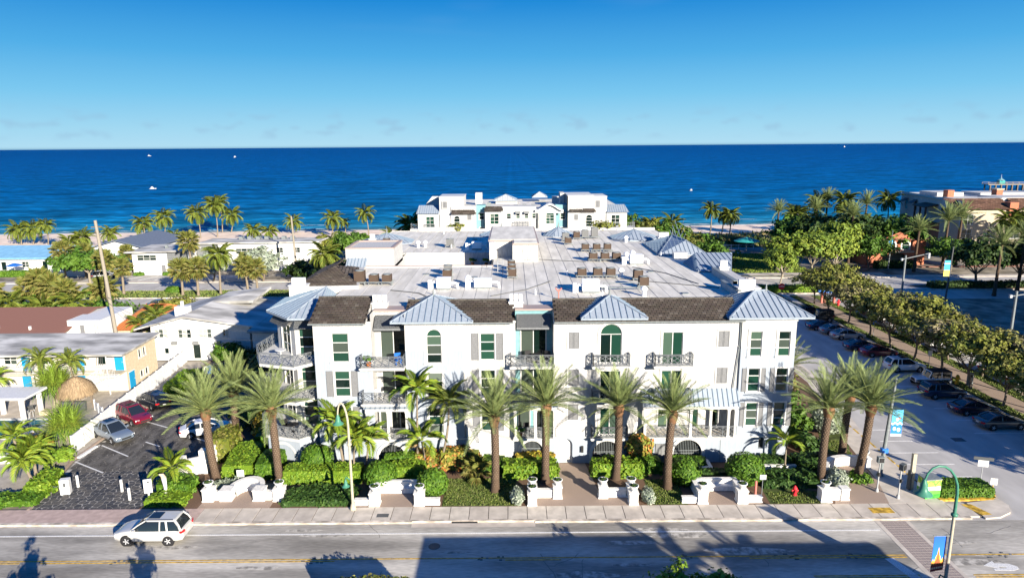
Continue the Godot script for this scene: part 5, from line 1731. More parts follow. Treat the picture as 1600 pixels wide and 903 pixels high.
func palm(called: String, label: String, kind: String, base: Vector3, top: Vector3, r: float, n: int, s: float, sd: int, group := "", bow := 0.0) -> Node3D:
	var t := thing(called, label, "palm tree", base, 0, group)
	var e := top - base
	var bark := "date_trunk" if kind == "date" else "palm_trunk"
	var tk := part(t, "trunk", trunk_mesh(V, e, r * 1.05, r * (0.95 if kind == "date" else 0.7), maxi(6, int(e.length() / (0.2 if kind == "date" else 0.35))), bow), M[bark])
	if kind == "date":
		var sm := MB.new()
		var rows := int(e.length() / 0.17)
		var side := e.cross(P(0.3, 0, 1)).normalized()
		for i in rows:
			var q := (i + 0.5) / rows
			var o := e * q + side * bow * sin(PI * q)
			for k in 9:
				var a := TAU * (k + 0.5 * (i % 2)) / 9.0
				var dd := P(cos(a), 0, sin(a))
				var s2 := P(-sin(a), 0, cos(a)) * 0.085
				var b0 := o + dd * r * 0.98
				var tip := b0 + dd * 0.055 + P(0, 0.085, 0)
				sm.tri(b0 - s2, tip, b0 + s2 * 0.0 - P(0, 0.08, 0))
				sm.tri(b0 - P(0, 0.08, 0), tip, b0 + s2)
				sm.tri(b0 + s2, tip, b0 - s2 + P(0, 0.02, 0))
		part(tk, "leaf_scars", sm.mesh(), M["leaf_scar"]).set_meta("kind", "stuff")
		var m := MB.new()
		m.lathe(e + P(0, -0.75, 0), [[r * 0.9, 0.0], [r * 1.25, 0.25], [r * 1.5, 0.55], [r * 1.55, 0.8], [r * 1.15, 1.05], [r * 0.4, 1.3]], 12)
		part(t, "boss", m.mesh(), M["date_boss"])
	fronds_of(kind)
	var ms: Array = cache["frm_" + kind]
	for q in leaf_bases(kind, n, sd):
		part(t, "frond", ms[q[1]], M["leaf_soft"], Transform3D(q[0] * Basis().scaled(P(s, s, s)), e + P(0, 0.1, 0)))
	return t
func far_palm(called: String, label: String, kind: String, base: Vector3, top: Vector3, r: float, n: int, s: float, sd: int, group := "", bow := 0.0) -> Node3D:
	var t := thing(called, label, "palm tree", base, 0, group)
	var e := top - base
	var bark := "date_trunk" if kind == "date" else "palm_trunk"
	part(t, "trunk", trunk_mesh(V, e, r * 1.05, r * 0.8, maxi(5, int(e.length() / 0.7)), bow, 7), M[bark])
	part(t, "crown", crown_of(kind, n, sd % 3), M["leaf_soft"], Transform3D(Basis(Vector3.UP, sd * 1.7).scaled(P(s, s, s)), e))
	return t
func front_garden_palms() -> void:
	var D := [
		["date palm nearest the stone driveway, between the white garden wall and the car park", P(-25.0, 0.1, -53.0), P(-25.4, 6.15, -53.1), 11],
		["date palm set back from the street by the bay balconies, behind its two neighbours", P(-25.6, 0.1, -59.6), P(-25.8, 5.2, -59.7), 12],
		["date palm standing right of the arched white garden wall", P(-19.5, 0.1, -52.4), P(-19.7, 6.55, -52.4), 13],
		["date palm in the shaded lawn between the ball bush and the left pair of urns", P(-1.5, 0.1, -50.8), P(-1.5, 6.4, -50.8), 14],
		["date palm just left of the entrance path, above the two urns", P(2.65, 0.1, -52.3), P(2.7, 6.7, -52.3), 15],
		["date palm just right of the entrance path in front of the arched balcony door", P(8.6, 0.1, -52.8), P(8.7, 6.4, -52.8), 16],
		["date palm on the sunlit grass ring right of the second urn wall", P(12.55, 0.1, -51.1), P(12.7, 6.5, -51.1), 17],
		["date palm at the right corner of the building beside the red hydrant", P(25.4, 0.1, -51.8), P(25.5, 6.5, -51.8), 18],
		["date palm behind the curved white wall near the blue bench", P(29.4, 0.1, -56.6), P(29.6, 5.8, -56.6), 19],
		["date palm rising from a round bed in the brick corner plaza", P(28.6, 0.1, -52.3), P(29.1, 6.5, -52.2), 20]]
	for d in D:
		palm("date_palm", d[0], "date", d[1], d[2], 0.30, 36 + (d[3] * 5) % 8, (1.0 if d[3] != 12 else 1.12) * R(0.93, 1.06), d[3] * 7, "date palms along the front of the building", R(-0.16, 0.16))
	palm("areca_palm", "yellow green areca palm with several stems right of the cream lamp post", "areca", P(-14.4, 0.1, -54.0), P(-14.9, 4.6, -54.0), 0.12, 16, 1.0, 201)
	palm("areca_palm", "shorter areca palm just left of the cream lamp post, leaning outwards", "areca", P(-13.6, 0.1, -53.6), P(-13.3, 3.6, -53.2), 0.10, 14, 1.0, 202)
	palm("areca_palm", "low areca palm with yellow leaves close behind the cream lamp post", "areca", P(-12.7, 0.1, -54.2), P(-12.3, 3.0, -54.0), 0.09, 12, 0.9, 203)
	palm("slender_palm", "tall slender palm whose crown stands before the second floor arched window", "areca", P(-8.3, 0.1, -54.8), P(-8.1, 7.2, -54.6), 0.10, 16, 1.05, 204)
	palm("slender_palm", "dark green palm with a curved pale trunk left of the shaded lawn", "fox", P(-6.5, 0.1, -54.7), P(-5.4, 6.2, -54.4), 0.11, 17, 1.05, 205, "", 0.25)
	palm("slender_palm", "small bright yellow palm with one hanging orange frond beside the curved trunk", "areca", P(-7.45, 0.1, -54.6), P(-7.8, 2.9, -54.3), 0.11, 11, 0.95, 206)
	palm("fan_palm", "low fan palm with drooping leaves in the shade left of the fourth date palm", "sabal", P(-3.0, 0.1, -52.9), P(-3.0, 0.7, -52.9), 0.12, 22, 0.85, 207)
	palm("areca_palm", "young palm on a bare stem before the right end of the facade", "areca", P(23.2, 0.1, -53.9), P(23.2, 2.6, -53.9), 0.08, 14, 0.75, 208)
	var m := frond_mesh(300, 1.7, 18, 0.5, 1.6, 0.1, 0.5, 0.12, DRY)
	one("dry_frond", "hanging orange dead frond on the small yellow palm", "palm frond", m.mesh(), M["leaf_soft"], Transform3D(Basis(Vector3.UP, PI * 0.95) * Basis(P(0, 0, 1), 0.2), P(-7.8, 2.6, -54.2)))
	palm("date_palm", "date palm half hidden by the right corner of the white building", "date", P(27.6, 0.1, -66.0), P(27.7, 5.2, -66.0), 0.26, 34, 0.95, 410)
func front_garden() -> void:
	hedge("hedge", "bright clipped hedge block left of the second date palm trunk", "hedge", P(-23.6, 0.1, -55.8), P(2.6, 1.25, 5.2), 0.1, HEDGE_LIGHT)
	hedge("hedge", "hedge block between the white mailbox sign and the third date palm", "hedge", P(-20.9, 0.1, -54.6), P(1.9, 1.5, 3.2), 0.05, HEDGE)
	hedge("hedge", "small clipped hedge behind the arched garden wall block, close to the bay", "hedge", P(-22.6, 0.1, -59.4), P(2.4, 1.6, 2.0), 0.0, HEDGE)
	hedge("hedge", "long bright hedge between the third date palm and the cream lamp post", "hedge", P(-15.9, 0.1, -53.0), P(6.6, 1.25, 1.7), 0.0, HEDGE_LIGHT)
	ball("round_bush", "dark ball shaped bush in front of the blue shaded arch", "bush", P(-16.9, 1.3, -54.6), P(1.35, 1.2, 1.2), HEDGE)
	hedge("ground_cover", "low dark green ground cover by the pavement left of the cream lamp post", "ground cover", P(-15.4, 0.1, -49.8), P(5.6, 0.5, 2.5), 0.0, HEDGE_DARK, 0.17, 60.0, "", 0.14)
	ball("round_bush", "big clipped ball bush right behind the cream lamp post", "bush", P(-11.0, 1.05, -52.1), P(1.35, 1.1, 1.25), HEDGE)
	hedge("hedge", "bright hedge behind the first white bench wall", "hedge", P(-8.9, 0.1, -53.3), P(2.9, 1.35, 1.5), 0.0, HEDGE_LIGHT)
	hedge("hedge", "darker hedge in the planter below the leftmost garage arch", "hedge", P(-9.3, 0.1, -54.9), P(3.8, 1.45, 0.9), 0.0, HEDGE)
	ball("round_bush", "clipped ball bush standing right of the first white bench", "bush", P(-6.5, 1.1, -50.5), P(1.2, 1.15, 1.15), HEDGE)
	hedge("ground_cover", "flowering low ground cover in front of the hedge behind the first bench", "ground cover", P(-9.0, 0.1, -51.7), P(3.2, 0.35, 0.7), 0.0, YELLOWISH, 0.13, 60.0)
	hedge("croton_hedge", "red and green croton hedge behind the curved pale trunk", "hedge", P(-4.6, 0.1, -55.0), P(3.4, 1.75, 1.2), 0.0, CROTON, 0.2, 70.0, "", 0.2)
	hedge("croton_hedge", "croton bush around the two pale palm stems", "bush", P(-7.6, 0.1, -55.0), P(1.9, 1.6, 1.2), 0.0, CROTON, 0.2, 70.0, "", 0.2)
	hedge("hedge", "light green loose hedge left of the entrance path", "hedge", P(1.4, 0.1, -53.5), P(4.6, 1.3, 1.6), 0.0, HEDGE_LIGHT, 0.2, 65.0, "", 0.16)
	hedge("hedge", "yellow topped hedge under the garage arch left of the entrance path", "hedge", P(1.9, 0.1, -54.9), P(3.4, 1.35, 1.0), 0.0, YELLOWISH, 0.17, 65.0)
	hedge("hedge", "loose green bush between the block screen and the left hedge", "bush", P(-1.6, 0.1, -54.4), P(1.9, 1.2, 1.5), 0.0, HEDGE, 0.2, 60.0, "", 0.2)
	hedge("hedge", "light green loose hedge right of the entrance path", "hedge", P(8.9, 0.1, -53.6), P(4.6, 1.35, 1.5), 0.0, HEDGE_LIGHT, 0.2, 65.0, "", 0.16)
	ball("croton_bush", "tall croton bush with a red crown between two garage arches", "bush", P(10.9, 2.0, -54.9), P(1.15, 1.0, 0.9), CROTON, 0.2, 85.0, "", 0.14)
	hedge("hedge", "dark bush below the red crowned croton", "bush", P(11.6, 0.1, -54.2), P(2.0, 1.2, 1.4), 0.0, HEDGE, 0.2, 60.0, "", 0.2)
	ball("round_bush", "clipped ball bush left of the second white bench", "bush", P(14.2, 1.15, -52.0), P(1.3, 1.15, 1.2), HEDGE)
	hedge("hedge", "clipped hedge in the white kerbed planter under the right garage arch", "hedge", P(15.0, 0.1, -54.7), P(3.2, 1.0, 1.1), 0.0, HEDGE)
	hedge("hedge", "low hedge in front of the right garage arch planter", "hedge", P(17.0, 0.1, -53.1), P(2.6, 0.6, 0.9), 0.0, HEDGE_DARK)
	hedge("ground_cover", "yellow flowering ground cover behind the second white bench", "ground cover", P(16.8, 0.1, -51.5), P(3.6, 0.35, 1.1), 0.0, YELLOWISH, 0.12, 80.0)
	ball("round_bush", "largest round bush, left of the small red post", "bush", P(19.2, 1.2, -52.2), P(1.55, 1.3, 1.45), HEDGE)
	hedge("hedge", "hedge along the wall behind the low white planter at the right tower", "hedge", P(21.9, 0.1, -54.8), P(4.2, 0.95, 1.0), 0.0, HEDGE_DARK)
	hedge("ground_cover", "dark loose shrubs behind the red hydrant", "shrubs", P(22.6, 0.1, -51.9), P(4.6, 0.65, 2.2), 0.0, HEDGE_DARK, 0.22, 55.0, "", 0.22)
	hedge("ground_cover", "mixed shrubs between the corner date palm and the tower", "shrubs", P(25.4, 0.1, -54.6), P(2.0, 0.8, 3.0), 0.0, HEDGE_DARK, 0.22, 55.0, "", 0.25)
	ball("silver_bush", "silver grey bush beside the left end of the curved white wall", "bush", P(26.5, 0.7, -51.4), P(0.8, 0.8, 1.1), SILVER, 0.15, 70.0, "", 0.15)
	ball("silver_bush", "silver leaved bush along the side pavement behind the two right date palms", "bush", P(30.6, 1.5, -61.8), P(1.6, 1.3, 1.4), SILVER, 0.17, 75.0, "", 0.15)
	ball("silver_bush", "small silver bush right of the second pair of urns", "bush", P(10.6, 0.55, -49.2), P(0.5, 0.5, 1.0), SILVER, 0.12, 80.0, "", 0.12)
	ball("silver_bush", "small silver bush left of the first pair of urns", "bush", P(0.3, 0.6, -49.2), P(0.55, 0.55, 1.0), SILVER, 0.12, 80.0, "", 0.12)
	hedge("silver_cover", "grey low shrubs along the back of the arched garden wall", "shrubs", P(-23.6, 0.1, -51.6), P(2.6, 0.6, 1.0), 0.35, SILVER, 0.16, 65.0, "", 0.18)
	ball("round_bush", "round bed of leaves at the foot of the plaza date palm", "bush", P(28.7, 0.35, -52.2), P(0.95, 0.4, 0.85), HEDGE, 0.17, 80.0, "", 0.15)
	for q in [["shrub mass at the right foot of the tower", 26.6, -58.5, 2.4, 1.3, 4.0, HEDGE_DARK], ["leafy shrub mass along the right side wall", 27.2, -62.5, 3.2, 2.0, 3.4, GREEN_TREE], ["taller shrub mass farther along the right side wall", 28.0, -67.5, 3.6, 2.3, 4.5, GREEN_TREE], ["palmy shrub mass behind the corner of the tower", 29.6, -73.5, 4.0, 3.2, 6.0, OLIVE]]:
		var t := thing("shrub", q[0], "shrubs", P(q[1], 0.1, q[2]))
		part(t, "foliage", crown_mesh(int(q[2] * -10), 70, 22, P(q[3] * 0.55, q[4] * 0.6, q[5] * 0.5), 0.28, q[6]), M["leaf"], at(0, q[4] * 0.5, 0))
	struct("lawn", boxm(P(-5.6, 0.1, -53.0), P(0.2, 0.128, -48.5)), M["lawn_soil"])
	struct("lawn", boxm(P(10.9, 0.1, -52.6), P(13.6, 0.128, -48.5)), M["lawn_soil"])
	struct("lawn", poly([Vector2(20.0, -48.5), Vector2(24.4, -48.5), Vector2(24.4, -50.4), Vector2(20.2, -51.6)], 0.1, 0.128), M["lawn_soil"])
	struct("lawn", poly([Vector2(28.2, -57.2), Vector2(30.2, -56.6), Vector2(32.4, -62), Vector2(33.8, -70), Vector2(32.0, -70)], 0.1, 0.128), M["lawn_soil"])
	grass("grass", [[-5.5, -52.9, 0.1, -48.55], [11.0, -52.5, 13.5, -48.55], [20.3, -50.3, 24.3, -48.55], [29.0, -60, 30.6, -57.0]], 0.128, 190, GRASS, 0.09)
	hedge("hedge", "low bright hedge at the right side of the stone driveway mouth", "hedge", P(-27.4, 0.1, -49.5), P(3.2, 0.55, 1.6), 0.0, HEDGE_LIGHT, 0.16, 65.0, "", 0.14)
	hedge("shrub", "mixed shrubs around the small palm right of the driveway mouth", "shrubs", P(-27.5, 0.1, -51.4), P(2.8, 1.0, 1.8), 0.0, HEDGE, 0.2, 60.0, "", 0.25)
	palm("areca_palm", "small areca palm right of the driveway mouth behind the white tree sign", "areca", P(-27.9, 0.1, -51.8), P(-28.0, 1.6, -51.8), 0.1, 14, 0.8, 220)
	hedge("shrub", "tall reedy bush between the driveway and the second date palm", "bush", P(-26.1, 0.1, -57.9), P(1.7, 2.3, 3.2), 0.08, OLIVE, 0.2, 75.0, "", 0.2)
	hedge("hedge", "low bright hedge at the left side of the stone driveway mouth", "hedge", P(-40.6, 0.1, -49.6), P(6.0, 0.5, 1.8), 0.12, HEDGE, 0.16, 60.0, "", 0.14)
	hedge("shrub", "leafy shrubs left of the white barrier box", "shrubs", P(-38.9, 0.1, -52.2), P(1.8, 0.9, 3.2), 0.2, HEDGE_LIGHT, 0.2, 60.0, "", 0.22)
	palm("areca_palm", "bushy areca palm with two pale stems at the left edge of the driveway", "areca", P(-40.1, 0.1, -52.6), P(-40.8, 1.9, -52.6), 0.13, 24, 0.8, 221)
	palm("areca_palm", "second bushy areca palm close behind the one at the driveway edge", "areca", P(-41.2, 0.1, -54.4), P(-41.2, 1.8, -54.4), 0.13, 22, 0.8, 222)
	palm("areca_palm", "areca palm at the left picture edge below the pool", "areca", P(-45.4, 0.1, -58.4), P(-45.8, 1.6, -58.4), 0.13, 16, 0.9, 223)
	for q in [["shrubs below the pool terrace, left of the screw pine", -44.6, -58.8, 3.0, 1.1, 1.8, ARECA], ["reddish shrubs along the edge of the pool", -45.3, -60.4, 2.8, 0.8, 1.2, CROTON], ["leafy shrubs between the areca palms and the parking edge", -40.9, -57.0, 2.2, 1.0, 2.4, HEDGE_LIGHT]]:
		var t := thing("shrub", q[0], "shrubs", P(q[1], 0.05, q[2]))
		part(t, "foliage", crown_mesh(int(q[2] * -13), 60, 20, P(q[3] * 0.55, q[4] * 0.6, q[5] * 0.6), 0.22, q[6]), M["leaf"], at(0, q[4] * 0.5, 0))
	for q in [["big round screw pine with strap leaves at the fence end beside the silver pickup", P(-43.0, 0.05, -61.4), 1.5, 1.55], ["round screw pine beside the white pool canopy", P(-49.8, 0.05, -70.4), 2.7, 1.6]]:
		var t := thing("screw_pine", q[0], "screw pine", q[1])
		var m := MB.new()
		for i in 3:
			var a := TAU * i / 3.0
			m.tube([P(cos(a) * 0.3, 0, sin(a) * 0.3), P(cos(a) * 0.2, 0.8, sin(a) * 0.2), P(cos(a) * 0.6, q[2], sin(a) * 0.6)], [0.12, 0.1, 0.08], 6)
		part(t, "trunk", m.mesh(), M["pale_bark"])
		for i in 7:
			var a := TAU * i / 6.0
			var o := P(cos(a) * 0.85, q[2] + R(-0.3, 0.2), sin(a) * 0.85) if i < 6 else P(0, q[2] + 0.55, 0)
			part(t, "leaf_head", crown_of("strap", 100, 1 + i % 2), M["leaf"], Transform3D(Basis(Vector3.UP, i * 1.3).scaled(Vector3.ONE * q[3] * 0.75), o))
func car_parts(kind: String) -> Dictionary:
	if cache.has("car_" + kind): return cache["car_" + kind]
	var st: Array
	var cab: Array    # rings [y, rear x, front x, half width]
	var L := 2.35
	var wr := 0.33
	var ax := 1.38
	var hw := 0.91
	match kind:
		"sedan":
			st = [[-2.38, 0.66, 0.46, 0.74], [-2.30, 0.80, 0.30, 0.92], [-1.9, 0.89, 0.24, 1.0], [-1.2, 0.91, 0.22, 1.0], [0.2, 0.91, 0.22, 0.96], [1.1, 0.90, 0.22, 0.93], [1.8, 0.87, 0.25, 0.82], [2.2, 0.78, 0.30, 0.70], [2.36, 0.58, 0.40, 0.60]]
			cab = [[0.95, -1.85, 1.15, 0.80], [1.22, -1.45, 0.62, 0.71], [1.42, -0.95, 0.05, 0.60]]
		"suv":
			st = [[-2.36, 0.72, 0.52, 0.95], [-2.30, 0.86, 0.36, 1.10], [-1.9, 0.93, 0.30, 1.12], [-1.0, 0.94, 0.28, 1.10], [0.4, 0.94, 0.28, 1.08], [1.1, 0.93, 0.28, 1.06], [1.75, 0.91, 0.30, 0.98], [2.2, 0.84, 0.36, 0.86], [2.36, 0.66, 0.46, 0.74]]
			cab = [[1.06, -2.25, 1.15, 0.84], [1.38, -2.12, 0.70, 0.76], [1.68, -1.85, 0.15, 0.66]]
			wr = 0.37
		"jeep":
			st = [[-2.05, 0.76, 0.5, 1.12], [-2.0, 0.80, 0.5, 1.15], [-0.4, 0.80, 0.5, 1.15], [0.55, 0.80, 0.5, 1.13], [0.62, 0.74, 0.55, 1.12], [1.9, 0.66, 0.6, 1.08], [2.0, 0.62, 0.62, 1.04]]
			cab = [[1.14, -2.0, 0.62, 0.76], [1.5, -1.98, 0.48, 0.73], [1.84, -1.95, 0.30, 0.70]]
			wr = 0.42; ax = 1.3; hw = 0.86; L = 2.0
		"pickup":
			st = [[-2.62, 0.80, 0.52, 1.05], [-2.55, 0.90, 0.42, 1.10], [-1.4, 0.94, 0.36, 1.10], [-0.6, 0.94, 0.34, 1.08], [0.8, 0.94, 0.34, 1.06], [1.3, 0.93, 0.34, 1.04], [2.0, 0.90, 0.36, 0.98], [2.45, 0.84, 0.40, 0.88], [2.6, 0.66, 0.5, 0.76]]
			cab = [[1.06, -1.05, 1.30, 0.84], [1.40, -1.0, 0.85, 0.76], [1.70, -0.85, 0.30, 0.66]]
			wr = 0.38; ax = 1.55; L = 2.6
	var d := {}
	var rings: Array = []
	for s in st:
		var h: float = s[3] - s[2]
		var w: float = s[1]
		var p := PackedVector3Array()
		for q in [[-0.86, 0.0], [-0.98, 0.10], [-1.0, 0.35], [-0.985, 0.70], [-0.93, 0.90], [-0.80, 0.985], [-0.4, 1.0], [0.4, 1.0], [0.80, 0.985], [0.93, 0.90], [0.985, 0.70], [1.0, 0.35], [0.98, 0.10], [0.86, 0.0]]:
			p.append(P(s[0], s[2] + h * q[1], -w * q[0]))
		rings.append(p)
	var m := MB.new()
	m.loft(rings)
	var top: Array = cab[2]
	var ring := func(y: float, a: float, b: float, w: float) -> PackedVector3Array:
		var p := PackedVector3Array()
		var c := 0.16
		for q in [[a, w - c], [a, -w + c], [a + c * 0.8, -w], [b - c * 1.2, -w], [b, -w + c], [b, w - c], [b - c * 1.2, w], [a + c * 0.8, w]]:
			p.append(P(q[0], y, q[1]))
		p.reverse()
		return p
	m.loft([ring.call(top[0] - 0.03, top[1] - 0.03, top[2] + 0.04, top[3] + 0.02), ring.call(top[0] + 0.02, top[1] - 0.02, top[2] + 0.02, top[3] + 0.005), ring.call(top[0] + 0.05, top[1] + 0.10, top[2] - 0.10, top[3] - 0.10)], false, true)
	for s in [-1, 1]:
		var pil := func(t: float, lo: Array, hi: Array) -> void:
			pass
		var fa := P(cab[0][2] - 0.05, cab[0][0], s * (cab[0][3] - 0.06)); var fb := P(cab[1][2] - 0.04, cab[1][0], s * (cab[1][3] - 0.05)); var fc := P(top[2] - 0.02, top[0], s * (top[3] - 0.05))
		m.bar(fa, fb, 0.07, 0.07); m.bar(fb, fc, 0.07, 0.07)
		var ra := P(cab[0][1] + 0.06, cab[0][0], s * (cab[0][3] - 0.06)); var rb := P(cab[1][1] + 0.05, cab[1][0], s * (cab[1][3] - 0.05)); var rc := P(top[1] + 0.04, top[0], s * (top[3] - 0.05))
		m.bar(ra, rb, 0.12, 0.1); m.bar(rb, rc, 0.12, 0.1)
		var mx: float = (top[1] + top[2]) * 0.5
		m.bar(P(mx, cab[0][0], s * (cab[0][3] + 0.005)), P(mx, cab[1][0], s * (cab[1][3] + 0.01)), 0.08, 0.04)
		m.bar(P(mx, cab[1][0], s * (cab[1][3] + 0.01)), P(mx, top[0], s * (top[3] + 0.01)), 0.08, 0.04)
		if kind == "suv":
			var qx := -1.35
			m.bar(P(qx, cab[0][0], s * (cab[0][3] + 0.005)), P(qx + 0.05, cab[1][0], s * (cab[1][3] + 0.01)), 0.10, 0.04)
			m.bar(P(qx + 0.05, cab[1][0], s * (cab[1][3] + 0.01)), P(qx + 0.1, top[0], s * (top[3] + 0.01)), 0.10, 0.04)
	d["body"] = m.mesh()
	m = MB.new()
	var gr: Array = []
	for q in cab: gr.append(ring.call(q[0] - 0.03, q[1], q[2], q[3]))
	m.loft(gr, false, true)
	d["glass"] = m.mesh()
	m = MB.new()
	m.lathe(V, [[wr * 0.60, -0.11], [wr * 0.93, -0.11], [wr, -0.07], [wr, 0.07], [wr * 0.93, 0.11], [wr * 0.60, 0.11]], 18)
	d["tyre"] = m.mesh()
	m = MB.new()
	m.lathe(V, [[wr * 0.60, 0.0], [wr * 0.62, 0.10], [wr * 0.52, 0.09], [wr * 0.15, 0.085], [wr * 0.12, 0.11]], 16)
	for i in 5: m.bar(P(cos(TAU * i / 5) * wr * 0.12, 0.10, sin(TAU * i / 5) * wr * 0.12), P(cos(TAU * i / 5) * wr * 0.56, 0.10, sin(TAU * i / 5) * wr * 0.56), 0.06, 0.03)
	d["rim"] = m.mesh()
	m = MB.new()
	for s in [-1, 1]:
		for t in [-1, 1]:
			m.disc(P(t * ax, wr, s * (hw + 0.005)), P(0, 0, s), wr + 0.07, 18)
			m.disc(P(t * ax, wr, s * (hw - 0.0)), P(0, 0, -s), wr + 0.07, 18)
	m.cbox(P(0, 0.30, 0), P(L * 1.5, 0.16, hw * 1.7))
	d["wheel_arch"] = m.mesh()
	var belt: float = st[st.size() - 2][3]
	m = MB.new()
	m.cbox(P(0, 0, 0), P(0.16, 0.13, 0.36))
	d["light"] = m.mesh()
	d["info"] = [L, wr, ax, hw, st]
	m = MB.new()
	var fx: float = st[st.size() - 1][0]
	m.cbox(P(fx - 0.02, st[st.size() - 1][2] + 0.13, 0), P(0.08, 0.16, 0.9))
	m.cbox(P(fx - 0.10, st[st.size() - 1][2] - 0.02, 0), P(0.12, 0.08, 1.2))
	if kind == "jeep":
		for i in 7: m.cbox(P(2.01, 0.85, -0.3 + i * 0.1), P(0.03, 0.3, 0.05))
	d["grille"] = m.mesh()
	m = MB.new()
	for s in [-1, 1]: m.cbox(P(cab[0][2] - 0.35, cab[0][0] + 0.08, s * (hw + 0.09)), P(0.14, 0.14, 0.2))
	d["mirror"] = m.mesh()
	cache["car_" + kind] = d
	return d
func car(called: String, label: String, category: String, kind: String, paint: String, p: Vector3, turn: float, group := "", s := 1.0) -> Node3D:
	var t := thing(called, label, category, p, turn, group)
	var d := car_parts(kind)
	var i: Array = d["info"]
	var X := Transform3D(Basis().scaled(P(s, s, s)), V)
	part(t, "body", d["body"], M[paint], X)
	part(t, "window_glass", d["glass"], M["car_glass"], X)
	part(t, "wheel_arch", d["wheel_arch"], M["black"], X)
	for sx in [-1, 1]:
		for sz in [-1, 1]:
			var f := X * Transform3D(Basis(Vector3.RIGHT, PI / 2 * sz), P(sx * i[2], i[1], sz * (i[3] - 0.06)))
			var w := part(t, "wheel", d["tyre"], M["tyre"], f)
			part(w, "rim", d["rim"], M["rim"])
	var st: Array = i[4]
	var fr: Array = st[st.size() - 2]
	var bk: Array = st[1]
	for sz in [-1, 1]:
		part(t, "headlight", d["light"], M["head_lamp"], X * at(fr[0] - 0.02, fr[3] - 0.13, sz * (fr[1] - 0.16), -sz * 0.45))
		part(t, "taillight", d["light"], M["tail_lamp"], X * at(bk[0] - 0.0, bk[3] - 0.14, sz * (bk[1] - 0.14), sz * 0.35))
		if kind == "suv": part(t, "roof_rail", unit_box(), M["black"], X * Transform3D(Basis().scaled(P(1.7, 0.05, 0.04)), P(-0.85, 1.73, sz * 0.58)))
	part(t, "grille", d["grille"], M["black"], X)
	part(t, "mirror", d["mirror"], M[paint], X)
	part(t, "number_plate", unit_box(), M["white_paint"], X * Transform3D(Basis().scaled(P(0.03, 0.13, 0.34)), P(st[0][0] - 0.0, 0.72 if kind != "sedan" else 0.66, 0)))
	if kind == "pickup":
		var m := MB.new()
		m.box(P(-2.5, 1.085, -0.78), P(-1.12, 1.115, 0.78))
		part(t, "bed_cover", m.mesh(), M["dark_grey"], X)
		m = MB.new()
		for z in [-0.86, 0.86]: m.cbox(P(-1.8, 1.12, z), P(1.5, 0.06, 0.08))
		m.cbox(P(-2.56, 1.10, 0), P(0.08, 0.08, 1.7))
		part(t, "bed_rail", m.mesh(), M[paint], X)
	if kind == "pickup" or kind == "suv":
		part(t, "sunroof", unit_box(), M["car_glass"], X * Transform3D(Basis().scaled(P(0.75, 0.02, 0.8)), P(-0.35, 1.745 if kind == "suv" else 1.765, 0)))
	if kind == "jeep":
		var m := MB.new()
		for z in [-0.82, 0.82]:
			m.obox(P(0.75, 0.86, z - 0.16), P(1.2, 0, 0), P(0, 0.07, 0), P(0, 0, 0.32))
			m.obox(P(-1.85, 0.90, z - 0.13), P(1.0, 0, 0), P(0, 0.07, 0), P(0, 0, 0.26))
		part(t, "fender", m.mesh(), M["black"], X)
		m = MB.new()
		m.box(P(-1.98, 1.80, -0.73), P(0.30, 1.90, 0.73))
		m.box(P(-2.02, 1.16, -0.70), P(-1.93, 1.80, 0.70))
		part(t, "hard_top", m.mesh(), M["black"], X)
		var w := part(t, "spare_wheel", d["tyre"], M["tyre"], X * Transform3D(Basis(P(0, 0, 1), PI / 2), P(-2.17, 0.95, 0)))
		part(w, "rim", d["rim"], M["rim"])
	return t
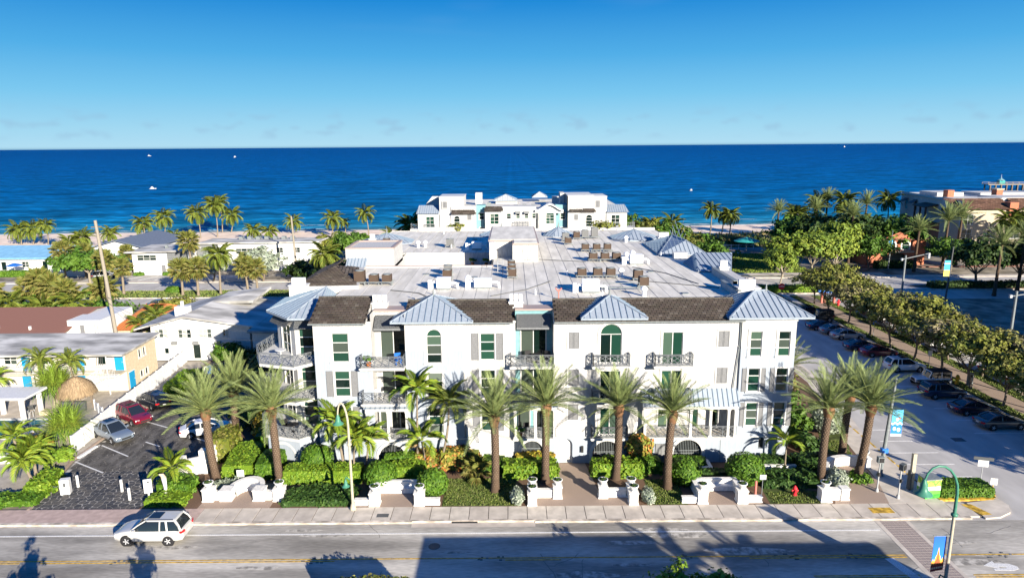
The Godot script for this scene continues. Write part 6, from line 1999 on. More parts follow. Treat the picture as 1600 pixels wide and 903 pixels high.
func cars() -> void:
	var A := PI
	car("pickup_truck", "silver blue pickup with a dark bed at the near end of the car park", "pickup", "pickup", "paint_greyblue", P(-38.9, 0.03, -62.0), -0.58, "")
	car("parked_suv", "dark red SUV parked between the silver pickup and the black SUV", "suv", "suv", "paint_red", P(-39.1, 0.03, -66.2), -0.62)
	car("parked_suv", "black SUV with its tail to the lane, under the white fence", "suv", "suv", "paint_black", P(-39.2, 0.03, -70.3), A - 0.62)
	car("parked_sedan", "white sedan half behind the first date palm on the stone car park", "car", "sedan", "paint_white", P(-30.2, 0.03, -62.9), 0.42)
	car("moving_suv", "silver white SUV driving along the street past the driveway", "suv", "suv", "paint_pearl", P(-25.9, 0.01, -44.5), A, "", 1.06)
	var g := "cars parked along the tree lawn of the side street"
	for c in [
		["parked_sedan", "shiny black sedan nearest the picture edge, with bright wheels", "car", "sedan", "paint_charcoal", 48.1, -63.1, 0.05],
		["parked_sedan", "maroon sedan parked just behind the nearest black sedan", "car", "sedan", "paint_maroon", 47.9, -66.8, 0.05],
		["parked_suv", "dark navy SUV beside the white jeep with the black top", "suv", "suv", "paint_navy", 47.5, -71.4, 0.04],
		["parked_jeep", "white jeep with a black hard top, tail to the tree lawn", "jeep", "jeep", "paint_white", 48.3, -75.0, A],
		["parked_suv", "white SUV alone behind the palm crowns on the side street", "suv", "suv", "paint_white", 48.4, -80.4, 0.03],
		["parked_sedan", "bright red low car in front of a dark one, behind the palm crowns", "car", "sedan", "paint_red", 48.5, -86.6, 0.03],
		["parked_sedan", "dark purple car just beyond the red one on the side street", "car", "sedan", "paint_navy", 47.6, -89.2, 0.03],
		["parked_sedan", "silver coupe with white wheels facing the tree lawn", "car", "sedan", "paint_silver", 48.3, -94.7, 0.03],
		["parked_sedan", "second silver car hidden behind the silver coupe", "car", "sedan", "paint_greyblue", 47.9, -97.4, 0.03],
		["parked_sedan", "low dark blue car between the silver cars and the black jeep", "car", "sedan", "paint_navy", 47.0, -99.9, 0.03],
		["parked_jeep", "black jeep beside the corner of the metal hip roof", "jeep", "jeep", "paint_black", 48.5, -104.5, A],
		["parked_suv", "black SUV directly beyond the black jeep", "suv", "suv", "paint_black", 48.6, -107.8, 0.0],
		["parked_sedan", "pale silver car third from the stop sign on the side street", "car", "sedan", "paint_silver", 46.4, -110.7, 0.0],
		["parked_sedan", "blue grey car second from the stop sign on the side street", "car", "sedan", "paint_greyblue", 46.6, -114.0, 0.0],
		["parked_suv", "silver car nearest the stop sign on the side street", "suv", "suv", "paint_silver", 46.8, -117.2, 0.0]]:
		car(c[0], c[1], c[2], c[3], c[4], P(c[5], 0.012, c[6]), c[7], g)
	g = "cars parked beyond the row of street trees"
	for c in [
		["parked_suv", "white SUV seen below the crowns of the street trees, farther one", "suv", "suv", "paint_white", 59.0, -100.0, 0.1],
		["parked_sedan", "dark blue car just in front of the farther white SUV under the trees", "car", "sedan", "paint_navy", 58.9, -95.2, 0.1],
		["parked_suv", "white SUV seen below the crowns of the street trees, nearer one", "suv", "suv", "paint_white", 59.3, -90.6, 0.1],
		["parked_sedan", "silver car under the trees between the two white SUVs", "car", "sedan", "paint_silver", 59.2, -86.2, 0.1],
		["parked_suv", "pale SUV under the trees left of the farther white SUV", "suv", "suv", "paint_pearl", 59.1, -104.6, 0.1],
		["parked_sedan", "silver sedan beyond the brick walk near the right picture edge", "car", "sedan", "paint_silver", 59.4, -74.4, 0.1],
		["parked_sedan", "dark car under the trees beyond the red hydrant", "car", "sedan", "paint_charcoal", 59.6, -109.0, 0.1],
		["parked_sedan", "dark car at the right picture edge beyond the brick walk", "car", "sedan", "paint_navy", 59.2, -79.0, 0.1]]:
		car(c[0], c[1], c[2], c[3], c[4], P(c[5], 0.012, c[6]), c[7], g)
	car("parked_sedan", "dark green car in the back street above the grey gabled roof", "car", "sedan", "paint_charcoal", P(-62.0, 0.012, -117.6), 0.5)
	car("parked_suv", "dark SUV under the fan palms at the left picture edge", "suv", "suv", "paint_charcoal", P(-84.0, 0.012, -113.5), 0.9)
	car("parked_sedan", "grey car partly behind the brown shingle roof ridge", "car", "sedan", "paint_greyblue", P(-77.5, 0.012, -112.0), 0.7)
	car("parked_suv", "dark car in the parking lot left of the white louvred house", "suv", "suv", "paint_charcoal", P(-88.5, 0.014, -145.5), 0.6)
func banner_tex(kind: int) -> ImageTexture:
	var im := Image.create(64, 128, false, Image.FORMAT_RGB8)
	for y in 128:
		for x in 64:
			var c := Color(0.30, 0.72, 0.92)
			if kind == 0:
				if y > 70: c = Color(0.10, 0.45, 0.80)
				var w := sin(x * 0.22) * 4.0 + 66.0
				if absf(y - w) < 4.0: c = Color(0.92, 0.97, 1.0)
				if Vector2(x - 20, y - 92).length() < 9 or Vector2(x - 45, y - 96).length() < 10 or Vector2(x - 32, y - 46).length() < 8: c = Color(0.90, 0.96, 1.0)
				if absf(x - 44) < 8 and absf(y - 40) < 5: c = Color(0.95, 0.62, 0.62)
				if y > 116: c = Color(0.88, 0.95, 1.0)
			elif kind == 1:
				c = Color(0.05, 0.33, 0.75).lerp(Color(0.10, 0.50, 0.85), y / 128.0)
				var h := 62.0 - 40.0 * exp(-pow((x - 30.0) / 9.0, 2.0)) + absf(fmod(float(x), 12.0) - 6.0) * 2.0
				if y > h + 18: c = Color(0.78, 0.58, 0.22)
				if y > h + 34: c = Color(0.62, 0.32, 0.16)
				if y > 104: c = Color(0.50, 0.13, 0.13)
				if y > 112 and y < 120 and x % 9 < 6: c = Color(0.85, 0.75, 0.6)
			else:
				c = Color(0.20, 0.62, 0.88) if y < 78 else Color(0.85, 0.78, 0.35)
				if y > 20 and y < 30 and x % 11 < 7: c = Color(0.9, 0.95, 1.0)
			im.set_pixel(x, y, c)
	return ImageTexture.create_from_image(im)
func banner_mat(kind: int) -> StandardMaterial3D:
	var m := StandardMaterial3D.new()
	m.albedo_texture = banner_tex(kind)
	m.roughness = 0.7
	m.cull_mode = BaseMaterial3D.CULL_DISABLED
	return m
func banner_mesh(w: float, h: float) -> ArrayMesh:
	var st := SurfaceTool.new()
	st.begin(Mesh.PRIMITIVE_TRIANGLES)
	for z in [[0.008, 1.0], [-0.008, -1.0]]:
		var q := [P(0, 0, z[0]), P(w, 0, z[0]), P(w, h, z[0]), P(0, h, z[0])]
		var u := [Vector2(0, 1), Vector2(1, 1), Vector2(1, 0), Vector2(0, 0)]
		for k in ([0, 2, 1, 0, 3, 2] if z[1] > 0 else [0, 1, 2, 0, 2, 3]):
			st.set_normal(P(0, 0, z[1]))
			st.set_uv(u[k])
			st.add_vertex(q[k])
	return st.commit()
func lamp_shade(o: Vector3, s: float) -> ArrayMesh:
	var m := MB.new()
	m.lathe(o, [[0.52 * s, -0.55 * s], [0.50 * s, -0.5 * s], [0.30 * s, -0.34 * s], [0.21 * s, -0.1 * s], [0.20 * s, 0.12 * s], [0.13 * s, 0.2 * s], [0.12 * s, 0.34 * s], [0.05 * s, 0.4 * s]], 14)
	return m.mesh()
func street_lamp(label: String, p: Vector3, h: float, dir: Vector3, reach: float, group: String, second: bool) -> Node3D:
	var t := thing("street_lamp", label, "street lamp", p, 0, group)
	var m := MB.new()
	m.tube([V, P(0, 0.5, 0), P(0, h * 0.62, 0)], [0.14, 0.11, 0.09], 10)
	part(t, "pole", m.mesh(), M["cream_pole"])
	m = MB.new()
	m.lathe(P(0, 0, 0), [[0.24, 0.0], [0.24, 0.15], [0.17, 0.4], [0.14, 0.5]], 12)
	part(t, "base", m.mesh(), M["cream_pole"])
	m = MB.new()
	var pts := [P(0, h * 0.62, 0)]
	var rad := [0.10]
	for i in 9:
		var a := PI * 0.75 * i / 8.0
		pts.append(P(0, h * 0.78, 0) + dir * reach * 0.5 * (1 - cos(a * 1.25)) + P(0, sin(a * 1.1) * h * 0.22, 0))
		rad.append(0.09 - 0.004 * i)
	m.tube(pts, rad, 8)
	m.lathe(P(0, h * 0.62, 0), [[0.11, -0.12], [0.19, -0.06], [0.19, 0.06], [0.11, 0.12]], 10)
	part(t, "arm", m.mesh(), M["green_paint"] if reach > 1.5 else M["cream_pole"])
	var e: Vector3 = pts[pts.size() - 1]
	var sh := part(t, "lamp_shade", lamp_shade(e + P(0, -0.30, 0), 1.0 if reach > 1.5 else 0.8), M["green_paint"])
	m = MB.new()
	m.lathe(e + P(0, -0.70, 0), [[0.02, -0.1], [0.2, -0.06], [0.26, 0.0], [0.2, 0.04]], 12)
	part(sh, "lens", m.mesh(), M["head_lamp"])
	if second:
		var lo := 0.12 if reach > 1.5 else 0.28
		m = MB.new()
		m.tube([P(0, h * lo, 0), dir * 0.4 + P(0, h * (lo + 0.03), 0), dir * 0.45 + P(0, h * (lo + 0.01), 0)], [0.05, 0.05, 0.05], 6)
		part(t, "lower_arm", m.mesh(), M["green_paint"])
		part(t, "lower_lamp_shade", lamp_shade(dir * 0.45 + P(0, h * (lo + 0.01) - 0.25, 0), 0.6), M["green_paint"])
	return t
func urn(label: String, p: Vector3) -> void:
	var t := thing("planter_urn", label, "planter", p, 0, "white planter urns on the garden walls")
	var m := MB.new()
	m.lathe(V, [[0.20, 0.0], [0.20, 0.06], [0.15, 0.12], [0.28, 0.24], [0.36, 0.42], [0.40, 0.45], [0.40, 0.5], [0.32, 0.5], [0.30, 0.42]], 16)
	part(t, "bowl", m.mesh(), M["garden_white"])
	part(t, "plant", crown("urn_plant", 77, 10, 14, P(0.26, 0.14, 0.26), 0.11, DEEP), M["leaf"], at(0, 0.48, 0))
func wall_block(m: MB, x0: float, z0: float, x1: float, z1: float, h: float, y := 0.12) -> void:
	m.box(P(x0, y, minf(z0, z1)), P(x1, y + h, maxf(z0, z1)))
	m.box(P(x0 - 0.05, y + h, minf(z0, z1) - 0.05), P(x1 + 0.05, y + h + 0.08, maxf(z0, z1) + 0.05))
	m.box(P(x0 - 0.05, y, minf(z0, z1) - 0.05), P(x1 + 0.05, y + 0.12, maxf(z0, z1) + 0.05))
func pedestal(t: Node3D, x: float, z: float, h := 0.95, w := 0.72) -> void:
	var m := MB.new()
	wall_block(m, x - w * 0.5, z - w * 0.5, x + w * 0.5, z + w * 0.5, h)
	part(t, "pedestal", m.mesh(), M["garden_white"])
func garden_walls() -> void:
	var t := thing("garden_wall", "white garden wall with a raised curved bay between the left date palms", "garden wall")
	for x in [-24.2, -18.6]: pedestal(t, x, -49.8, 0.95, 0.8)
	for x in [-22.8, -20.2]: pedestal(t, x, -49.9, 0.85, 0.85)
	var m := MB.new()
	wall_block(m, -23.8, -50.05, -23.2, -49.7, 0.62)
	wall_block(m, -19.8, -50.05, -19.0, -49.7, 0.62)
	part(t, "low_wall", m.mesh(), M["garden_white"])
	m = MB.new()
	var n := 14
	for i in n:
		var a := PI * i / n; var b := PI * (i + 1) / n
		var o := P(-21.5, 0.12, -50.2)
		var pa := P(-cos(a) * 1.45, 0, -sin(a) * 2.0); var pb := P(-cos(b) * 1.45, 0, -sin(b) * 2.0)
		var h := P(0, 0.8, 0)
		var k := 0.76
		m.quad(o + pb * k, o + pa * k, o + pa * k + h, o + pb * k + h)
		m.quad(o + pa, o + pb, o + pb + h, o + pa + h)
		m.quad(o + pa * k + h, o + pa + h, o + pb + h, o + pb * k + h)
		var kk := 0.9
		m.quad(o + pb * 0.5, o + pa * 0.5, o + pa * 0.5 + P(0, 0.42, 0), o + pb * 0.5 + P(0, 0.42, 0))
		m.quad(o + pa * 0.5 + P(0, 0.42, 0), o + pa * k + P(0, 0.42, 0), o + pb * k + P(0, 0.42, 0), o + pb * 0.5 + P(0, 0.42, 0))
	part(t, "curved_wall", m.mesh(), M["garden_white"])
	urn("urn on the left end of the arched garden wall", P(-24.2, 1.15, -49.8))
	urn("urn on the right end of the arched garden wall", P(-18.6, 1.15, -49.8))
	for q in [["first white bench bay with low side wings, right of the cream lamp post", -10.9, -7.3, 1], ["second white bench bay with low side wings, left of the red hydrant", 14.7, 17.9, 2]]:
		t = thing("garden_wall", q[0], "garden wall")
		var a: float = q[1]
		var b: float = q[2]
		pedestal(t, a + 0.05, -48.9, 1.0, 0.75); pedestal(t, b - 0.05, -48.9, 1.0, 0.75)
		m = MB.new()
		wall_block(m, a - 0.2, -51.3, b + 0.2, -51.0, 0.75)
		wall_block(m, a - 0.2, -51.0, a + 0.1, -49.3, 0.75)
		wall_block(m, b - 0.1, -51.0, b + 0.2, -49.3, 0.75)
		part(t, "back_wall", m.mesh(), M["garden_white"])
		m = MB.new()
		m.box(P(a + 0.1, 0.12, -51.0), P(b - 0.1, 0.55, -50.55))
		part(t, "seat", m.mesh(), M["garden_white"])
		m = MB.new()
		wall_block(m, a - 1.5, -49.0, a - 0.35, -48.7, 0.42)
		wall_block(m, b + 0.35, -49.0, b + 1.5, -48.7, 0.42)
		part(t, "wing", m.mesh(), M["garden_white"])
		var w := "first" if q[3] == 1 else "second"
		urn("urn on the left pedestal of the %s white bench bay" % w, P(a + 0.05, 1.2, -48.9))
		urn("urn on the right pedestal of the %s white bench bay" % w, P(b - 0.05, 1.2, -48.9))
	for q in [["white wall with three pedestals left of the entrance path", [[1.45, -48.75], [1.5, -49.9], [3.5, -49.8]], "left"], ["white wall with three pedestals right of the entrance path", [[9.35, -48.75], [9.35, -49.9], [7.1, -49.8]], "right"]]:
		t = thing("garden_wall", q[0], "garden wall")
		for p in q[1]: pedestal(t, p[0], p[1], 0.95, 0.66)
		m = MB.new()
		var a: float = minf(q[1][1][0], q[1][2][0]) + 0.35
		wall_block(m, a, -50.0, a + 1.5, -49.7, 0.6)
		part(t, "low_wall", m.mesh(), M["garden_white"])
		urn("nearest urn of the wall %s of the entrance path" % q[2], P(q[1][0][0], 1.15, q[1][0][1]))
		urn("rear outer urn of the wall %s of the entrance path" % q[2], P(q[1][1][0], 1.15, q[1][1][1]))
		urn("urn of the wall %s of the entrance path next to the paving" % q[2], P(q[1][2][0], 1.15, q[1][2][1]))
	t = thing("garden_wall", "curved white garden wall around the brick corner plaza", "garden wall")
	pedestal(t, 24.4, -49.0, 1.0, 0.8); pedestal(t, 26.0, -49.2, 0.9, 0.6); pedestal(t, 30.3, -54.6, 0.9, 0.8)
	m = MB.new()
	wall_block(m, 24.8, -49.35, 25.7, -49.0, 0.85)
	part(t, "low_wall", m.mesh(), M["garden_white"])
	m = MB.new()
	n = 16
	for i in n:
		var a := lerpf(-0.35, 1.9, float(i) / n); var b := lerpf(-0.35, 1.9, float(i + 1) / n)
		var o := P(28.9, 0.12, -52.2)
		var pa := P(-cos(a), 0, -sin(a)) * 3.0; var pb := P(-cos(b), 0, -sin(b)) * 3.0
		var h := P(0, 0.85, 0)
		var k := 0.86
		m.quad(o + pb * k, o + pa * k, o + pa * k + h, o + pb * k + h)
		m.quad(o + pa, o + pb, o + pb + h, o + pa + h)
		m.quad(o + pa * 0.84 + h, o + pa * 1.02 + h, o + pb * 1.02 + h, o + pb * 0.84 + h)
	part(t, "curved_wall", m.mesh(), M["garden_white"])
	urn("urn on the left end of the curved plaza wall", P(24.4, 1.2, -49.0))
	urn("urn on the far end of the curved plaza wall by the side pavement", P(30.3, 1.1, -54.6))
	m = MB.new()
	wall_block(m, 19.6, -54.25, 24.2, -54.0, 0.4)
	one("planter_wall", "low white planter wall at the foot of the right tower", "planter", m.mesh(), M["garden_white"])
	m = MB.new()
	wall_block(m, 13.2, -54.05, 16.8, -53.85, 0.35)
	wall_block(m, 16.8, -55.4, 17.0, -53.85, 0.35)
	one("planter_wall", "low white planter wall under the right garage arch", "planter", m.mesh(), M["garden_white"])
	t = thing("garden_wall", "angled white wall at the car park corner, left of the first date palm", "garden wall")
	m = MB.new()
	m.bar(P(-28.3, 0.85, -53.5), P(-26.6, 0.85, -54.5), 0.3, 1.6)
	m.bar(P(-26.6, 0.95, -54.4), P(-26.3, 0.95, -58.6), 0.3, 1.8)
	part(t, "low_wall", m.mesh(), M["garden_white"])
	m = MB.new()
	m.cbox(P(-28.1, 1.0, -53.6), P(0.6, 2.0, 0.6))
	m.cbox(P(-26.6, 1.15, -54.5), P(0.6, 2.2, 0.6))
	part(t, "pedestal", m.mesh(), M["garden_white"])
func sign_on_post(called: String, label: String, p: Vector3, h: float, w: float, sh: float, face: String, post: String, turn := 0.0, category := "sign") -> Node3D:
	var t := thing(called, label, category, p, turn)
	var m := MB.new()
	m.tube([V, P(0, h, 0)], [0.035, 0.03], 6)
	part(t, "post", m.mesh(), M[post])
	part(t, "panel", boxm(P(-w * 0.5, h - sh, 0.035), P(w * 0.5, h, 0.065)), M[face])
	return t
func text_mesh(s: String, size: float, depth := 0.01) -> TextMesh:
	var k := "txt" + s + str(size)
	if cache.has(k): return cache[k]
	var t := TextMesh.new()
	var f := SystemFont.new()
	f.font_names = PackedStringArray(["Droid Sans"])
	f.font_weight = 700
	t.font = f
	t.text = s
	t.font_size = 32
	t.pixel_size = size / 32.0
	t.depth = depth
	cache[k] = t
	return t
func street_things() -> void:
	var g := "green and cream street lamps"
	street_lamp("cream lamp post with a green bell shade on the pavement among the areca palms", P(-12.4, 0.13, -48.1), 8.7, P(-1, 0, 0), 0.75, g, true)
	var t := street_lamp("green arched street lamp at the lower right, with a picture banner", P(26.7, 0.13, -37.6), 8.6, P(-0.97, 0, 0.1), 2.3, g, true)
	part(t, "banner", banner_mesh(0.95, 2.4), banner_mat(1), Transform3D(Basis(Vector3.UP, 0.25), P(-1.05, 1.5, 0.05)))
	part(t, "banner_arm", boxm(P(-1.1, 3.9, -0.02), P(0, 3.96, 0.02)), M["galv"])
	t = thing("banner_pole", "tall grey pole with a light blue banner at the corner plaza", "pole", P(30.9, 0.13, -53.0))
	var m := MB.new()
	m.tube([V, P(0.2, 4.0, 0), P(0.45, 8.6, 0)], [0.17, 0.14, 0.10], 10)
	part(t, "pole", m.mesh(), M["galv"])
	part(t, "banner", banner_mesh(0.85, 2.3), banner_mat(0), Transform3D(Basis(Vector3.UP, -0.1), P(0.42, 3.6, 0.1)))
	m = MB.new()
	m.cbox(P(0.1, 2.3, 0.05), P(0.5, 0.35, 0.4))
	part(t, "control_box", m.mesh(), M["blue_paint"])
	m = MB.new()
	m.tube([P(0, 0, 0), P(0, 0.3, 0)], [0.3, 0.2], 10)
	part(t, "base", m.mesh(), M["galv"])
	for q in [["pedestrian signal on a pale post in the brick plaza", 29.2, -50.3, 2.9, 0.0], ["pedestrian signal post between the plaza and the art box", 30.3, -49.2, 2.8, 0.6]]:
		t = thing("pedestrian_signal", q[0], "traffic signal", P(q[1], 0.13, q[2]), q[4])
		m = MB.new()
		m.tube([V, P(0, 0.25, 0), P(0.02, 0.3, 0), P(0.05, q[3], 0)], [0.16, 0.13, 0.06, 0.055], 8)
		part(t, "post", m.mesh(), M["steel"])
		m = MB.new()
		m.cbox(P(0, q[3] - 0.1, 0.1), P(0.5, 0.5, 0.34))
		part(t, "signal_head", m.mesh(), M["galv"] if q[4] == 0.0 else M["dark_grey"])
		m = MB.new()
		m.cbox(P(0, q[3] - 0.1, 0.29), P(0.34, 0.36, 0.05))
		m.cbox(P(0.02, 1.5, 0.08), P(0.16, 0.3, 0.12))
		part(t, "signal_face", m.mesh(), M["black"])
	t = thing("signal_post", "leaning wooden looking signal post left of the painted art box", "post", P(32.1, 0.13, -50.6))
	m = MB.new()
	m.box(P(-0.14, 0, -0.14), P(0.14, 3.1, 0.14))
	part(t, "post", m.mesh(), M["cream_pole"])
	m = MB.new()
	m.box(P(-0.24, 0, -0.2), P(-0.1, 1.6, 0.2))
	part(t, "cabinet_shade", m.mesh(), M["dark_grey"])
	t = thing("utility_cabinet", "utility cabinet painted with a green landscape beside the corner hedge", "utility box", P(32.9, 0.13, -49.6), 0.12)
	m = MB.new()
	m.box(P(-0.62, 0, -0.5), P(0.62, 1.55, 0.5))
	var im := Image.create(64, 64, false, Image.FORMAT_RGB8)
	var fn := FastNoiseLite.new()
	fn.seed = 5
	fn.frequency = 0.06
	for y in 64:
		for x in 64:
			var k := fn.get_noise_2d(x, y)
			var c := Color(0.35, 0.62, 0.25)
			if y < 22: c = Color(0.72, 0.78, 0.30) if k > 0 else Color(0.40, 0.60, 0.25)
			elif y < 36: c = Color(0.90, 0.95, 0.90) if k > -0.15 else Color(0.65, 0.82, 0.60)
			elif y > 48: c = Color(0.25, 0.68, 0.20) if k > 0 else Color(0.18, 0.50, 0.18)
			im.set_pixel(x, y, c)
	var am := StandardMaterial3D.new()
	am.albedo_texture = ImageTexture.create_from_image(im)
	am.roughness = 0.5
	am.uv1_triplanar = true
	am.uv1_scale = P(0.65, 0.65, 0.65)
	am.uv1_offset = P(0.5, 0.0, 0.5)
	part(t, "cabinet", m.mesh(), am)
	part(t, "lid", boxm(P(-0.66, 1.55, -0.54), P(0.66, 1.63, 0.54)), M["galv"])
	hedge("hedge", "clipped hedge on the corner island beside the painted cabinet", "hedge", P(35.8, 0.13, -50.1), P(4.3, 0.85, 2.0), 0.0, HEDGE, 0.13, 90.0)
	struct("island_kerb", poly([Vector2(33.4, -48.85), Vector2(37.6, -48.85), Vector2(38.3, -49.6), Vector2(38.3, -51.4), Vector2(33.4, -51.4)], 0.0, 0.16), M["yellow"])
	t = sign_on_post("street_sign", "white sign under a dark bar sign behind the corner hedge", P(37.9, 0.13, -50.9), 2.4, 0.75, 0.6, "white_paint", "steel", -0.3)
	part(t, "bar_sign", boxm(P(-0.7, 2.35, 0.03), P(0.7, 2.62, 0.07)), M["dark_grey"])
	t = sign_on_post("street_sign", "small white sign on a yellow post at the tip of the corner island", P(37.9, 0.13, -49.5), 1.5, 0.5, 0.55, "white_paint", "yellow_paint", -0.2)
	t = thing("fire_hydrant", "bright red fire hydrant on the grass before the right shrubs", "hydrant", P(22.4, 0.12, -49.8))
	m = MB.new()
	m.lathe(V, [[0.2, 0.0], [0.2, 0.06], [0.14, 0.08], [0.14, 0.52], [0.19, 0.54], [0.19, 0.6], [0.15, 0.7], [0.06, 0.78], [0.05, 0.84]], 12)
	part(t, "barrel", m.mesh(), M["red"])
	m = MB.new()
	m.tube([P(-0.26, 0.42, 0), P(0.26, 0.42, 0)], [0.08, 0.08], 8)
	m.tube([P(0, 0.4, 0), P(0, 0.4, 0.24)], [0.1, 0.1], 8)
	part(t, "outlet", m.mesh(), M["red"])
	m = MB.new()
	m.tube([V, P(0, 1.15, 0)], [0.1, 0.1], 8)
	m.lathe(P(0, 1.15, 0), [[0.1, 0.0], [0.07, 0.06], [0.01, 0.08]], 8)
	one("marker_post", "slim red marker post beside the second white bench bay", "post", m.mesh(), M["rust_red"], at(19.3, 0.12, -49.9))
	sign_on_post("garden_sign", "small white sign on a thin post beside the red marker post", P(19.85, 0.12, -50.0), 1.7, 0.5, 0.4, "white_paint", "galv")
	sign_on_post("garden_sign", "blank white square sign above the arched garden wall", P(-22.6, 0.12, -52.2), 1.35, 0.6, 0.6, "white_paint", "galv")
	for q in [["left of the two white posts at the right side of the driveway mouth", -32.1, -51.4, 1.05], ["right of the two white posts at the right side of the driveway mouth", -30.7, -50.0, 1.05], ["white post standing just behind the barrier box in the driveway", -36.2, -52.2, 1.05], ["short white post where the chain ends at the left shrubs", -38.4, -51.6, 0.9]]:
		m = MB.new()
		m.lathe(V, [[0.11, 0.0], [0.11, q[3] - 0.04], [0.08, q[3]], [0.02, q[3] + 0.01]], 10)
		one("bollard", q[0], "bollard", m.mesh(), M["white_paint"], at(q[1], 0.03, q[2]), "white posts of the stone driveway")
	t = thing("barrier_box", "white barrier box with a dark pictogram in the stone driveway", "barrier box", P(-36.4, 0.03, -51.0), 0.25)
	part(t, "cabinet", boxm(P(-0.35, 0.1, -0.25), P(0.35, 1.35, 0.25)), M["white_paint"])
	part(t, "pictogram", boxm(P(-0.08, 0.75, 0.25), P(0.1, 1.1, 0.265)), M["dark_grey"])
	m = MB.new()
	for x in [-0.25, 0.25]: m.cbox(P(x, 0.05, 0), P(0.12, 0.1, 0.4))
	part(t, "foot", m.mesh(), M["galv"])
	m = MB.new()
	var last := P(-38.4, 0.85, -51.6)
	for i in 10:
		var k := (i + 1) / 10.0
		var q := P(-38.4, 0.85, -51.6).lerp(P(-36.7, 0.9, -51.05), k) - P(0, sin(PI * k) * 0.35, 0)
		m.bar(last, q, 0.035)
		last = q
	one("chain", "sagging pale chain from the barrier box to the short post", "chain", m.mesh(), M["galv"])
	t = thing("entrance_sign", "white upright sign with a dark ornament right of the driveway", "sign", P(-28.9, 0.12, -49.6), 0.3)
	part(t, "board", boxm(P(-0.3, 0.75, -0.04), P(0.3, 1.9, 0.04)), M["white_paint"])
	part(t, "post", boxm(P(-0.06, 0, -0.05), P(0.06, 0.75, 0.05)), M["white_paint"])
	m = MB.new()
	m.bar(P(-0.15, 1.15, 0.05), P(0.1, 1.6, 0.05), 0.05, 0.015)
	m.bar(P(0.12, 1.2, 0.05), P(-0.05, 1.5, 0.05), 0.05, 0.015)
	m.disc(P(0.05, 1.66, 0.05), P(0, 0, 1), 0.09, 10)
	part(t, "ornament", m.mesh(), M["dark_grey"])
	t = thing("palm_stump_sign", "white and orange palm trunk shaped sign right of the entrance sign", "sign", P(-27.9, 0.12, -50.2))
	m = MB.new()
	m.tube([V, P(0.05, 0.9, 0), P(0.0, 1.7, 0)], [0.16, 0.13, 0.2], 8)
	part(t, "trunk", m.mesh(), M["white_paint"])
	m = MB.new()
	m.tube([P(0.0, 1.7, 0), P(-0.1, 1.95, 0), P(-0.35, 2.0, 0)], [0.2, 0.16, 0.05], 8)
	part(t, "cut", m.mesh(), M["cream"])
	t = thing("park_bench", "blue slatted bench between the two right date palms", "bench", P(27.6, 0.12, -58.0), 0.35)
	for i in 4: part(t, "seat_slat", unit_box(), M["bench_blue"], Transform3D(Basis().scaled(P(1.7, 0.04, 0.1)), P(0, 0.45, 0.02 + i * 0.13)))
	for i in 3: part(t, "back_slat", unit_box(), M["bench_blue"], Transform3D(Basis().scaled(P(1.7, 0.1, 0.04)), P(0, 0.6 + i * 0.14, -0.05)))
	for x in [-0.75, 0.75]: part(t, "leg", boxm(P(-0.04, 0, -0.05), P(0.04, 0.45, 0.45)), M["dark_grey"], at(x, 0, 0))
	for q in [["leafy tree top rising at the bottom edge of the picture", 9.6, -35.2, 3.4, 1.5, 31], ["smaller leafy top right of the tree top at the bottom edge", 11.8, -35.6, 2.9, 1.2, 32]]:
		t = thing("street_tree", q[0], "tree", P(q[1], 0.13, q[2]))
		m = MB.new()
		m.tube([V, P(0.1, q[3] * 0.5, 0), P(0, q[3] * 0.85, 0.1)], [0.1, 0.08, 0.04], 7)
		part(t, "trunk", m.mesh(), M["bark"])
		part(t, "crown", crown_mesh(q[5], 34, 26, P(q[4], q[3] * 0.36, q[4] * 0.8), 0.19, HEDGE_LIGHT), M["leaf"], at(0, q[3] * 0.68, 0))
	hedge("hedge", "clipped hedge top just showing at the bottom edge of the picture", "hedge", P(-8.6, 0.13, -36.6), P(4.6, 1.7, 1.4), 0.0, OLIVE, 0.16, 60.0, "", 0.15)
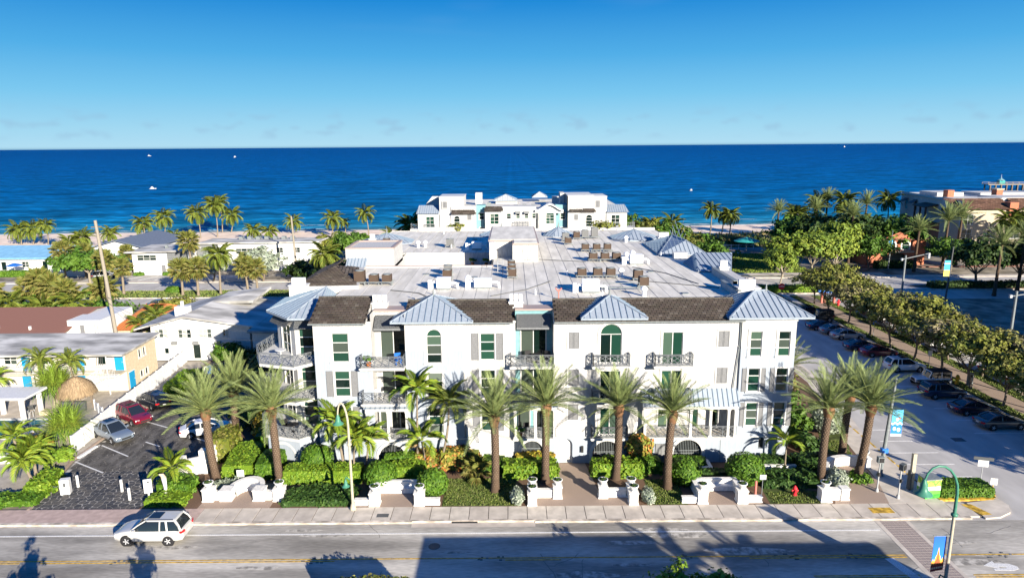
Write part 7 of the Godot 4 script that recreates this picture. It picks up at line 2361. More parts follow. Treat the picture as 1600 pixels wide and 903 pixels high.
func balcony_things() -> void:
	for q in [["blue chair at the right of the top left balcony", -9.8, 9.25, -56.0, "blue_cloth", 0.4], ["dark chair on the top middle balcony", 1.4, 9.25, -56.4, "black", 0.2], ["second dark chair on the top middle balcony by the table", 2.9, 9.25, -56.3, "black", -0.5], ["white chair on the second floor left balcony", -11.6, 6.05, -55.9, "white_paint", 0.5], ["white chair on the second floor left balcony near the wall", -9.9, 6.05, -55.8, "white_paint", -0.6], ["dark chair in the lowest bay balcony", -20.4, 2.7, -57.4, "black", 0.6], ["dark chair in the first floor loggia left of the entrance", 1.2, 2.7, -56.2, "black", 0.1]]:
		var t := thing("patio_chair", q[0], "chair", P(q[1], q[2], q[3]), q[5])
		part(t, "seat", boxm(P(-0.27, 0.38, -0.27), P(0.27, 0.45, 0.27)), M[q[4]])
		part(t, "backrest", boxm(P(-0.27, 0.45, -0.3), P(0.27, 0.95, -0.24)), M[q[4]])
		for s in 4: part(t, "leg", boxm(P(-0.025, 0, -0.025), P(0.025, 0.38, 0.025)), M[q[4]], at(-0.23 + 0.46 * (s % 2), 0, -0.23 + 0.46 * (s / 2)))
	for q in [["round dark table on the top middle balcony", 2.1, 9.25, -56.2, "black"], ["dark table in the lowest bay balcony", -19.6, 2.7, -57.0, "black"], ["pale round table on the top bay balcony", -20.6, 9.25, -58.2, "white_paint"]]:
		var t := thing("patio_table", q[0], "table", P(q[1], q[2], q[3]))
		var m := MB.new()
		m.lathe(V, [[0.5, 0.70], [0.5, 0.74]], 14)
		part(t, "tabletop", m.mesh(), M[q[4]])
		m = MB.new()
		m.lathe(V, [[0.25, 0.0], [0.25, 0.03], [0.04, 0.05], [0.04, 0.7]], 8)
		part(t, "leg", m.mesh(), M[q[4]])
	for q in [["potted green plants at the left of the top left balcony", -12.2, 9.25, -55.3], ["potted plants in the first floor loggia corner left of the entrance", 0.6, 2.7, -55.5], ["tall potted plant in the light court beside the stair tower", -3.4, 12.0, -89.2], ["low potted plant in the light court, left of the tall one", -5.2, 12.0, -89.4]]:
		var t := thing("potted_plant", q[0], "plant", P(q[1], q[2], q[3]))
		var m := MB.new()
		m.lathe(V, [[0.16, 0.0], [0.24, 0.4], [0.2, 0.4], [0.18, 0.35]], 10)
		part(t, "pot", m.mesh(), M["clay"])
		part(t, "foliage", crown("pot_plant", 88, 14, 14, P(0.4, 0.35, 0.4), 0.16, HEDGE), M["leaf"], at(0, 0.75, 0))
	for q in [[-16.6, -12.2, -69.2, "three brown condensers by the brown tiled hip"], [9.2, 13.4, -90.4, "second row of three"], [9.3, 13.6, -82.6, "third row of three"], [6.8, 11.3, -71.9, "front row of three"], [9.2, 13.5, -103.4, "back row by the far parapet"]]:
		var t := thing("condenser_rail", "pale steel rails under the condensers, %s" % q[3], "rail", P(0, 13.6, q[2]))
		for z in [-0.62, 0.62]: part(t, "rail", boxm(P(q[0], 0.3, z - 0.04), P(q[1], 0.38, z + 0.04)), M["galv"])
		for k in 4: part(t, "leg", boxm(P(-0.04, 0, -0.66), P(0.04, 0.3, -0.58)), M["galv"], at(lerpf(q[0] + 0.1, q[1] - 0.1, k / 3.0), 0, 1.24 * (k % 2)))
func slab_roof(parent: Node3D, pts: Array, th: float, mm: String, called := "roof") -> void:
	var m := MB.new()
	var d := P(0, -th, 0)
	for i in range(1, pts.size() - 1):
		m.tri(pts[0], pts[i], pts[i + 1])
		m.tri(pts[0] + d, pts[i + 1] + d, pts[i] + d)
	for i in pts.size():
		var a: Vector3 = pts[i]; var b: Vector3 = pts[(i + 1) % pts.size()]
		m.quad(a + d, b + d, b, a)
	part(parent, called, m.mesh(), M[mm])
func block(parent: Node3D, x0: float, z0: float, x1: float, z1: float, h: float, mm: String, front: Array = [], right: Array = [], end := "") -> void:
	var m := MB.new()
	var f := Transform3D(Basis(), P(0, 0, z1))
	var fr: Array = []
	for q in front: fr.append([q[0] - q[2] * 0.5, q[1], q[0] + q[2] * 0.5, q[1] + q[3], false])
	wall(m, f, x0, 0.0, x1, h, fr, 0.12)
	if end != "":
		part(parent, "wall", m.mesh(), M[mm])
		m = MB.new()
	var r := Transform3D(Basis(Vector3.UP, PI / 2), P(x1, 0, z1))
	var rr: Array = []
	for q in right: rr.append([q[0] - q[2] * 0.5, q[1], q[0] + q[2] * 0.5, q[1] + q[3], false])
	wall(m, r, 0.0, 0.0, z1 - z0, h, rr, 0.12)
	if end != "":
		part(parent, "end_wall", m.mesh(), M[end])
		m = MB.new()
	m.quad(P(x1, 0, z0), P(x0, 0, z0), P(x0, h, z0), P(x1, h, z0))
	m.quad(P(x0, 0, z0), P(x0, 0, z1), P(x0, h, z1), P(x0, h, z0))
	m.quad(P(x0, h - 0.01, z1), P(x1, h - 0.01, z1), P(x1, h - 0.01, z0), P(x0, h - 0.01, z0))
	part(parent, "wall", m.mesh(), M[mm])
	for k in 2:
		for q in [front, right][k]:
			var g: Array = q[5] if q.size() > 5 else ["glass_dark", "glass_grey"]
			window(parent, f if k == 0 else r, q[0], q[1], q[2], q[3], [0.5, 0.5] if q[4] > 1 else [1.0], q[4], g, false, 0.06, "window")
func blue_door(parent: Node3D, f: Transform3D, x: float, y: float, w := 0.95, h := 2.0) -> void:
	var o := part(parent, "door", boxm(P(-w * 0.5, 0, 0), P(w * 0.5, h, 0.05)), M["door_blue"], f * Transform3D(Basis(), P(x, y, 0.0)))
	part(o, "frame", boxm(P(-w * 0.5 - 0.08, h, 0), P(w * 0.5 + 0.08, h + 0.08, 0.07)), M["white_paint"])
	part(o, "handle", boxm(P(w * 0.5 - 0.14, h * 0.48, 0.05), P(w * 0.5 - 0.08, h * 0.54, 0.1)), M["steel"])
func motel() -> void:
	var t := thing("motel", "cream two storey motel with bright blue doors and a flat grey roof", "motel")
	block(t, -82.0, -82.0, -44.6, -75.2, 4.75, "motel_white", [[-47.3, 3.2, 0.9, 1.3, 1], [-53.5, 3.3, 1.5, 1.1, 2], [-57.8, 3.3, 1.5, 1.1, 2], [-52.6, 0.8, 1.5, 1.1, 2], [-62, 3.3, 1.5, 1.1, 2], [-67, 3.3, 1.5, 1.1, 2]], [[3.1, 3.1, 0.55, 1.0, 1], [4.1, 3.1, 0.55, 1.0, 1], [3.1, 0.7, 0.6, 0.8, 1], [4.2, 0.7, 0.6, 0.8, 1]], "cream")
	var f := Transform3D(Basis(), P(0, 0, -75.19))
	for x in [-45.3, -49.8, -56.0, -60.4, -65.0]: blue_door(t, f, x, 2.55, 1.0, 1.95)
	for x in [-49.9, -56.2, -61.0]: blue_door(t, f, x, 0.1, 1.0, 1.95)
	blue_door(t, Transform3D(Basis(Vector3.UP, PI / 2), P(-44.58, 0, -75.2)), 0.95, 0.1, 1.1, 2.0)
	slab_roof(t, [P(-83, 4.95, -73.4), P(-43.8, 4.95, -73.4), P(-44.0, 5.05, -82.4), P(-83, 5.05, -82.4)], 0.22, "roof_grey")
	var m := MB.new()
	m.box(P(-82, 2.35, -75.2), P(-44.6, 2.52, -73.9))
	part(t, "gallery_floor", m.mesh(), M["cream_pale"])
	m = MB.new()
	m.bar(P(-82, 3.45, -73.95), P(-46.4, 3.45, -73.95), 0.05)
	m.bar(P(-82, 2.65, -73.95), P(-46.4, 2.65, -73.95), 0.04)
	for i in 290: m.box(P(-82 + i * 0.122 - 0.01, 2.5, -73.96), P(-82 + i * 0.122 + 0.01, 3.45, -73.94))
	part(t, "railing", m.mesh(), M["white_paint"])
	for i in 9: part(t, "post", boxm(P(-0.05, 0, -0.05), P(0.05, 4.75, 0.05)), M["white_paint"], at(-80 + i * 4.25, 0.03, -73.95))
	var s := part(t, "stair", boxm(P(-46.3, 2.35, -73.9), P(-44.7, 2.5, -73.0)), M["white_paint"])
	for i in 13: part(s, "step", unit_box(), M["white_paint"], Transform3D(Basis().scaled(P(1.3, 0.06, 0.32)), P(-46.5 - i * 0.27, 2.3 - i * 0.175, -73.3)).rotated_local(Vector3.UP, PI / 2))
	m = MB.new()
	for z in [-72.62, -73.95]:
		m.bar(P(-46.3, 2.3, z), P(-50.0, 0.05, z), 0.06, 0.25)
		m.bar(P(-46.3, 3.4, z), P(-50.0, 1.05, z), 0.06)
		for i in 24: m.bar(P(-46.3 - i * 0.16, 2.4 - i * 0.0973, z), P(-46.3 - i * 0.16, 3.4 - i * 0.0973, z), 0.025)
	m.bar(P(-44.7, 3.4, -73.0), P(-46.3, 3.4, -73.0), 0.06)
	for i in 10: m.bar(P(-44.7 - i * 0.17, 2.5, -73.0), P(-44.7 - i * 0.17, 3.4, -73.0), 0.025)
	part(s, "handrail", m.mesh(), M["white_paint"])
	m = MB.new()
	for k in 4:
		m.bar(P(-47.9 + k * 0.22, 3.1, -75.12), P(-47.75 + k * 0.2, 4.2, -75.12), 0.05)
	part(t, "wall_ornament", m.mesh(), M["dark_grey"])
	var fe := thing("vinyl_fence", "white panel fence between the motel and the stone car park", "fence", P(-40.5, 0.02, -58.4), 0.085)
	for i in 15:
		var z := -i * 1.85
		part(fe, "post", boxm(P(-0.06, 0, -0.06), P(0.06, 1.86, 0.06)), M["white_paint"], at(0, 0, z))
		var p := MB.new()
		p.box(P(-0.02, 0.05, -1.79), P(0.02, 1.72, -0.06))
		for k in 9: p.box(P(0.019, 0.1, -1.72 + k * 0.18), P(0.027, 1.7, -1.56 + k * 0.18))
		p.box(P(-0.04, 1.72, -1.79), P(0.04, 1.8, -0.06))
		part(fe, "panel", p.mesh(), M["white_paint"], at(0, 0, z))
	fe = thing("vinyl_fence", "short white railing fence by the thatched hut", "fence", P(-45.0, 0.03, -69.3), -0.8)
	for i in 3: part(fe, "post", boxm(P(-0.07, 0, -0.07), P(0.07, 1.2, 0.07)), M["white_paint"], at(i * 1.6, 0, 0))
	for i in 2: part(fe, "panel", boxm(P(0.07, 0.1, -0.02), P(1.53, 1.05, 0.02)), M["white_paint"], at(i * 1.6, 0, 0))
	hedge("hedge", "bright round hedge at the far end of the white panel fence", "hedge", P(-38.2, 0.05, -75.6), P(2.2, 1.6, 5.6), 0.0, HEDGE_LIGHT, 0.18, 60.0, "", 0.2)
	t = thing("clothesline", "clothes drying on a line at the far end of the car park", "clothesline", P(-36.2, 0.03, -79.0), 0.7)
	m = MB.new()
	for x in [-1.3, 1.3]: m.tube([P(x, 0, 0), P(x, 1.9, 0)], [0.04, 0.04], 6)
	m.bar(P(-1.3, 1.85, 0), P(1.3, 1.85, 0), 0.02)
	part(t, "frame", m.mesh(), M["steel"])
	for i in 6:
		var w := R(0.28, 0.5); var h := R(0.7, 1.25)
		var mm: String = ["white_paint", "blue_cloth", "stucco_blue", "paint_maroon", "white_paint", "dark_grey"][i]
		m = MB.new()
		for k in 4:
			var a := k / 4.0; var b := (k + 1) / 4.0
			m.quad(P(w * a, -h, sin(a * 7 + i) * 0.06), P(w * b, -h, sin(b * 7 + i) * 0.06), P(w * b, 0, 0), P(w * a, 0, 0))
		part(t, "garment", m.mesh(), M[mm], at(-1.2 + i * 0.42, 1.85, 0))
	struct("pool_deck", boxm(P(-75, 0.03, -74), P(-48.2, 0.08, -66.8)), M["concrete_b"])
	t = thing("swimming_pool", "dark blue swimming pool with a white rim below the terrace", "pool")
	m = MB.new()
	m.box(P(-66, 0.03, -66.9), P(-47.6, 0.16, -66.5))
	m.box(P(-66, 0.03, -62.2), P(-47.6, 0.16, -61.8))
	m.box(P(-47.9, 0.03, -66.5), P(-47.6, 0.16, -62.2))
	part(t, "rim", m.mesh(), M["white_paint"])
	part(t, "water", sheet(-66, -66.5, -47.9, -62.2, 0.1), M["pool_dark"])
	m = MB.new()
	for x in [-50.0, -50.5]: m.tube([P(x, 0.1, -66.4), P(x, 0.9, -66.5), P(x, 0.95, -66.9), P(x, 0.1, -67.0)], [0.03, 0.03, 0.03, 0.03], 6)
	part(t, "ladder", m.mesh(), M["steel"])
	t = thing("pool_pergola", "white pool pergola with a flat roof at the left picture edge", "pergola")
	part(t, "roof", boxm(P(-58, 2.75, -68.6), P(-49.3, 2.98, -65.1)), M["white_paint"])
	for q in [[-50.0, -65.6], [-50.0, -68.2], [-54.0, -65.6], [-54.0, -68.2]]: part(t, "post", boxm(P(-0.17, 0, -0.17), P(0.17, 2.75, 0.17)), M["white_paint"], at(q[0], 0.08, q[1]))
	t = thing("sun_lounger", "dark lounger on the terrace under the white pergola", "lounger", P(-51.6, 0.08, -69.0), 0.5)
	m = MB.new()
	m.box(P(-0.3, 0.3, -0.9), P(0.3, 0.38, 0.4)); m.obox(P(-0.3, 0.36, 0.4), P(0.6, 0, 0), P(0, 0.5, 0.5), P(0, -0.05, 0.06))
	part(t, "seat", m.mesh(), M["dark_grey"])
	for x in [-0.25, 0.25]:
		for z in [-0.8, 0.3]: part(t, "leg", boxm(P(-0.03, 0, -0.03), P(0.03, 0.3, 0.03)), M["steel"], at(x, 0, z))
	one("planter_box", "low tan planter box beside the pergola post", "planter", boxm(P(-49.9, 0.08, -68.5), P(-48.5, 0.5, -67.7)), M["cream"])
	t = thing("thatched_hut", "thatched tiki hut between the screw pines and the white fence", "hut", P(-47.2, 0.03, -70.0))
	m = MB.new()
	var prof := [[1.8, 1.75], [1.75, 2.0], [1.5, 2.65], [0.9, 3.15], [0.25, 3.45], [0.02, 3.5]]
	m.lathe(V, prof, 20)
	part(t, "roof", m.mesh(), M["thatch"])
	m = MB.new()
	m.tinted = true
	for i in 2600:
		var k := rng.randi() % 4
		var u := rng.randf()
		var r: float = lerpf(prof[k][0], prof[k + 1][0], u) + 0.05
		var y: float = lerpf(prof[k][1], prof[k + 1][1], u) + 0.04
		var a := R(0, TAU)
		var d := P(cos(a), 0, sin(a))
		var e := P(-sin(a), 0, cos(a)) * 0.04
		var c := R(0.6, 1.25)
		m.col = Color(0.26 * c, 0.19 * c, 0.115 * c)
		var o := d * r + P(0, y, 0)
		m.tri(o - e, o + e, o + d * 0.22 + P(0, -0.35, 0))
	part(t, "thatch_straw", m.mesh(), M["leaf"]).set_meta("kind", "stuff")
	for i in 5: part(t, "post", boxm(P(-0.07, 0, -0.07), P(0.07, 2.0, 0.07)), M["bark"], at(cos(TAU * i / 5) * 1.6, 0, sin(TAU * i / 5) * 1.6))
	part(t, "counter", boxm(P(-1.3, 0, 0.6), P(1.3, 1.0, 0.9)), M["dark_grey"])
	one("low_wall", "low white block wall at the left picture edge by the street shrubs", "wall", boxm(P(-60, 0.02, -57.3), P(-45.0, 0.75, -56.6)), M["white_paint"])
	palm("areca_palm", "palm with a curved crown before the second blue door of the motel", "fox", P(-53.2, 0.05, -73.0), P(-53.0, 4.3, -73.2), 0.11, 22, 0.95, 231)
	palm("areca_palm", "palm with two dark stems before the third blue door of the motel", "fox", P(-47.9, 0.05, -71.4), P(-48.8, 4.5, -71.8), 0.11, 22, 0.9, 232)
	palm("areca_palm", "yellowing palm at the left picture edge before the motel", "areca", P(-57.6, 0.05, -71.2), P(-57.4, 2.4, -71.2), 0.12, 20, 1.0, 233)
func left_houses() -> void:
	var t := thing("white_house", "white two storey house with a low grey gable behind the motel", "house")
	block(t, -47.6, -99.5, -34.6, -86.8, 4.75, "white_paint", [[-46.3, 3.1, 1.7, 1.15, 3, ["curtain", "glass_grey", "curtain"]], [-43.2, 3.05, 1.7, 1.15, 3, ["glass_grey", "curtain", "glass_dark"]], [-40.5, 3.05, 1.7, 1.2, 3, ["curtain", "curtain", "glass_grey"]], [-37.8, 3.25, 0.7, 0.95, 2, ["glass_dark", "curtain"]], [-45.8, 0.9, 0.6, 0.8, 1], [-41.8, 0.2, 1.0, 2.0, 1], [-39.2, 1.0, 0.7, 0.9, 1]], [])
	var m := MB.new()
	for z in [-86.81, -99.5]:
		m = MB.new()
		m.tri(P(-47.6, 4.7, z), P(-34.6, 4.7, z), P(-42.9, 6.0, z))
		part(t, "gable", m.mesh(), M["white_paint"])
	slab_roof(t, [P(-49.4, 4.5, -86.0), P(-42.9, 6.15, -86.0), P(-42.9, 6.15, -100.2), P(-49.4, 4.5, -100.2)], 0.2, "roof_grey")
	slab_roof(t, [P(-42.9, 6.152, -86.0), P(-33.6, 4.75, -86.0), P(-33.6, 4.75, -100.2), P(-42.9, 6.152, -100.2)], 0.2, "roof_grey")
	slab_roof(t, [P(-42.9, 6.1, -95.0), P(-37.0, 6.2, -95.0), P(-36.4, 7.0, -101.0), P(-42.9, 6.3, -101.0)], 0.35, "roof_grey", "butterfly_roof")
	m = MB.new()
	m.box(P(-44.9, 5.4, -89.4), P(-43.2, 6.9, -88.2))
	var ch := part(t, "chimney", m.mesh(), M["white_paint"])
	part(ch, "flue", boxm(P(-44.2, 6.9, -88.9), P(-43.9, 7.6, -88.6)), M["white_paint"])
	for x in [-44.6, -41.8, -38.9]: part(t, "wall_unit", boxm(P(-0.35, 0, 0), P(0.35, 0.4, 0.3)), M["ac_grey"], at(x, 2.2, -86.78))
	t = thing("low_building", "low flat roofed building in shade between the white house and the condominium bay", "house")
	block(t, -33.4, -106, -26.0, -84.5, 4.3, "white_paint", [[-31.5, 1.0, 1.2, 1.2, 2]], [])
	slab_roof(t, [P(-33.8, 4.72, -83.8), P(-25.7, 4.5, -83.8), P(-25.7, 4.5, -106.4), P(-33.8, 4.72, -106.4)], 0.25, "roof_grey")
	t = thing("shingle_house", "low house with a brown red shingle roof above the motel", "house")
	block(t, -95, -102, -59.6, -86.0, 3.5, "white_paint", [[-72.5, 2.75, 1.2, 0.35, 1], [-68.5, 2.75, 1.2, 0.35, 1], [-63.0, 2.75, 1.2, 0.35, 1]], [])
	m = MB.new()
	m.tri(P(-59.6, 3.5, -86.0), P(-59.6, 3.5, -102.0), P(-59.6, 5.4, -94.5))
	part(t, "gable", m.mesh(), M["white_paint"])
	slab_roof(t, [P(-96, 3.6, -85.0), P(-59.0, 3.6, -85.0), P(-59.0, 5.6, -94.5), P(-96, 5.6, -94.5)], 0.18, "shingle_red")
	slab_roof(t, [P(-96, 5.602, -94.5), P(-59.0, 5.602, -94.5), P(-59.0, 3.6, -103.0), P(-96, 3.6, -103.0)], 0.18, "shingle_red")
	for q in [[-68.5, -88.0], [-64.0, -87.6]]: part(t, "roof_vent", boxm(P(-0.12, 0, -0.12), P(0.12, 0.5, 0.12)), M["white_paint"], at(q[0], 4.1, q[1]))
	block(t, -59.6, -96.5, -55.2, -88.5, 5.1, "white_paint", [[-57.7, 2.9, 0.7, 1.6, 1, ["shutter"]]], [])
	m = MB.new()
	for x in [-55.9, -55.55]: m.tube([P(x, 0, -88.4), P(x, 4.6, -88.4)], [0.05, 0.05], 6)
	part(t, "downpipe", m.mesh(), M["galv"])
	t = thing("tiled_house", "house with an orange clay tile roof behind the utility pole", "house")
	block(t, -55.0, -103, -49.0, -92.0, 2.9, "cream", [[-52.0, 1.0, 1.0, 1.2, 2]], [])
	for q in [[P(-55.6, 2.9, -91.4), P(-48.4, 2.9, -91.4), P(-51.0, 5.0, -96.5), P(-53.4, 5.0, -96.5)], [P(-48.4, 2.9, -91.4), P(-48.4, 2.9, -103.5), P(-51.0, 5.0, -98.5), P(-51.0, 5.0, -96.5)], [P(-48.4, 2.9, -103.5), P(-55.6, 2.9, -103.5), P(-53.4, 5.0, -98.5), P(-51.0, 5.0, -98.5)], [P(-55.6, 2.9, -103.5), P(-55.6, 2.9, -91.4), P(-53.4, 5.0, -96.5), P(-53.4, 5.0, -98.5)]]:
		m = MB.new()
		for i in range(1, q.size() - 1): m.tri(q[0], q[i], q[i + 1])
		var o := part(t, "tile_roof", m.mesh(), M["clay"])
		m = MB.new()
		var e: Vector3 = (q[1] - q[0])
		var n := int(e.length() / 0.45)
		for i in n:
			var k := (i + 0.5) / n
			m.bar(q[0].lerp(q[1], k) + P(0, 0.04, 0), q[3].lerp(q[2], k) + P(0, 0.04, 0), 0.16, 0.1)
		part(o, "tile_rows", m.mesh(), M["clay"]).set_meta("kind", "stuff")
	block(t, -60.5, -101, -55.4, -97, 2.6, "cream")
	t = thing("beach_house", "white house with grey louvred end wall beyond the back street", "house")
	block(t, -84.0, -160, -71.8, -149.2, 5.2, "white_paint", [[-80.8, 3.3, 4.2, 1.2, 3], [-77.3, 0.2, 1.0, 2.1, 1, ["shutter"]]], [[2.5, 3.0, 1.2, 1.3, 2], [5.0, 3.0, 1.2, 1.3, 2], [7.5, 3.0, 1.2, 1.3, 2], [10.0, 3.0, 1.2, 1.3, 2], [3.5, 0.4, 1.2, 1.3, 2], [8.0, 0.4, 1.2, 1.3, 2]])
	m = MB.new()
	for i in 16: m.box(P(-76.2, 0.2 + i * 0.31, -149.2), P(-71.75, 0.45 + i * 0.31, -149.05))
	part(t, "louvre_wall", m.mesh(), M["awning"])
	slab_roof(t, [P(-85.2, 5.3, -148.2), P(-70.6, 5.6, -148.2), P(-70.6, 5.6, -160.5), P(-85.2, 5.3, -160.5)], 0.25, "roof_grey")
	part(t, "roof_vent", boxm(P(-78.3, 5.5, -153.2), P(-77.7, 6.2, -152.7)), M["galv"])
	for q in [[-82.5, 1.6], [-76.0, 1.6], [-73.2, 1.6]]: hedge("hedge", "small clipped hedge at the foot of the louvred beach house, %s" % ["leftmost", "beside the door", "under the louvres"][int(q[0] > -80) + int(q[0] > -75)], "hedge", P(q[0], 0.1, -148.4), P(2.2, 0.7, 0.8), 0, HEDGE, 0.2, 30.0)
	t = thing("beach_apartments", "long white apartment house with square windows before the beach", "apartment house")
	block(t, -70.0, -161, -44.5, -154.0, 6.4, "white_paint", [[-61.0, 3.9, 3.8, 1.2, 3], [-66.5, 3.9, 3.0, 1.2, 2], [-56.9, 4.1, 1.5, 1.15, 2, ["glass_dark"]], [-52.9, 4.1, 1.5, 1.15, 2, ["glass_dark"]], [-49.0, 4.1, 1.5, 1.15, 2, ["glass_dark"]], [-61.0, 1.2, 3.8, 1.2, 3], [-66.5, 1.2, 3.0, 1.2, 2], [-56.9, 1.3, 1.2, 0.9, 2], [-52.9, 1.3, 1.2, 0.9, 2], [-49.0, 1.3, 1.2, 0.9, 2], [-46.2, 1.3, 1.2, 0.9, 2]], [[3, 4.0, 1.2, 1.0, 2]])
	slab_roof(t, [P(-71.2, 6.5, -153.2), P(-43.6, 6.75, -153.2), P(-43.6, 6.6, -161.5), P(-71.2, 6.5, -161.5)], 0.25, "roof_grey")
	m = MB.new()
	for i in 7:
		var x := -64.0 + i * 2.0
		m.bar(P(x, 6.6, -159.5), P(x + 1.2, 7.3, -158.5), 0.08); m.bar(P(x + 1.2, 7.3, -158.5), P(x + 2.0, 6.6, -157.8), 0.08)
		m.cbox(P(x + 0.6, 6.9, -159.2), P(1.0, 0.6, 0.9))
	part(t, "roof_equipment", m.mesh(), M["galv"])
	m = MB.new()
	m.box(P(-71.6, 3.3, -153.9), P(-66.8, 6.2, -153.7))
	part(t, "screen_wall", m.mesh(), M["awning"])
	t = thing("beach_house", "low house with a dark blue grey gabled roof near the beach", "house")
	block(t, -100.0, -178, -86.5, -160.0, 4.4, "white_paint", [[-90.5, 2.4, 1.6, 1.0, 2], [-95.5, 2.4, 1.6, 1.0, 2]], [[2.5, 2.4, 1.2, 1.2, 2], [5.0, 2.4, 1.2, 1.2, 2], [8.0, 2.4, 1.2, 1.2, 2], [11.5, 2.4, 1.2, 1.2, 2]])
	slab_roof(t, [P(-101, 4.4, -159), P(-93.2, 6.6, -159), P(-93.2, 6.6, -179), P(-101, 4.4, -179)], 0.2, "roof_dark")
	slab_roof(t, [P(-93.2, 6.602, -159), P(-85.6, 4.6, -159), P(-85.6, 4.6, -179), P(-93.2, 6.602, -179)], 0.2, "roof_dark")
	m = MB.new()
	m.tri(P(-100, 4.4, -160.0), P(-86.5, 4.4, -160.0), P(-93.2, 6.3, -160.0))
	part(t, "gable", m.mesh(), M["white_paint"])
	t = thing("pool_house", "low white pool house with a bright blue roof at the left edge", "house")
	block(t, -135, -170, -105.5, -155.0, 3.4, "white_paint", [[-117.0, 0.3, 1.2, 2.0, 1], [-112.0, 1.0, 1.6, 1.3, 2], [-107.5, 0.3, 1.2, 2.1, 1], [-121.0, 1.0, 1.6, 1.3, 2]], [])
	slab_roof(t, [P(-136, 3.3, -154), P(-104.5, 3.3, -154), P(-106.0, 5.0, -163), P(-136, 5.0, -163)], 0.25, "roof_blue")
	slab_roof(t, [P(-136, 5.002, -163), P(-106.0, 5.002, -163), P(-104.5, 3.3, -172), P(-136, 3.3, -172)], 0.25, "roof_blue")
	struct("pool_deck", boxm(P(-135, 0.0, -172), P(-87, 0.14, -148.5)), M["floor_tile"])
	one("terrace_wall", "white terrace wall along the back street left of the broad round tree", "wall", boxm(P(-103.5, 0.0, -148.4), P(-92.0, 1.5, -148.1)), M["white_paint"])
	hedge("hedge", "long clipped hedge at the left edge along the back street", "hedge", P(-112, 0.1, -148.2), P(16.0, 1.3, 1.2), 0, HEDGE, 0.22, 30.0)
	part(thing("swimming_pool", "small turquoise pool on the beach side terrace", "pool"), "water", boxm(P(-97, 0.1, -158), P(-88.5, 0.2, -152)), M["pool_water"])
	for q in [["blue parasol at the left edge of the beach side terrace", -111.5, -150.8], ["blue parasol beside the turquoise pool", -99.0, -153.0], ["right blue parasol beside the turquoise pool", -96.4, -155.8], ["small blue parasol near the sand", -100.5, -168.0]]:
		t = thing("parasol", q[0], "parasol", P(q[1], 0.14, q[2]), 0, "blue parasols on the terrace")
		m = MB.new()
		m.tube([V, P(0, 2.5, 0)], [0.04, 0.04], 6)
		part(t, "pole", m.mesh(), M["white_paint"])
		m = MB.new()
		m.lathe(V, [[1.7, 1.95], [0.9, 2.3], [0.04, 2.6]], 8)
		part(t, "canopy", m.mesh(), M["blue_cloth"])
	for i in 5:
		t = thing("sun_lounger", "blue lounger number %s from the left on the far terrace" % ["one", "two", "three", "four", "five"][i], "lounger", P(-104.5 + i * 1.7, 0.14, -156.5 - i % 2), 0.2, "loungers on the far terrace")
		m = MB.new()
		m.box(P(-0.35, 0.25, -0.9), P(0.35, 0.35, 0.5)); m.obox(P(-0.35, 0.3, -0.9), P(0.7, 0, 0), P(0, 0.5, -0.45), P(0, 0.06, 0.06))
		part(t, "seat", m.mesh(), M["blue_cloth"])
		part(t, "frame", boxm(P(-0.33, 0, -0.8), P(0.33, 0.24, 0.4)), M["galv"])
	t = thing("utility_pole", "tall pale utility pole rising above the orange tiled roof", "utility pole", P(-54.0, 0, -90))
	m = MB.new()
	m.tube([V, P(-0.45, 9, 0), P(-0.95, 18.3, 0)], [0.25, 0.23, 0.19], 10)
	part(t, "pole", m.mesh(), M["pole_wood"])
	m = MB.new()
	m.bar(P(-1.6, 17.4, 0), P(-0.2, 17.5, 0), 0.12)
	m.bar(P(-0.9, 16.6, 0.15), P(-0.9, 16.9, 0.45), 0.1)
	part(t, "crossarm", m.mesh(), M["bark"])
	t = thing("utility_pole", "thin pale pole behind the left end of the condominium", "utility pole", P(-45.6, 0, -142.5))
	m = MB.new()
	m.tube([V, P(-0.4, 13.5, 0)], [0.26, 0.18], 8)
	part(t, "pole", m.mesh(), M["pole_wood"])
	var wires := MB.new()
	for q in [[P(-54.6, 8.0, -89.8), P(-19.0, 10.6, -62.6)], [P(-54.6, 7.2, -89.8), P(-20.0, 9.6, -62.4)]]:
		var last: Vector3 = q[0]
		for i in 14:
			var k := (i + 1) / 14.0
			var p: Vector3 = q[0].lerp(q[1], k) - P(0, sin(PI * k) * 1.8, 0)
			wires.bar(last, p, 0.028)
			last = p
	one("overhead_wires", "thin overhead wires crossing in front of the white house", "wires", wires.mesh(), M["dark_grey"])
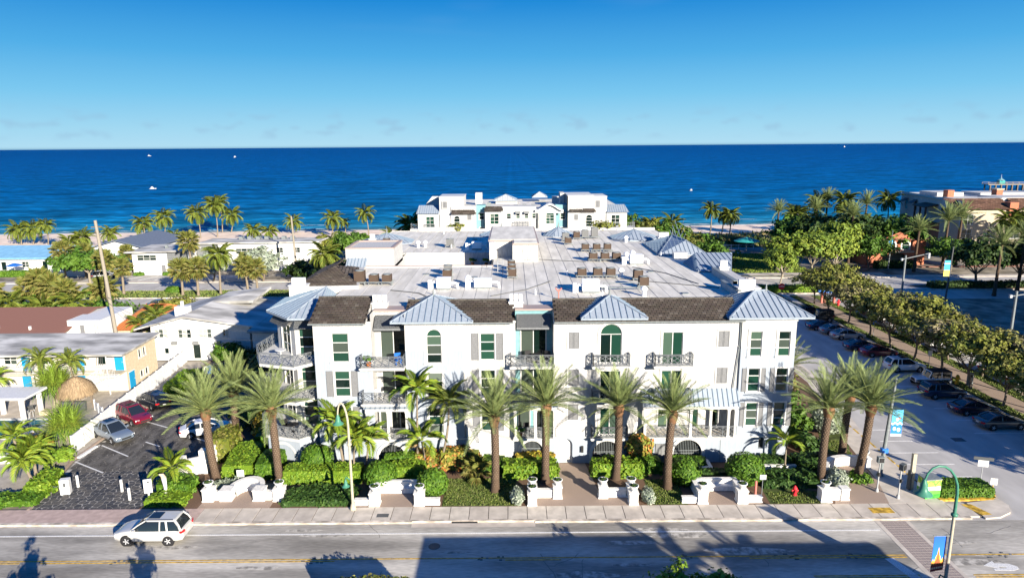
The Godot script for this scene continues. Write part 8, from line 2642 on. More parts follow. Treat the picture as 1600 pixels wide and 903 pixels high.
func left_trees() -> void:
	var i := 0
	for q in [["tall fan palm in front of the utility pole by the back street", -68.8, -113.3, 9.2, 1.15], ["round headed fan palm right of the utility pole on the median", -75.0, -128.9, 5.2, 1.2],
		["leftmost fan palm of the three on the median before the white apartments", -62.8, -127.2, 5.0, 1.45], ["fan palm second from the left on the median", -59.6, -126.7, 5.4, 1.35],
		["rightmost but one fan palm of the pair at the right of the median", -51.0, -129.0, 5.2, 1.35], ["rightmost fan palm of the pair at the right of the median", -49.0, -128.6, 4.9, 1.3],
		["fan palm with a brown head before the white apartments", -69.5, -146.0, 7.9, 1.45], ["slim fan palm left of the louvred house door", -86.0, -150.5, 5.0, 1.1],
		["left of two fan palms beside the terrace wall", -96.8, -145.5, 6.0, 1.5], ["right of two fan palms beside the terrace wall", -93.0, -146.5, 5.4, 1.4],
		["small fan palm on the yard side near the butterfly roof", -56.4, -142.5, 4.2, 1.2]]:
		far_palm("sabal_palm", q[0], "sabal", P(q[1], 0.1, q[2]), P(q[1] + R(-0.4, 0.4), q[3], q[2]), 0.24, 44, q[4], i, "fan palms by the back street")
		i += 1
	for q in [["coconut palm on the median with a tall straight trunk", -56.0, -128.2, 7.6, 1.05], ["yellow crowned coconut palm left of the condominium roof", -36.5, -131.0, 7.2, 1.15], ["coconut palm before the orange tiled roof", -50.6, -94.0, 4.2, 0.8], ["second small coconut palm before the orange tiled roof", -52.4, -92.8, 3.4, 0.7]]:
		far_palm("coconut_palm", q[0], "coco", P(q[1], 0.1, q[2]), P(q[1] + 0.3, q[3], q[2]), 0.2, 24, q[4], i, "coconut palms among the left houses")
		i += 1
	for k in 9:
		var x := -99.0 + k * 3.4
		var names := ["leftmost", "second", "third", "fourth", "fifth", "sixth", "seventh", "eighth", "rightmost"]
		far_palm("sabal_palm", "%s fan palm from the left in the thicket above the brown shingle roof" % names[k], "sabal", P(x, 0.05, -112.0 - (k * 5) % 7), P(x + 0.2, 3.4 + (k * 3) % 4 * 0.6, -112.0 - (k * 5) % 7), 0.22, 40, 1.5, k + 20, "fan palms in the thicket")
	for k in 4:
		var x := -86.5 + k * 5.2
		far_palm("coconut_palm", "%s low coconut palm behind the brown shingle roof" % ["leftmost", "second", "third", "rightmost"][k], "coco", P(x, 0.05, -107.5), P(x, 2.6 + k % 2 * 0.5, -107.5), 0.16, 22, 0.95, k + 40, "low coconut palms behind the shingle roof")
	for q in [["leftmost coconut palm of the beach, with a yellow side", -145.5, -201, 4.2, 1.25], ["coconut palm close right of the leftmost beach palm", -142.0, -201, 4.6, 1.2], ["thin fan shaped palm alone on the left dune", -130.3, -190, 6.8, 0.9], ["low palm on the dune left of the utility pole", -119.0, -189, 3.4, 1.15], ["lower leaning palm on the dune", -122.5, -187, 2.2, 1.15], ["palm on the dune just right of the utility pole top", -112.0, -190, 4.4, 1.0],
		["palm behind the dark gabled roof, left one", -107.6, -198, 6.2, 1.2], ["palm behind the dark gabled roof, right and taller", -106.6, -208, 7.0, 1.2],
		["left palm of the tall cluster before the sea", -97.2, -212, 7.8, 1.3], ["tallest palm of the cluster before the sea", -93.2, -215, 9.8, 1.35], ["second tall palm of the cluster, slightly behind", -97.0, -228, 9.8, 1.2], ["right palm of the cluster before the sea, lower crown", -94.0, -228, 5.6, 1.3],
		["low palm at the sand right of the gabled roof", -97.0, -196, 2.4, 1.0], ["left low palm above the flat apartment roof", -78.5, -205, 3.2, 1.0], ["right low palm above the flat apartment roof", -73.6, -205, 2.8, 1.0],
		["palm on the sand left of the thin pale pole", -71.7, -222, 3.9, 1.15], ["palm on the sand in the gap left of the beach building", -56.6, -213, 5.8, 1.2], ["thin small palm at the water in the gap left of the beach building", -54.4, -222, 3.6, 0.75], ["tall windblown palm left of the beach building", -45.1, -214, 7.2, 1.15],
		["low palm in the gap, nearest the green tree", -48.0, -178, 3.0, 1.2], ["second low palm in the gap beside the pale turret", -40.0, -175, 3.4, 1.1], ["dark palm at the left corner of the beach building", -25.0, -164, 9.0, 1.4], ["darker low palm at the left corner of the beach building", -28.5, -160, 6.6, 1.1]]:
		far_palm("coconut_palm", q[0], "coco", P(q[1], 0.0, q[2]), P(q[1] + R(-0.8, 0.8), q[3], q[2]), 0.17, 24, q[4], i, "palms along the beach", 0.3)
		i += 1
	var tr := branches_mesh(5, 5.0, 0.3, 3.2, 6)
	tree("broad round green tree in front of the beach side pool terrace", "tree", P(-88.5, 0.1, -140.5), 0.4, 1.0, crown("broad", 11, 190, 26, P(6.6, 2.5, 3.6), 0.5, GREEN_TREE, 0.13), 4.3, tr, "pale_bark")
	tree("big round green tree left of the condominium's far turret", "tree", P(-38.5, 0.1, -162), 0.4, 1.0, crown("seagrape", 12, 170, 24, P(4.6, 3.2, 4.0), 0.5, GREEN_TREE, 0.15), 4.6, tr, "bark")
	tree("olive green tree between the apartment house and the big round tree", "tree", P(-44.8, 0.1, -160), 1.4, 0.9, crown("seagrape_b", 13, 120, 22, P(3.2, 3.4, 3.0), 0.5, OLIVE, 0.17), 4.6, tr, "bark")
	for q in [["silver leaved tree on the far side of the back street, left one", -63.0, -141.5, 1.05], ["silver leaved tree on the far side of the back street, right and bigger", -52.2, -140.5, 1.2]]:
		tree(q[0], "tree", P(q[1], 0.1, q[2]), 0.3, q[3], crown("silver_tree", 14, 110, 26, P(3.4, 2.6, 2.8), 0.36, SILVER, 0.17), 3.3, branches_mesh(6, 4.0, 0.2, 2.0, 5), "bark", "silver leaved trees")
	for q in [["dark green trees along the yard left of the condominium, front clump", -39.5, -138.5, 4.4, 2.6, DEEP], ["dark green trees along the yard left of the condominium, back clump", -33.5, -137.0, 4.0, 3.2, DEEP], ["dense bush behind the silver trees", -45.0, -143.5, 4.0, 2.4, DEEP]]:
		var t := thing("bush", q[0], "bush", P(q[1], 0.1, q[2]))
		part(t, "foliage", crown_mesh(int(q[1] * -7), 90, 24, P(q[3], q[4], 2.6), 0.45, q[5], 0.2), M["leaf"], at(0, q[4] * 0.6, 0))
	for q in [["clipped bush on the median left of the fan palms", -66.0, -130.2, 1.6, 0.9], ["long clipped bush on the median by the utility pole", -80.5, -130.0, 3.2, 1.0]]:
		ball("round_bush", q[0], "bush", P(q[1], 0.4, q[2]), P(q[3], q[4], 0.9), HEDGE, 0.25, 30.0)
	for q in [["green bush by the white house corner under the palm crown", -36.5, -84.8, 2.4, 2.0, HEDGE], ["dark palm bush in the shade of the low flat roofed building", -31.0, -82.6, 2.4, 2.4, DEEP], ["dark shrubs under the bay balconies behind the second date palm", -25.8, -64.5, 2.6, 1.9, DEEP], ["brown orange shrubs between the second and third date palm", -23.6, -62.0, 1.6, 1.7, YELLOWISH]]:
		var t := thing("bush", q[0], "bush", P(q[1], 0.1, q[2]))
		part(t, "foliage", crown_mesh(int(q[1] * -17), 80, 22, P(q[3], q[4] * 0.7, 2.0), 0.3, q[5], 0.2), M["leaf"], at(0, q[4] * 0.6, 0))
	hedge("hedge", "tall green hedge along the car park behind the second date palm", "hedge", P(-26.3, 0.1, -70.0), P(1.4, 2.2, 9.0), 0, HEDGE_DARK, 0.2, 50.0, "", 0.2)
	for q in [["green shrubs between the motel roof and the brown shingle house", -58.0, -84.0, 3.0, 1.6, HEDGE], ["shrubs before the orange tiled house", -50.5, -90.5, 2.6, 1.5, GREEN_TREE], ["yellow green shrubs right of the orange tiled house", -47.0, -103.5, 3.6, 2.0, ARECA], ["shrubs along the near side of the back street by the dark green car", -58.0, -115.0, 3.4, 1.7, OLIVE], ["shrubs on the near side of the back street, left of the butterfly roof", -67.0, -110.0, 4.6, 2.2, GREEN_TREE], ["green mass under the fan palm thicket, left part", -92.0, -110.5, 7.0, 2.2, OLIVE], ["green mass under the fan palm thicket, right part", -78.0, -109.5, 6.5, 2.4, GREEN_TREE], ["low green shrubs before the louvred beach house wall", -70.5, -147.5, 2.4, 1.4, HEDGE], ["shrubs between the two beach houses", -86.5, -156.0, 2.4, 1.6, GREEN_TREE], ["dune shrubs behind the dark gabled roof", -104.0, -186.0, 5.0, 1.4, OLIVE], ["shrubs in the gap left of the far turret", -31.0, -150.0, 4.6, 4.2, GREEN_TREE], ["green bushes between the thin pole and the big round tree", -41.5, -149.0, 3.6, 3.4, OLIVE]]:
		var t := thing("bush", q[0], "bush", P(q[1], 0.05, q[2]))
		part(t, "foliage", crown_mesh(int(q[1] * -11), 80, 22, P(q[3], q[4] * 0.7, 2.2), 0.36, q[5], 0.2), M["leaf"], at(0, q[4] * 0.55, 0))
func beach_condo() -> void:
	var b := thing("beach_building", "white beach building with tower blocks behind the flat roof, before the sea", "building")
	var z := -150.0
	var F := func(zz: float) -> Transform3D: return Transform3D(Basis(), P(0, 0, zz))
	var grid := [0.33, 0.34, 0.33]
	var segs := [
		[-20.6, -15.8, -150.0, 13.1, "stucco", [[-17.93, 10.0, 1.75, 2.4, false, 2]]],
		[-15.8, -13.3, -150.3, 16.6, "stucco_blue", []],
		[-13.3, -10.6, -150.0, 14.6, "stucco", [[-12.03, 9.9, 1.25, 2.65, true, 1]]],
		[-10.6, -7.8, -150.0, 14.7, "stucco", []],
		[-7.8, -5.8, -151.6, 14.7, "stucco_aqua", [[-6.63, 11.55, 1.1, 1.45, false, 1], [-6.63, 8.6, 1.1, 1.2, false, 1]]],
		[-5.8, -1.9, -150.0, 13.8, "stucco", [[-3.75, 10.7, 1.85, 2.25, false, 2], [-3.75, 7.4, 1.85, 2.1, false, 2]]],
		[-1.9, 5.4, -150.2, 14.5, "stucco", [[-0.6, 11.8, 0.9, 1.15, false, 1], [1.42, 11.9, 0.8, 1.05, false, 1], [3.3, 11.9, 0.8, 1.05, false, 1], [4.95, 11.9, 0.8, 1.05, false, 1], [-0.6, 8.7, 0.9, 1.0, false, 1], [1.42, 8.7, 0.8, 1.0, false, 1], [3.3, 8.7, 0.8, 1.0, false, 1]]],
		[5.9, 9.75, -150.0, 13.6, "stucco", [[8.47, 10.7, 1.75, 2.75, true, 2], [8.47, 7.6, 1.8, 1.6, false, 2]]],
		[9.75, 12.4, -151.6, 14.7, "stucco_aqua", [[11.4, 11.5, 1.1, 1.6, false, 1], [11.4, 8.5, 1.1, 1.2, false, 1]]],
		[12.4, 15.6, -150.0, 16.7, "stucco", []],
		[15.6, 20.9, -150.0, 16.5, "stucco", [[17.05, 10.0, 1.35, 2.6, true, 1]]],
		[20.9, 25.4, -150.0, 13.2, "stucco", [[22.87, 10.1, 1.8, 2.4, false, 2]]]]
	for s in segs:
		var m := MB.new()
		var hs: Array = []
		for o in s[5]: hs.append([o[0] - o[2] * 0.5, o[1], o[0] + o[2] * 0.5, o[1] + o[3], o[4]])
		wall(m, F.call(s[2]), s[0], 0.0, s[1], s[3], hs)
		var d := -3.6
		m.quad(P(s[1], 0, s[2]), P(s[1], 0, s[2] + d), P(s[1], s[3], s[2] + d), P(s[1], s[3], s[2]))
		m.quad(P(s[0], 0, s[2] + d), P(s[0], 0, s[2]), P(s[0], s[3], s[2]), P(s[0], s[3], s[2] + d))
		m.quad(P(s[0], s[3], s[2]), P(s[1], s[3], s[2]), P(s[1], s[3], s[2] + d), P(s[0], s[3], s[2] + d))
		m.quad(P(s[1], 9.0, s[2] + d), P(s[0], 9.0, s[2] + d), P(s[0], s[3], s[2] + d), P(s[1], s[3], s[2] + d))
		part(b, "wall", m.mesh(), M[s[4]])
		for o in s[5]:
			window(b, F.call(s[2]), o[0], o[1], o[2], o[3], grid if o[3] > 1.5 else [0.5, 0.5], o[5], ["glass_green", "glass_mid"] if o[2] > 1.3 and not (o[4] and o[5] == 1) else ["glass_dark"], o[4], 0.1)
	for q in [[-9.25, 11.65, 0.95, 1.35], [14.2, 11.45, 0.9, 1.25], [-14.6, 14.3, 1.0, 1.4], [18.9, 14.2, 1.0, 1.5]]: blind(b, F.call(-149.98), q[0], q[1], q[2], q[3])
	var m := MB.new()
	m.box(P(-20.6, 0.0, -182), P(25.4, 13.4, -153.5))
	part(b, "wall", m.mesh(), M["stucco"])
	m = MB.new()
	m.box(P(-19.8, 13.4, -181), P(24.8, 13.75, -153.5))
	part(b, "flat_roof", m.mesh(), M["roof_membrane"])
	m = MB.new()
	for q in [[-15.8, -10.5, -158.5, -150.2, 16.6], [12.4, 17.9, -160, -150.2, 16.7], [18.0, 20.9, -158, -150.2, 16.5]]:
		part(b, "tower_block", boxm(P(q[0], 9.0, q[2]), P(q[1], q[4] - 0.01, q[3])), M["stucco"])
	m = MB.new()
	for q in [[-15.9, -10.4, -158.6, -150.0, 16.62], [12.3, 18.0, -160.1, -150.0, 16.72], [17.95, 21.0, -158.1, -150.0, 16.5]]:
		m.box(P(q[0], q[4], q[2]), P(q[1], q[4] + 0.14, q[3]))
	part(b, "coping", m.mesh(), M["trim"])
	seamed(b, [P(-20.9, 13.1, -149.5), P(-15.8, 13.1, -149.5), P(-15.8, 14.7, -152.8), P(-20.6, 14.7, -152.8)], 0.5, false)
	seamed(b, [P(20.9, 13.15, -149.5), P(25.8, 13.15, -149.5), P(25.2, 14.6, -152.8), P(20.9, 14.6, -152.8)], 0.5, false)
	m = MB.new()
	m.quad(P(-20.6, 13.4, -158), P(-15.8, 13.4, -158), P(-15.8, 16.3, -158), P(-18.2, 16.3, -158))
	part(b, "terrace_wall", m.mesh(), M["stucco"])
	for q in [[-8.6, -166, -7.0, -164.4, 16.6], [9.8, -166, 13.0, -164, 15.6], [11.2, -162, 12.2, -157, 16.9]]: part(b, "roof_block", boxm(P(q[0], 13.6, q[1]), P(q[2], q[4], q[3])), M["stucco"])
	for q in [[-13.2, -7.9, 13.0, 14.55], [-6.0, -1.8, 13.6, 14.45], [12.6, 15.7, 13.3, 14.3], [15.6, 18.4, 13.25, 14.5]]:
		tiled(b, [P(q[0], q[2], -149.3), P(q[1], q[2], -149.3), P(q[1] - 0.3, q[3], -150.7), P(q[0] + 0.3, q[3], -150.7)], 0.0, 0.5, 0.45)
	m = MB.new()
	var last := P(5.2, 13.75, -149.4)
	for i in 10:
		var k := (i + 1) / 10.0
		var p := P(lerpf(5.2, 11.4, k), 13.75 + 1.35 * (0.5 - 0.5 * cos(TAU * k)), -149.4)
		m.quad(last, p, p + P(0, 0, -4), last + P(0, 0, -4))
		m.quad(last + P(0, -0.28, 0), p + P(0, -0.28, 0), p, last)
		m.quad(P(last.x, 13.0, -150.02), P(p.x, 13.0, -150.02), p + P(0, -0.05, -0.62), last + P(0, -0.05, -0.62))
		last = p
	part(b, "curved_gable", m.mesh(), M["trim"])
	hip(b, -4.2, 1.4, -172, -166, 14.6, P(-1.4, 15.9, -169), P(-1.4, 15.9, -169), false, 0.6, "trim")
	hip(b, 5.2, 9.0, -176, -171, 15.0, P(7.1, 16.2, -173), P(7.1, 16.2, -173), false, 0.6, "trim")
	m = MB.new()
	m.box(P(-3.8, 13.6, -171.5), P(1.4, 14.3, -166.5))
	part(b, "turret_wall", m.mesh(), M["stucco"])
	m = MB.new()
	for q in [[-9.9, -156, 0.9], [-6.2, -157, 0.7], [-5.2, -159, 1.0], [1.0, -156, 0.6], [3.0, -157, 0.7], [5.0, -155, 0.8]]: m.cbox(P(q[0], 13.75 + q[2] * 0.5, q[1]), P(0.9, q[2], 0.8))
	part(b, "roof_equipment", m.mesh(), M["galv"])
	m = MB.new()
	for q in [[1.42, 11.0, 2.4], [3.3, 11.0, 2.4]]:
		m.box(P(q[0] - 0.55, 12.95, -150.2), P(q[0] + 0.55, 13.4, -149.5))
	part(b, "window_hood", m.mesh(), M["awning"])
	part(b, "railing", rail_mesh([P(0.6, 10.4, -149.4), P(4.2, 10.4, -149.4)], 0.9), M["rail"])
	part(b, "railing", rail_mesh([P(-19.1, 9.9, -149.6), P(-16.8, 9.9, -149.6)], 0.9), M["rail"])
	part(b, "railing", rail_mesh([P(21.7, 9.9, -149.6), P(24.0, 9.9, -149.6)], 0.9), M["rail"])
	part(b, "balcony", boxm(P(-22.4, 9.4, -153), P(-20.6, 9.7, -150.2)), M["trim"])
	part(b, "railing", rail_mesh([P(-20.6, 9.7, -150.2), P(-22.3, 9.7, -150.2), P(-22.3, 9.7, -153)], 1.1), M["rail"])
	part(b, "balcony", boxm(P(25.4, 9.4, -154), P(27.4, 9.7, -150.4)), M["trim"])
	part(b, "railing", rail_mesh([P(25.4, 9.7, -150.4), P(27.3, 9.7, -150.4), P(27.3, 9.7, -154)], 1.1), M["rail"])
	m = MB.new()
	for q in [[-15.75, 8.0, 12.9], [5.65, 8.0, 13.2], [20.85, 9.5, 13.0]]: m.tube([P(q[0], q[1], -149.9), P(q[0], q[2], -149.9)], [0.07, 0.07], 6)
	part(b, "downpipe", m.mesh(), M["galv"])
	for q in [["row of plants on the far parapet before the arched window on the left", -9.2, -114.4, 1.4], ["row of plants on the far parapet below the right tower block", 15.4, -114.6, 2.6]]:
		var t := thing("planting", q[0], "plants", P(q[1], 13.5, q[2]))
		part(t, "foliage", crown_mesh(int(q[1] * 31) + 400, 26, 14, P(q[3], 0.8, 0.5), 0.28, OLIVE), M["leaf"], at(0, 0.7, 0))
		part(t, "planter", boxm(P(-q[3], 0, -0.4), P(q[3], 0.5, 0.4)), M["stucco"])
func right_side() -> void:
	var belt := [[29.5, -166.0, 7.4], [33.0, -163.0, 7.0], [36.0, -161.0, 6.3], [39.0, -159.0, 5.6], [41.5, -157.0, 4.8], [44.0, -154.5, 3.8], [46.0, -151.0, 2.8]]
	for k in 7:
		var x: float = belt[k][0]
		var zz: float = belt[k][1]
		var t := thing("sea_grape", "%s bush of the sea grape belt right of the white roof" % ["farthest", "second farthest", "third farthest", "middle", "third nearest", "second nearest", "nearest"][k], "bush", P(x, 0.1, zz), 0, "sea grape belt")
		part(t, "foliage", crown("seabelt%d" % (k % 3), 300 + k % 3, 110, 24, P(4.6, 3.4, 4.4), 0.5, [GREEN_TREE, OLIVE, GREEN_TREE][k % 3], 0.2), M["leaf"], at(0, belt[k][2], 0, k * 1.3, 0.9))
		part(t, "trunk", branches_mesh(310 + k % 2, belt[k][2] + 1.0, 0.22, 2.0, 5), M["bark"])
	for k in 4:
		far_palm("coconut_palm", "%s palm crown over the sea grape belt" % ["leftmost", "second", "third", "rightmost"][k], "coco", P(31 + k * 3.2, 0, -163 - k * 3), P(31 + k * 3.2, 7.0 + k % 2, -163 - k * 3), 0.17, 24, 1.15, k + 60, "palms over the sea grape belt")
	var t := thing("agave", "grey green spiky palm at the left end of the sea grape belt", "palm tree", P(27.0, 0.1, -137))
	part(t, "crown", crown_of("date", 30, 1), M["leaf_soft"], Transform3D(Basis().scaled(P(0.7, 0.7, 0.7)), P(0, 8.6, 0)))
	part(t, "trunk", trunk_mesh(V, P(0, 8.5, 0), 0.25, 0.2, 10), M["palm_trunk"])
	var cm: Array = []
	for k in 4: cm.append(crown("oak%d" % k, 500 + k, 130, 24, P(3.4, 2.0, 3.4), 0.27, OLIVE if k < 3 else TWIGGY, 0.16))
	var tm: Array = []
	for k in 3: tm.append(branches_mesh(520 + k, 4.6, 0.16, 2.5, 8, 7))
	var ord := ["first", "second", "third", "fourth", "fifth", "sixth", "seventh", "eighth", "ninth", "tenth"]
	var row := [[52.0, -62.5], [52.0, -68.2], [52.1, -73.5], [52.1, -79.0], [52.0, -84.5], [52.0, -90.0], [52.0, -95.6], [52.0, -102.2], [52.2, -109.0], [53.0, -116.5]]
	for k in row.size():
		tree("%s olive green street tree from the near end of the strip beside the parked cars" % ord[k], "tree", P(row[k][0], 0.13, row[k][1]), k * 2.1, R(0.88, 1.08), cm[k % 4], 4.6, tm[k % 3], "bark", "street trees along the tree lawn")
	for k in 6:
		tree("%s street tree past the right picture edge that shades the side street" % ord[k], "tree", P(52.0 + 4.2 * (k % 2), 0.13, -57.0 + (k / 2) * 6.0), k * 1.9, 1.05, cm[k % 4], 4.7, tm[k % 3], "bark", "street trees past the picture edge")
	var row2 := [[56.0, -64.5], [56.0, -71.0], [56.1, -77.5], [56.1, -84.0], [56.2, -90.5], [56.2, -97.0], [56.0, -103.5], [56.4, -110.5], [56.8, -117.5]]
	for k in row2.size():
		tree("%s olive green street tree from the near end of the strip beyond the brick walk" % ord[k], "tree", P(row2[k][0], 0.13, row2[k][1]), k * 1.3 + 1, R(0.9, 1.12), cm[(k + 2) % 4], 4.7, tm[(k + 1) % 3], "bark", "street trees beyond the brick walk")
	for q in [["left light green tree at the park path", 57.0, -141.0, 1.15], ["second light green tree at the park path", 62.5, -139.0, 1.25], ["third light green tree at the park path", 67.5, -140.5, 1.15], ["light green tree close to the stop sign hedge", 54.0, -134.5, 0.9], ["light green tree before the dark ficus trees", 72.0, -150.0, 1.35]]:
		tree(q[0], "tree", P(q[1], 0.1, q[2]), q[1], q[3], crown("park_tree%d" % (int(q[1]) % 2), 540 + int(q[1]) % 2, 150, 26, P(3.7, 2.6, 3.4), 0.36, [Color(0.13, 0.19, 0.025), Color(0.20, 0.24, 0.035), Color(0.08, 0.13, 0.02)], 0.17), 5.2, branches_mesh(530, 5.2, 0.2, 2.6, 6, 4), "pale_bark", "light green park trees")
	for q in [["dark dense tree left of the salmon house", 80.5, -160.0, 1.3], ["dark dense tree behind the light green park tree", 74.5, -166.0, 1.25], ["dark dense tree in front of the salmon house on the right", 97.0, -151.0, 0.78], ["dark dense tree on the planted median, left one", 90.0, -129.5, 1.1], ["dark dense tree on the planted median, right one", 98.5, -129.5, 1.1], ["dark dense tree at the right edge beyond the median", 106.0, -146.0, 0.72], ["dark dense tree at the right edge nearer the lamp", 101.0, -118.0, 1.1], ["dark dense tree at the right edge just beyond the near mast arm", 84.0, -98.5, 0.85], ["dark dense tree at the right edge below the grey palm", 93.0, -107.0, 0.95], ["dark dense tree behind the red kerb, left of the cream building", 91.0, -160.0, 1.25], ["low dark tree close to the promenade lamp post", 71.0, -172.0, 1.1], ["dark tree between the park trees and the salmon house", 79.0, -148.5, 0.9], ["dark tree right of the salmon house under the big date palm", 95.5, -146.0, 0.8]]:
		tree(q[0], "tree", P(q[1], 0.1, q[2]), q[1], q[3], crown("ficus%d" % (int(q[1]) % 2), 560 + int(q[1]) % 2, 190, 26, P(4.6, 2.9, 4.2), 0.42, [DEEP, GREEN_TREE][int(q[1]) % 2], 0.17), 5.4, branches_mesh(570, 5.2, 0.26, 3.0, 6), "bark", "dense dark trees at the crossing")
	var k := 0
	for q in [["date palm before the salmon house arches", 87.5, -146.0, 9.0, 1.0], ["date palm left of the salmon house, higher crown", 79.0, -158.0, 11.0, 1.05], ["big date palm before the cream building's corner", 95.5, -149.0, 10.8, 1.15], ["big date palm behind the dark tree at the cream building", 101.0, -153.0, 11.0, 1.1], ["date palm crown against the sea, leftmost of four", 69.5, -178, 10.2, 0.95], ["date palm crown against the sea, second of four", 81.0, -182, 10.4, 1.05], ["date palm crown against the sea, third of four", 88.5, -192, 12.0, 1.05], ["date palm crown against the sea, rightmost of four", 97.0, -187, 11.2, 1.1],
		["grey date palm on the planted median at the right", 88.0, -121.5, 9.4, 1.05], ["second grey date palm on the planted median at the right", 95.5, -126.0, 9.8, 1.1], ["dark date palm by the right lamp post", 94.0, -108.0, 7.0, 0.95], ["grey date palm at the right picture edge", 98.0, -122.0, 8.6, 1.0]]:
		far_palm("date_palm", q[0], "date", P(q[1], 0.1, q[2]), P(q[1] + 0.2, q[3], q[2]), 0.28, 40, q[4], k, "date palms right of the park")
		k += 1
	for q in [["coconut palm alone on the dune, left of two by the park", 59.5, -204, 8.4, 1.1], ["coconut palm on the dune, right of two by the park", 65.0, -203, 6.9, 1.1], ["thin coconut palm right beside the dune pair", 63.6, -206, 6.4, 0.9],
		["leftmost coconut palm of the grove at the promenade", 79.0, -188, 8.5, 1.1], ["second coconut palm of the grove at the promenade", 76.6, -184, 9.0, 1.2], ["third coconut palm of the grove, low crown", 80.0, -180, 6.6, 1.2], ["tall coconut palm in the middle of the grove", 86.0, -193, 11.6, 1.25], ["tallest coconut palm of the grove", 92.0, -188, 12.0, 1.3], ["yellowish coconut palm below the tallest of the grove", 89.5, -183, 8.6, 1.3], ["low coconut palm right of the grove", 92.5, -180, 6.4, 1.2], ["yellow green low palm at the right end of the grove", 95.5, -179, 6.8, 1.15], ["coconut palm before the sea left of the cream building", 107.0, -194, 11.8, 1.25],
		["yellow coconut palm before the cream facade, left one", 111.0, -152, 10.4, 1.2], ["yellow coconut palm before the cream facade, middle one", 115.0, -153, 10.6, 1.2], ["yellow coconut palm before the cream facade, right one", 119.5, -154, 9.6, 1.2]]:
		far_palm("coconut_palm", q[0], "coco", P(q[1], 0.0, q[2]), P(q[1] + R(-0.6, 0.6), q[3], q[2]), 0.18, 25, q[4], k, "coconut palms along the promenade", 0.3)
		k += 1
	for q in [["dark hedge mass left of the promenade parasol", 47.0, -176, 5.0, 1.6], ["dark bush mass under the palm grove, left part", 79.0, -177, 5.0, 2.2], ["dark bush mass under the palm grove, right part", 89.0, -175, 6.0, 2.6], ["bushes at the dune foot behind the parasol", 66.0, -190, 7.0, 1.2], ["low bushes on the dune by the pair of palms", 55.0, -196, 7.0, 1.0]]:
		t = thing("bush", q[0], "bush", P(q[1], 0.05, q[2]))
		part(t, "foliage", crown_mesh(int(q[1] * 3), 90, 20, P(q[3], q[4], 2.4), 0.45, DEEP, 0.2), M["leaf"], at(0, q[4] * 0.5, 0))
	hedge("hedge", "long bright clipped hedge behind the stop sign at the end of the side street", "hedge", P(50.0, 0.13, -126.4), P(15.0, 1.1, 1.6), 0.0, HEDGE_LIGHT, 0.25, 40.0)
	hedge("hedge", "pale green planting behind the long bright hedge", "hedge", P(52.0, 0.13, -128.6), P(11.0, 0.8, 1.4), 0.0, SILVER, 0.25, 40.0, "", 0.15)
	hedge("hedge", "low dark hedge on the planted median at the right", "hedge", P(93.0, 0.13, -129.6), P(24.0, 0.9, 2.2), 0.0, DEEP, 0.3, 25.0, "", 0.15)
	hedge("hedge", "clipped dark hedge before the salmon house", "hedge", P(86.0, 0.1, -151.0), P(9.0, 1.6, 1.6), 0.0, DEEP, 0.3, 25.0)
	t = thing("beach_parasol", "big green parasol over the promenade at the beach entrance", "parasol", P(61.5, 0.05, -177.0))
	var m := MB.new()
	m.tube([V, P(0, 3.6, 0)], [0.08, 0.08], 6)
	part(t, "pole", m.mesh(), M["galv"])
	m = MB.new()
	m.lathe(V, [[3.4, 2.7], [1.8, 3.3], [0.05, 3.8]], 10)
	part(t, "canopy", m.mesh(), M["teal_cloth"])
	t = thing("promenade_fence", "white fence rail along the promenade edge", "fence", P(47.0, 0.03, -181.5))
	for i in 10: part(t, "post", boxm(P(-0.07, 0, -0.07), P(0.07, 1.2, 0.07)), M["white_paint"], at(i * 2.0, 0, 0))
	part(t, "rail", boxm(P(0, 0.95, -0.04), P(18, 1.08, 0.04)), M["white_paint"])
	one("shower_post", "white shower post at the promenade fence", "post", boxm(P(54.8, 0.03, -180.2), P(55.2, 2.4, -179.8)), M["white_paint"])
	one("litter_bin", "green litter bin on the park lawn edge behind the roof", "bin", boxm(P(41.6, 0.12, -143.4), P(43.4, 1.5, -142.2)), M["teal_cloth"])
	for q in [["pale lamp post among the palms of the promenade", 77.0, -184.0, 8.5], ["grey lamp post behind the light green park trees", 71.8, -150.0, 9.0]]:
		t = thing("lamp_post", q[0], "lamp post", P(q[1], 0.05, q[2]))
		m = MB.new()
		m.tube([V, P(0, q[3], 0)], [0.14, 0.09], 8)
		part(t, "pole", m.mesh(), M["galv"])
		m = MB.new()
		m.cbox(P(0, q[3] + 0.2, 0), P(0.7, 0.45, 0.5))
		part(t, "lamp_head", m.mesh(), M["white_unit"])
	for q in [["signal pole with a long mast arm above the street trees", 70.5, -120.5, 7.8, 4.6, 0.15], ["signal pole with a mast arm at the right picture edge", 65.4, -86.3, 8.6, 5.0, 0.0]]:
		t = thing("signal_pole", q[0], "traffic signal", P(q[1], 0.05, q[2]), q[5])
		m = MB.new()
		m.tube([V, P(0, q[3], 0)], [0.2, 0.15], 8)
		part(t, "pole", m.mesh(), M["galv"])
		m = MB.new()
		m.tube([P(-0.6, q[3] - 0.7, 0), P(q[4] * 0.5, q[3] - 0.2, 0), P(q[4], q[3] + 0.2, 0)], [0.08, 0.09, 0.07], 6)
		part(t, "mast_arm", m.mesh(), M["galv"])
		m = MB.new()
		m.cbox(P(q[4], q[3] - 0.2, 0), P(0.35, 1.0, 0.3))
		m.cbox(P(-0.7, q[3] - 0.7, 0), P(0.3, 0.4, 0.3))
		part(t, "signal_head", m.mesh(), M["steel"])
	t = thing("banner_pole", "dark pole with a blue and yellow banner at the far crossing", "pole", P(76.4, 0.05, -117.2))
	m = MB.new()
	m.tube([V, P(0.3, 9.8, 0)], [0.16, 0.1], 8)
	part(t, "pole", m.mesh(), M["dark_grey"])
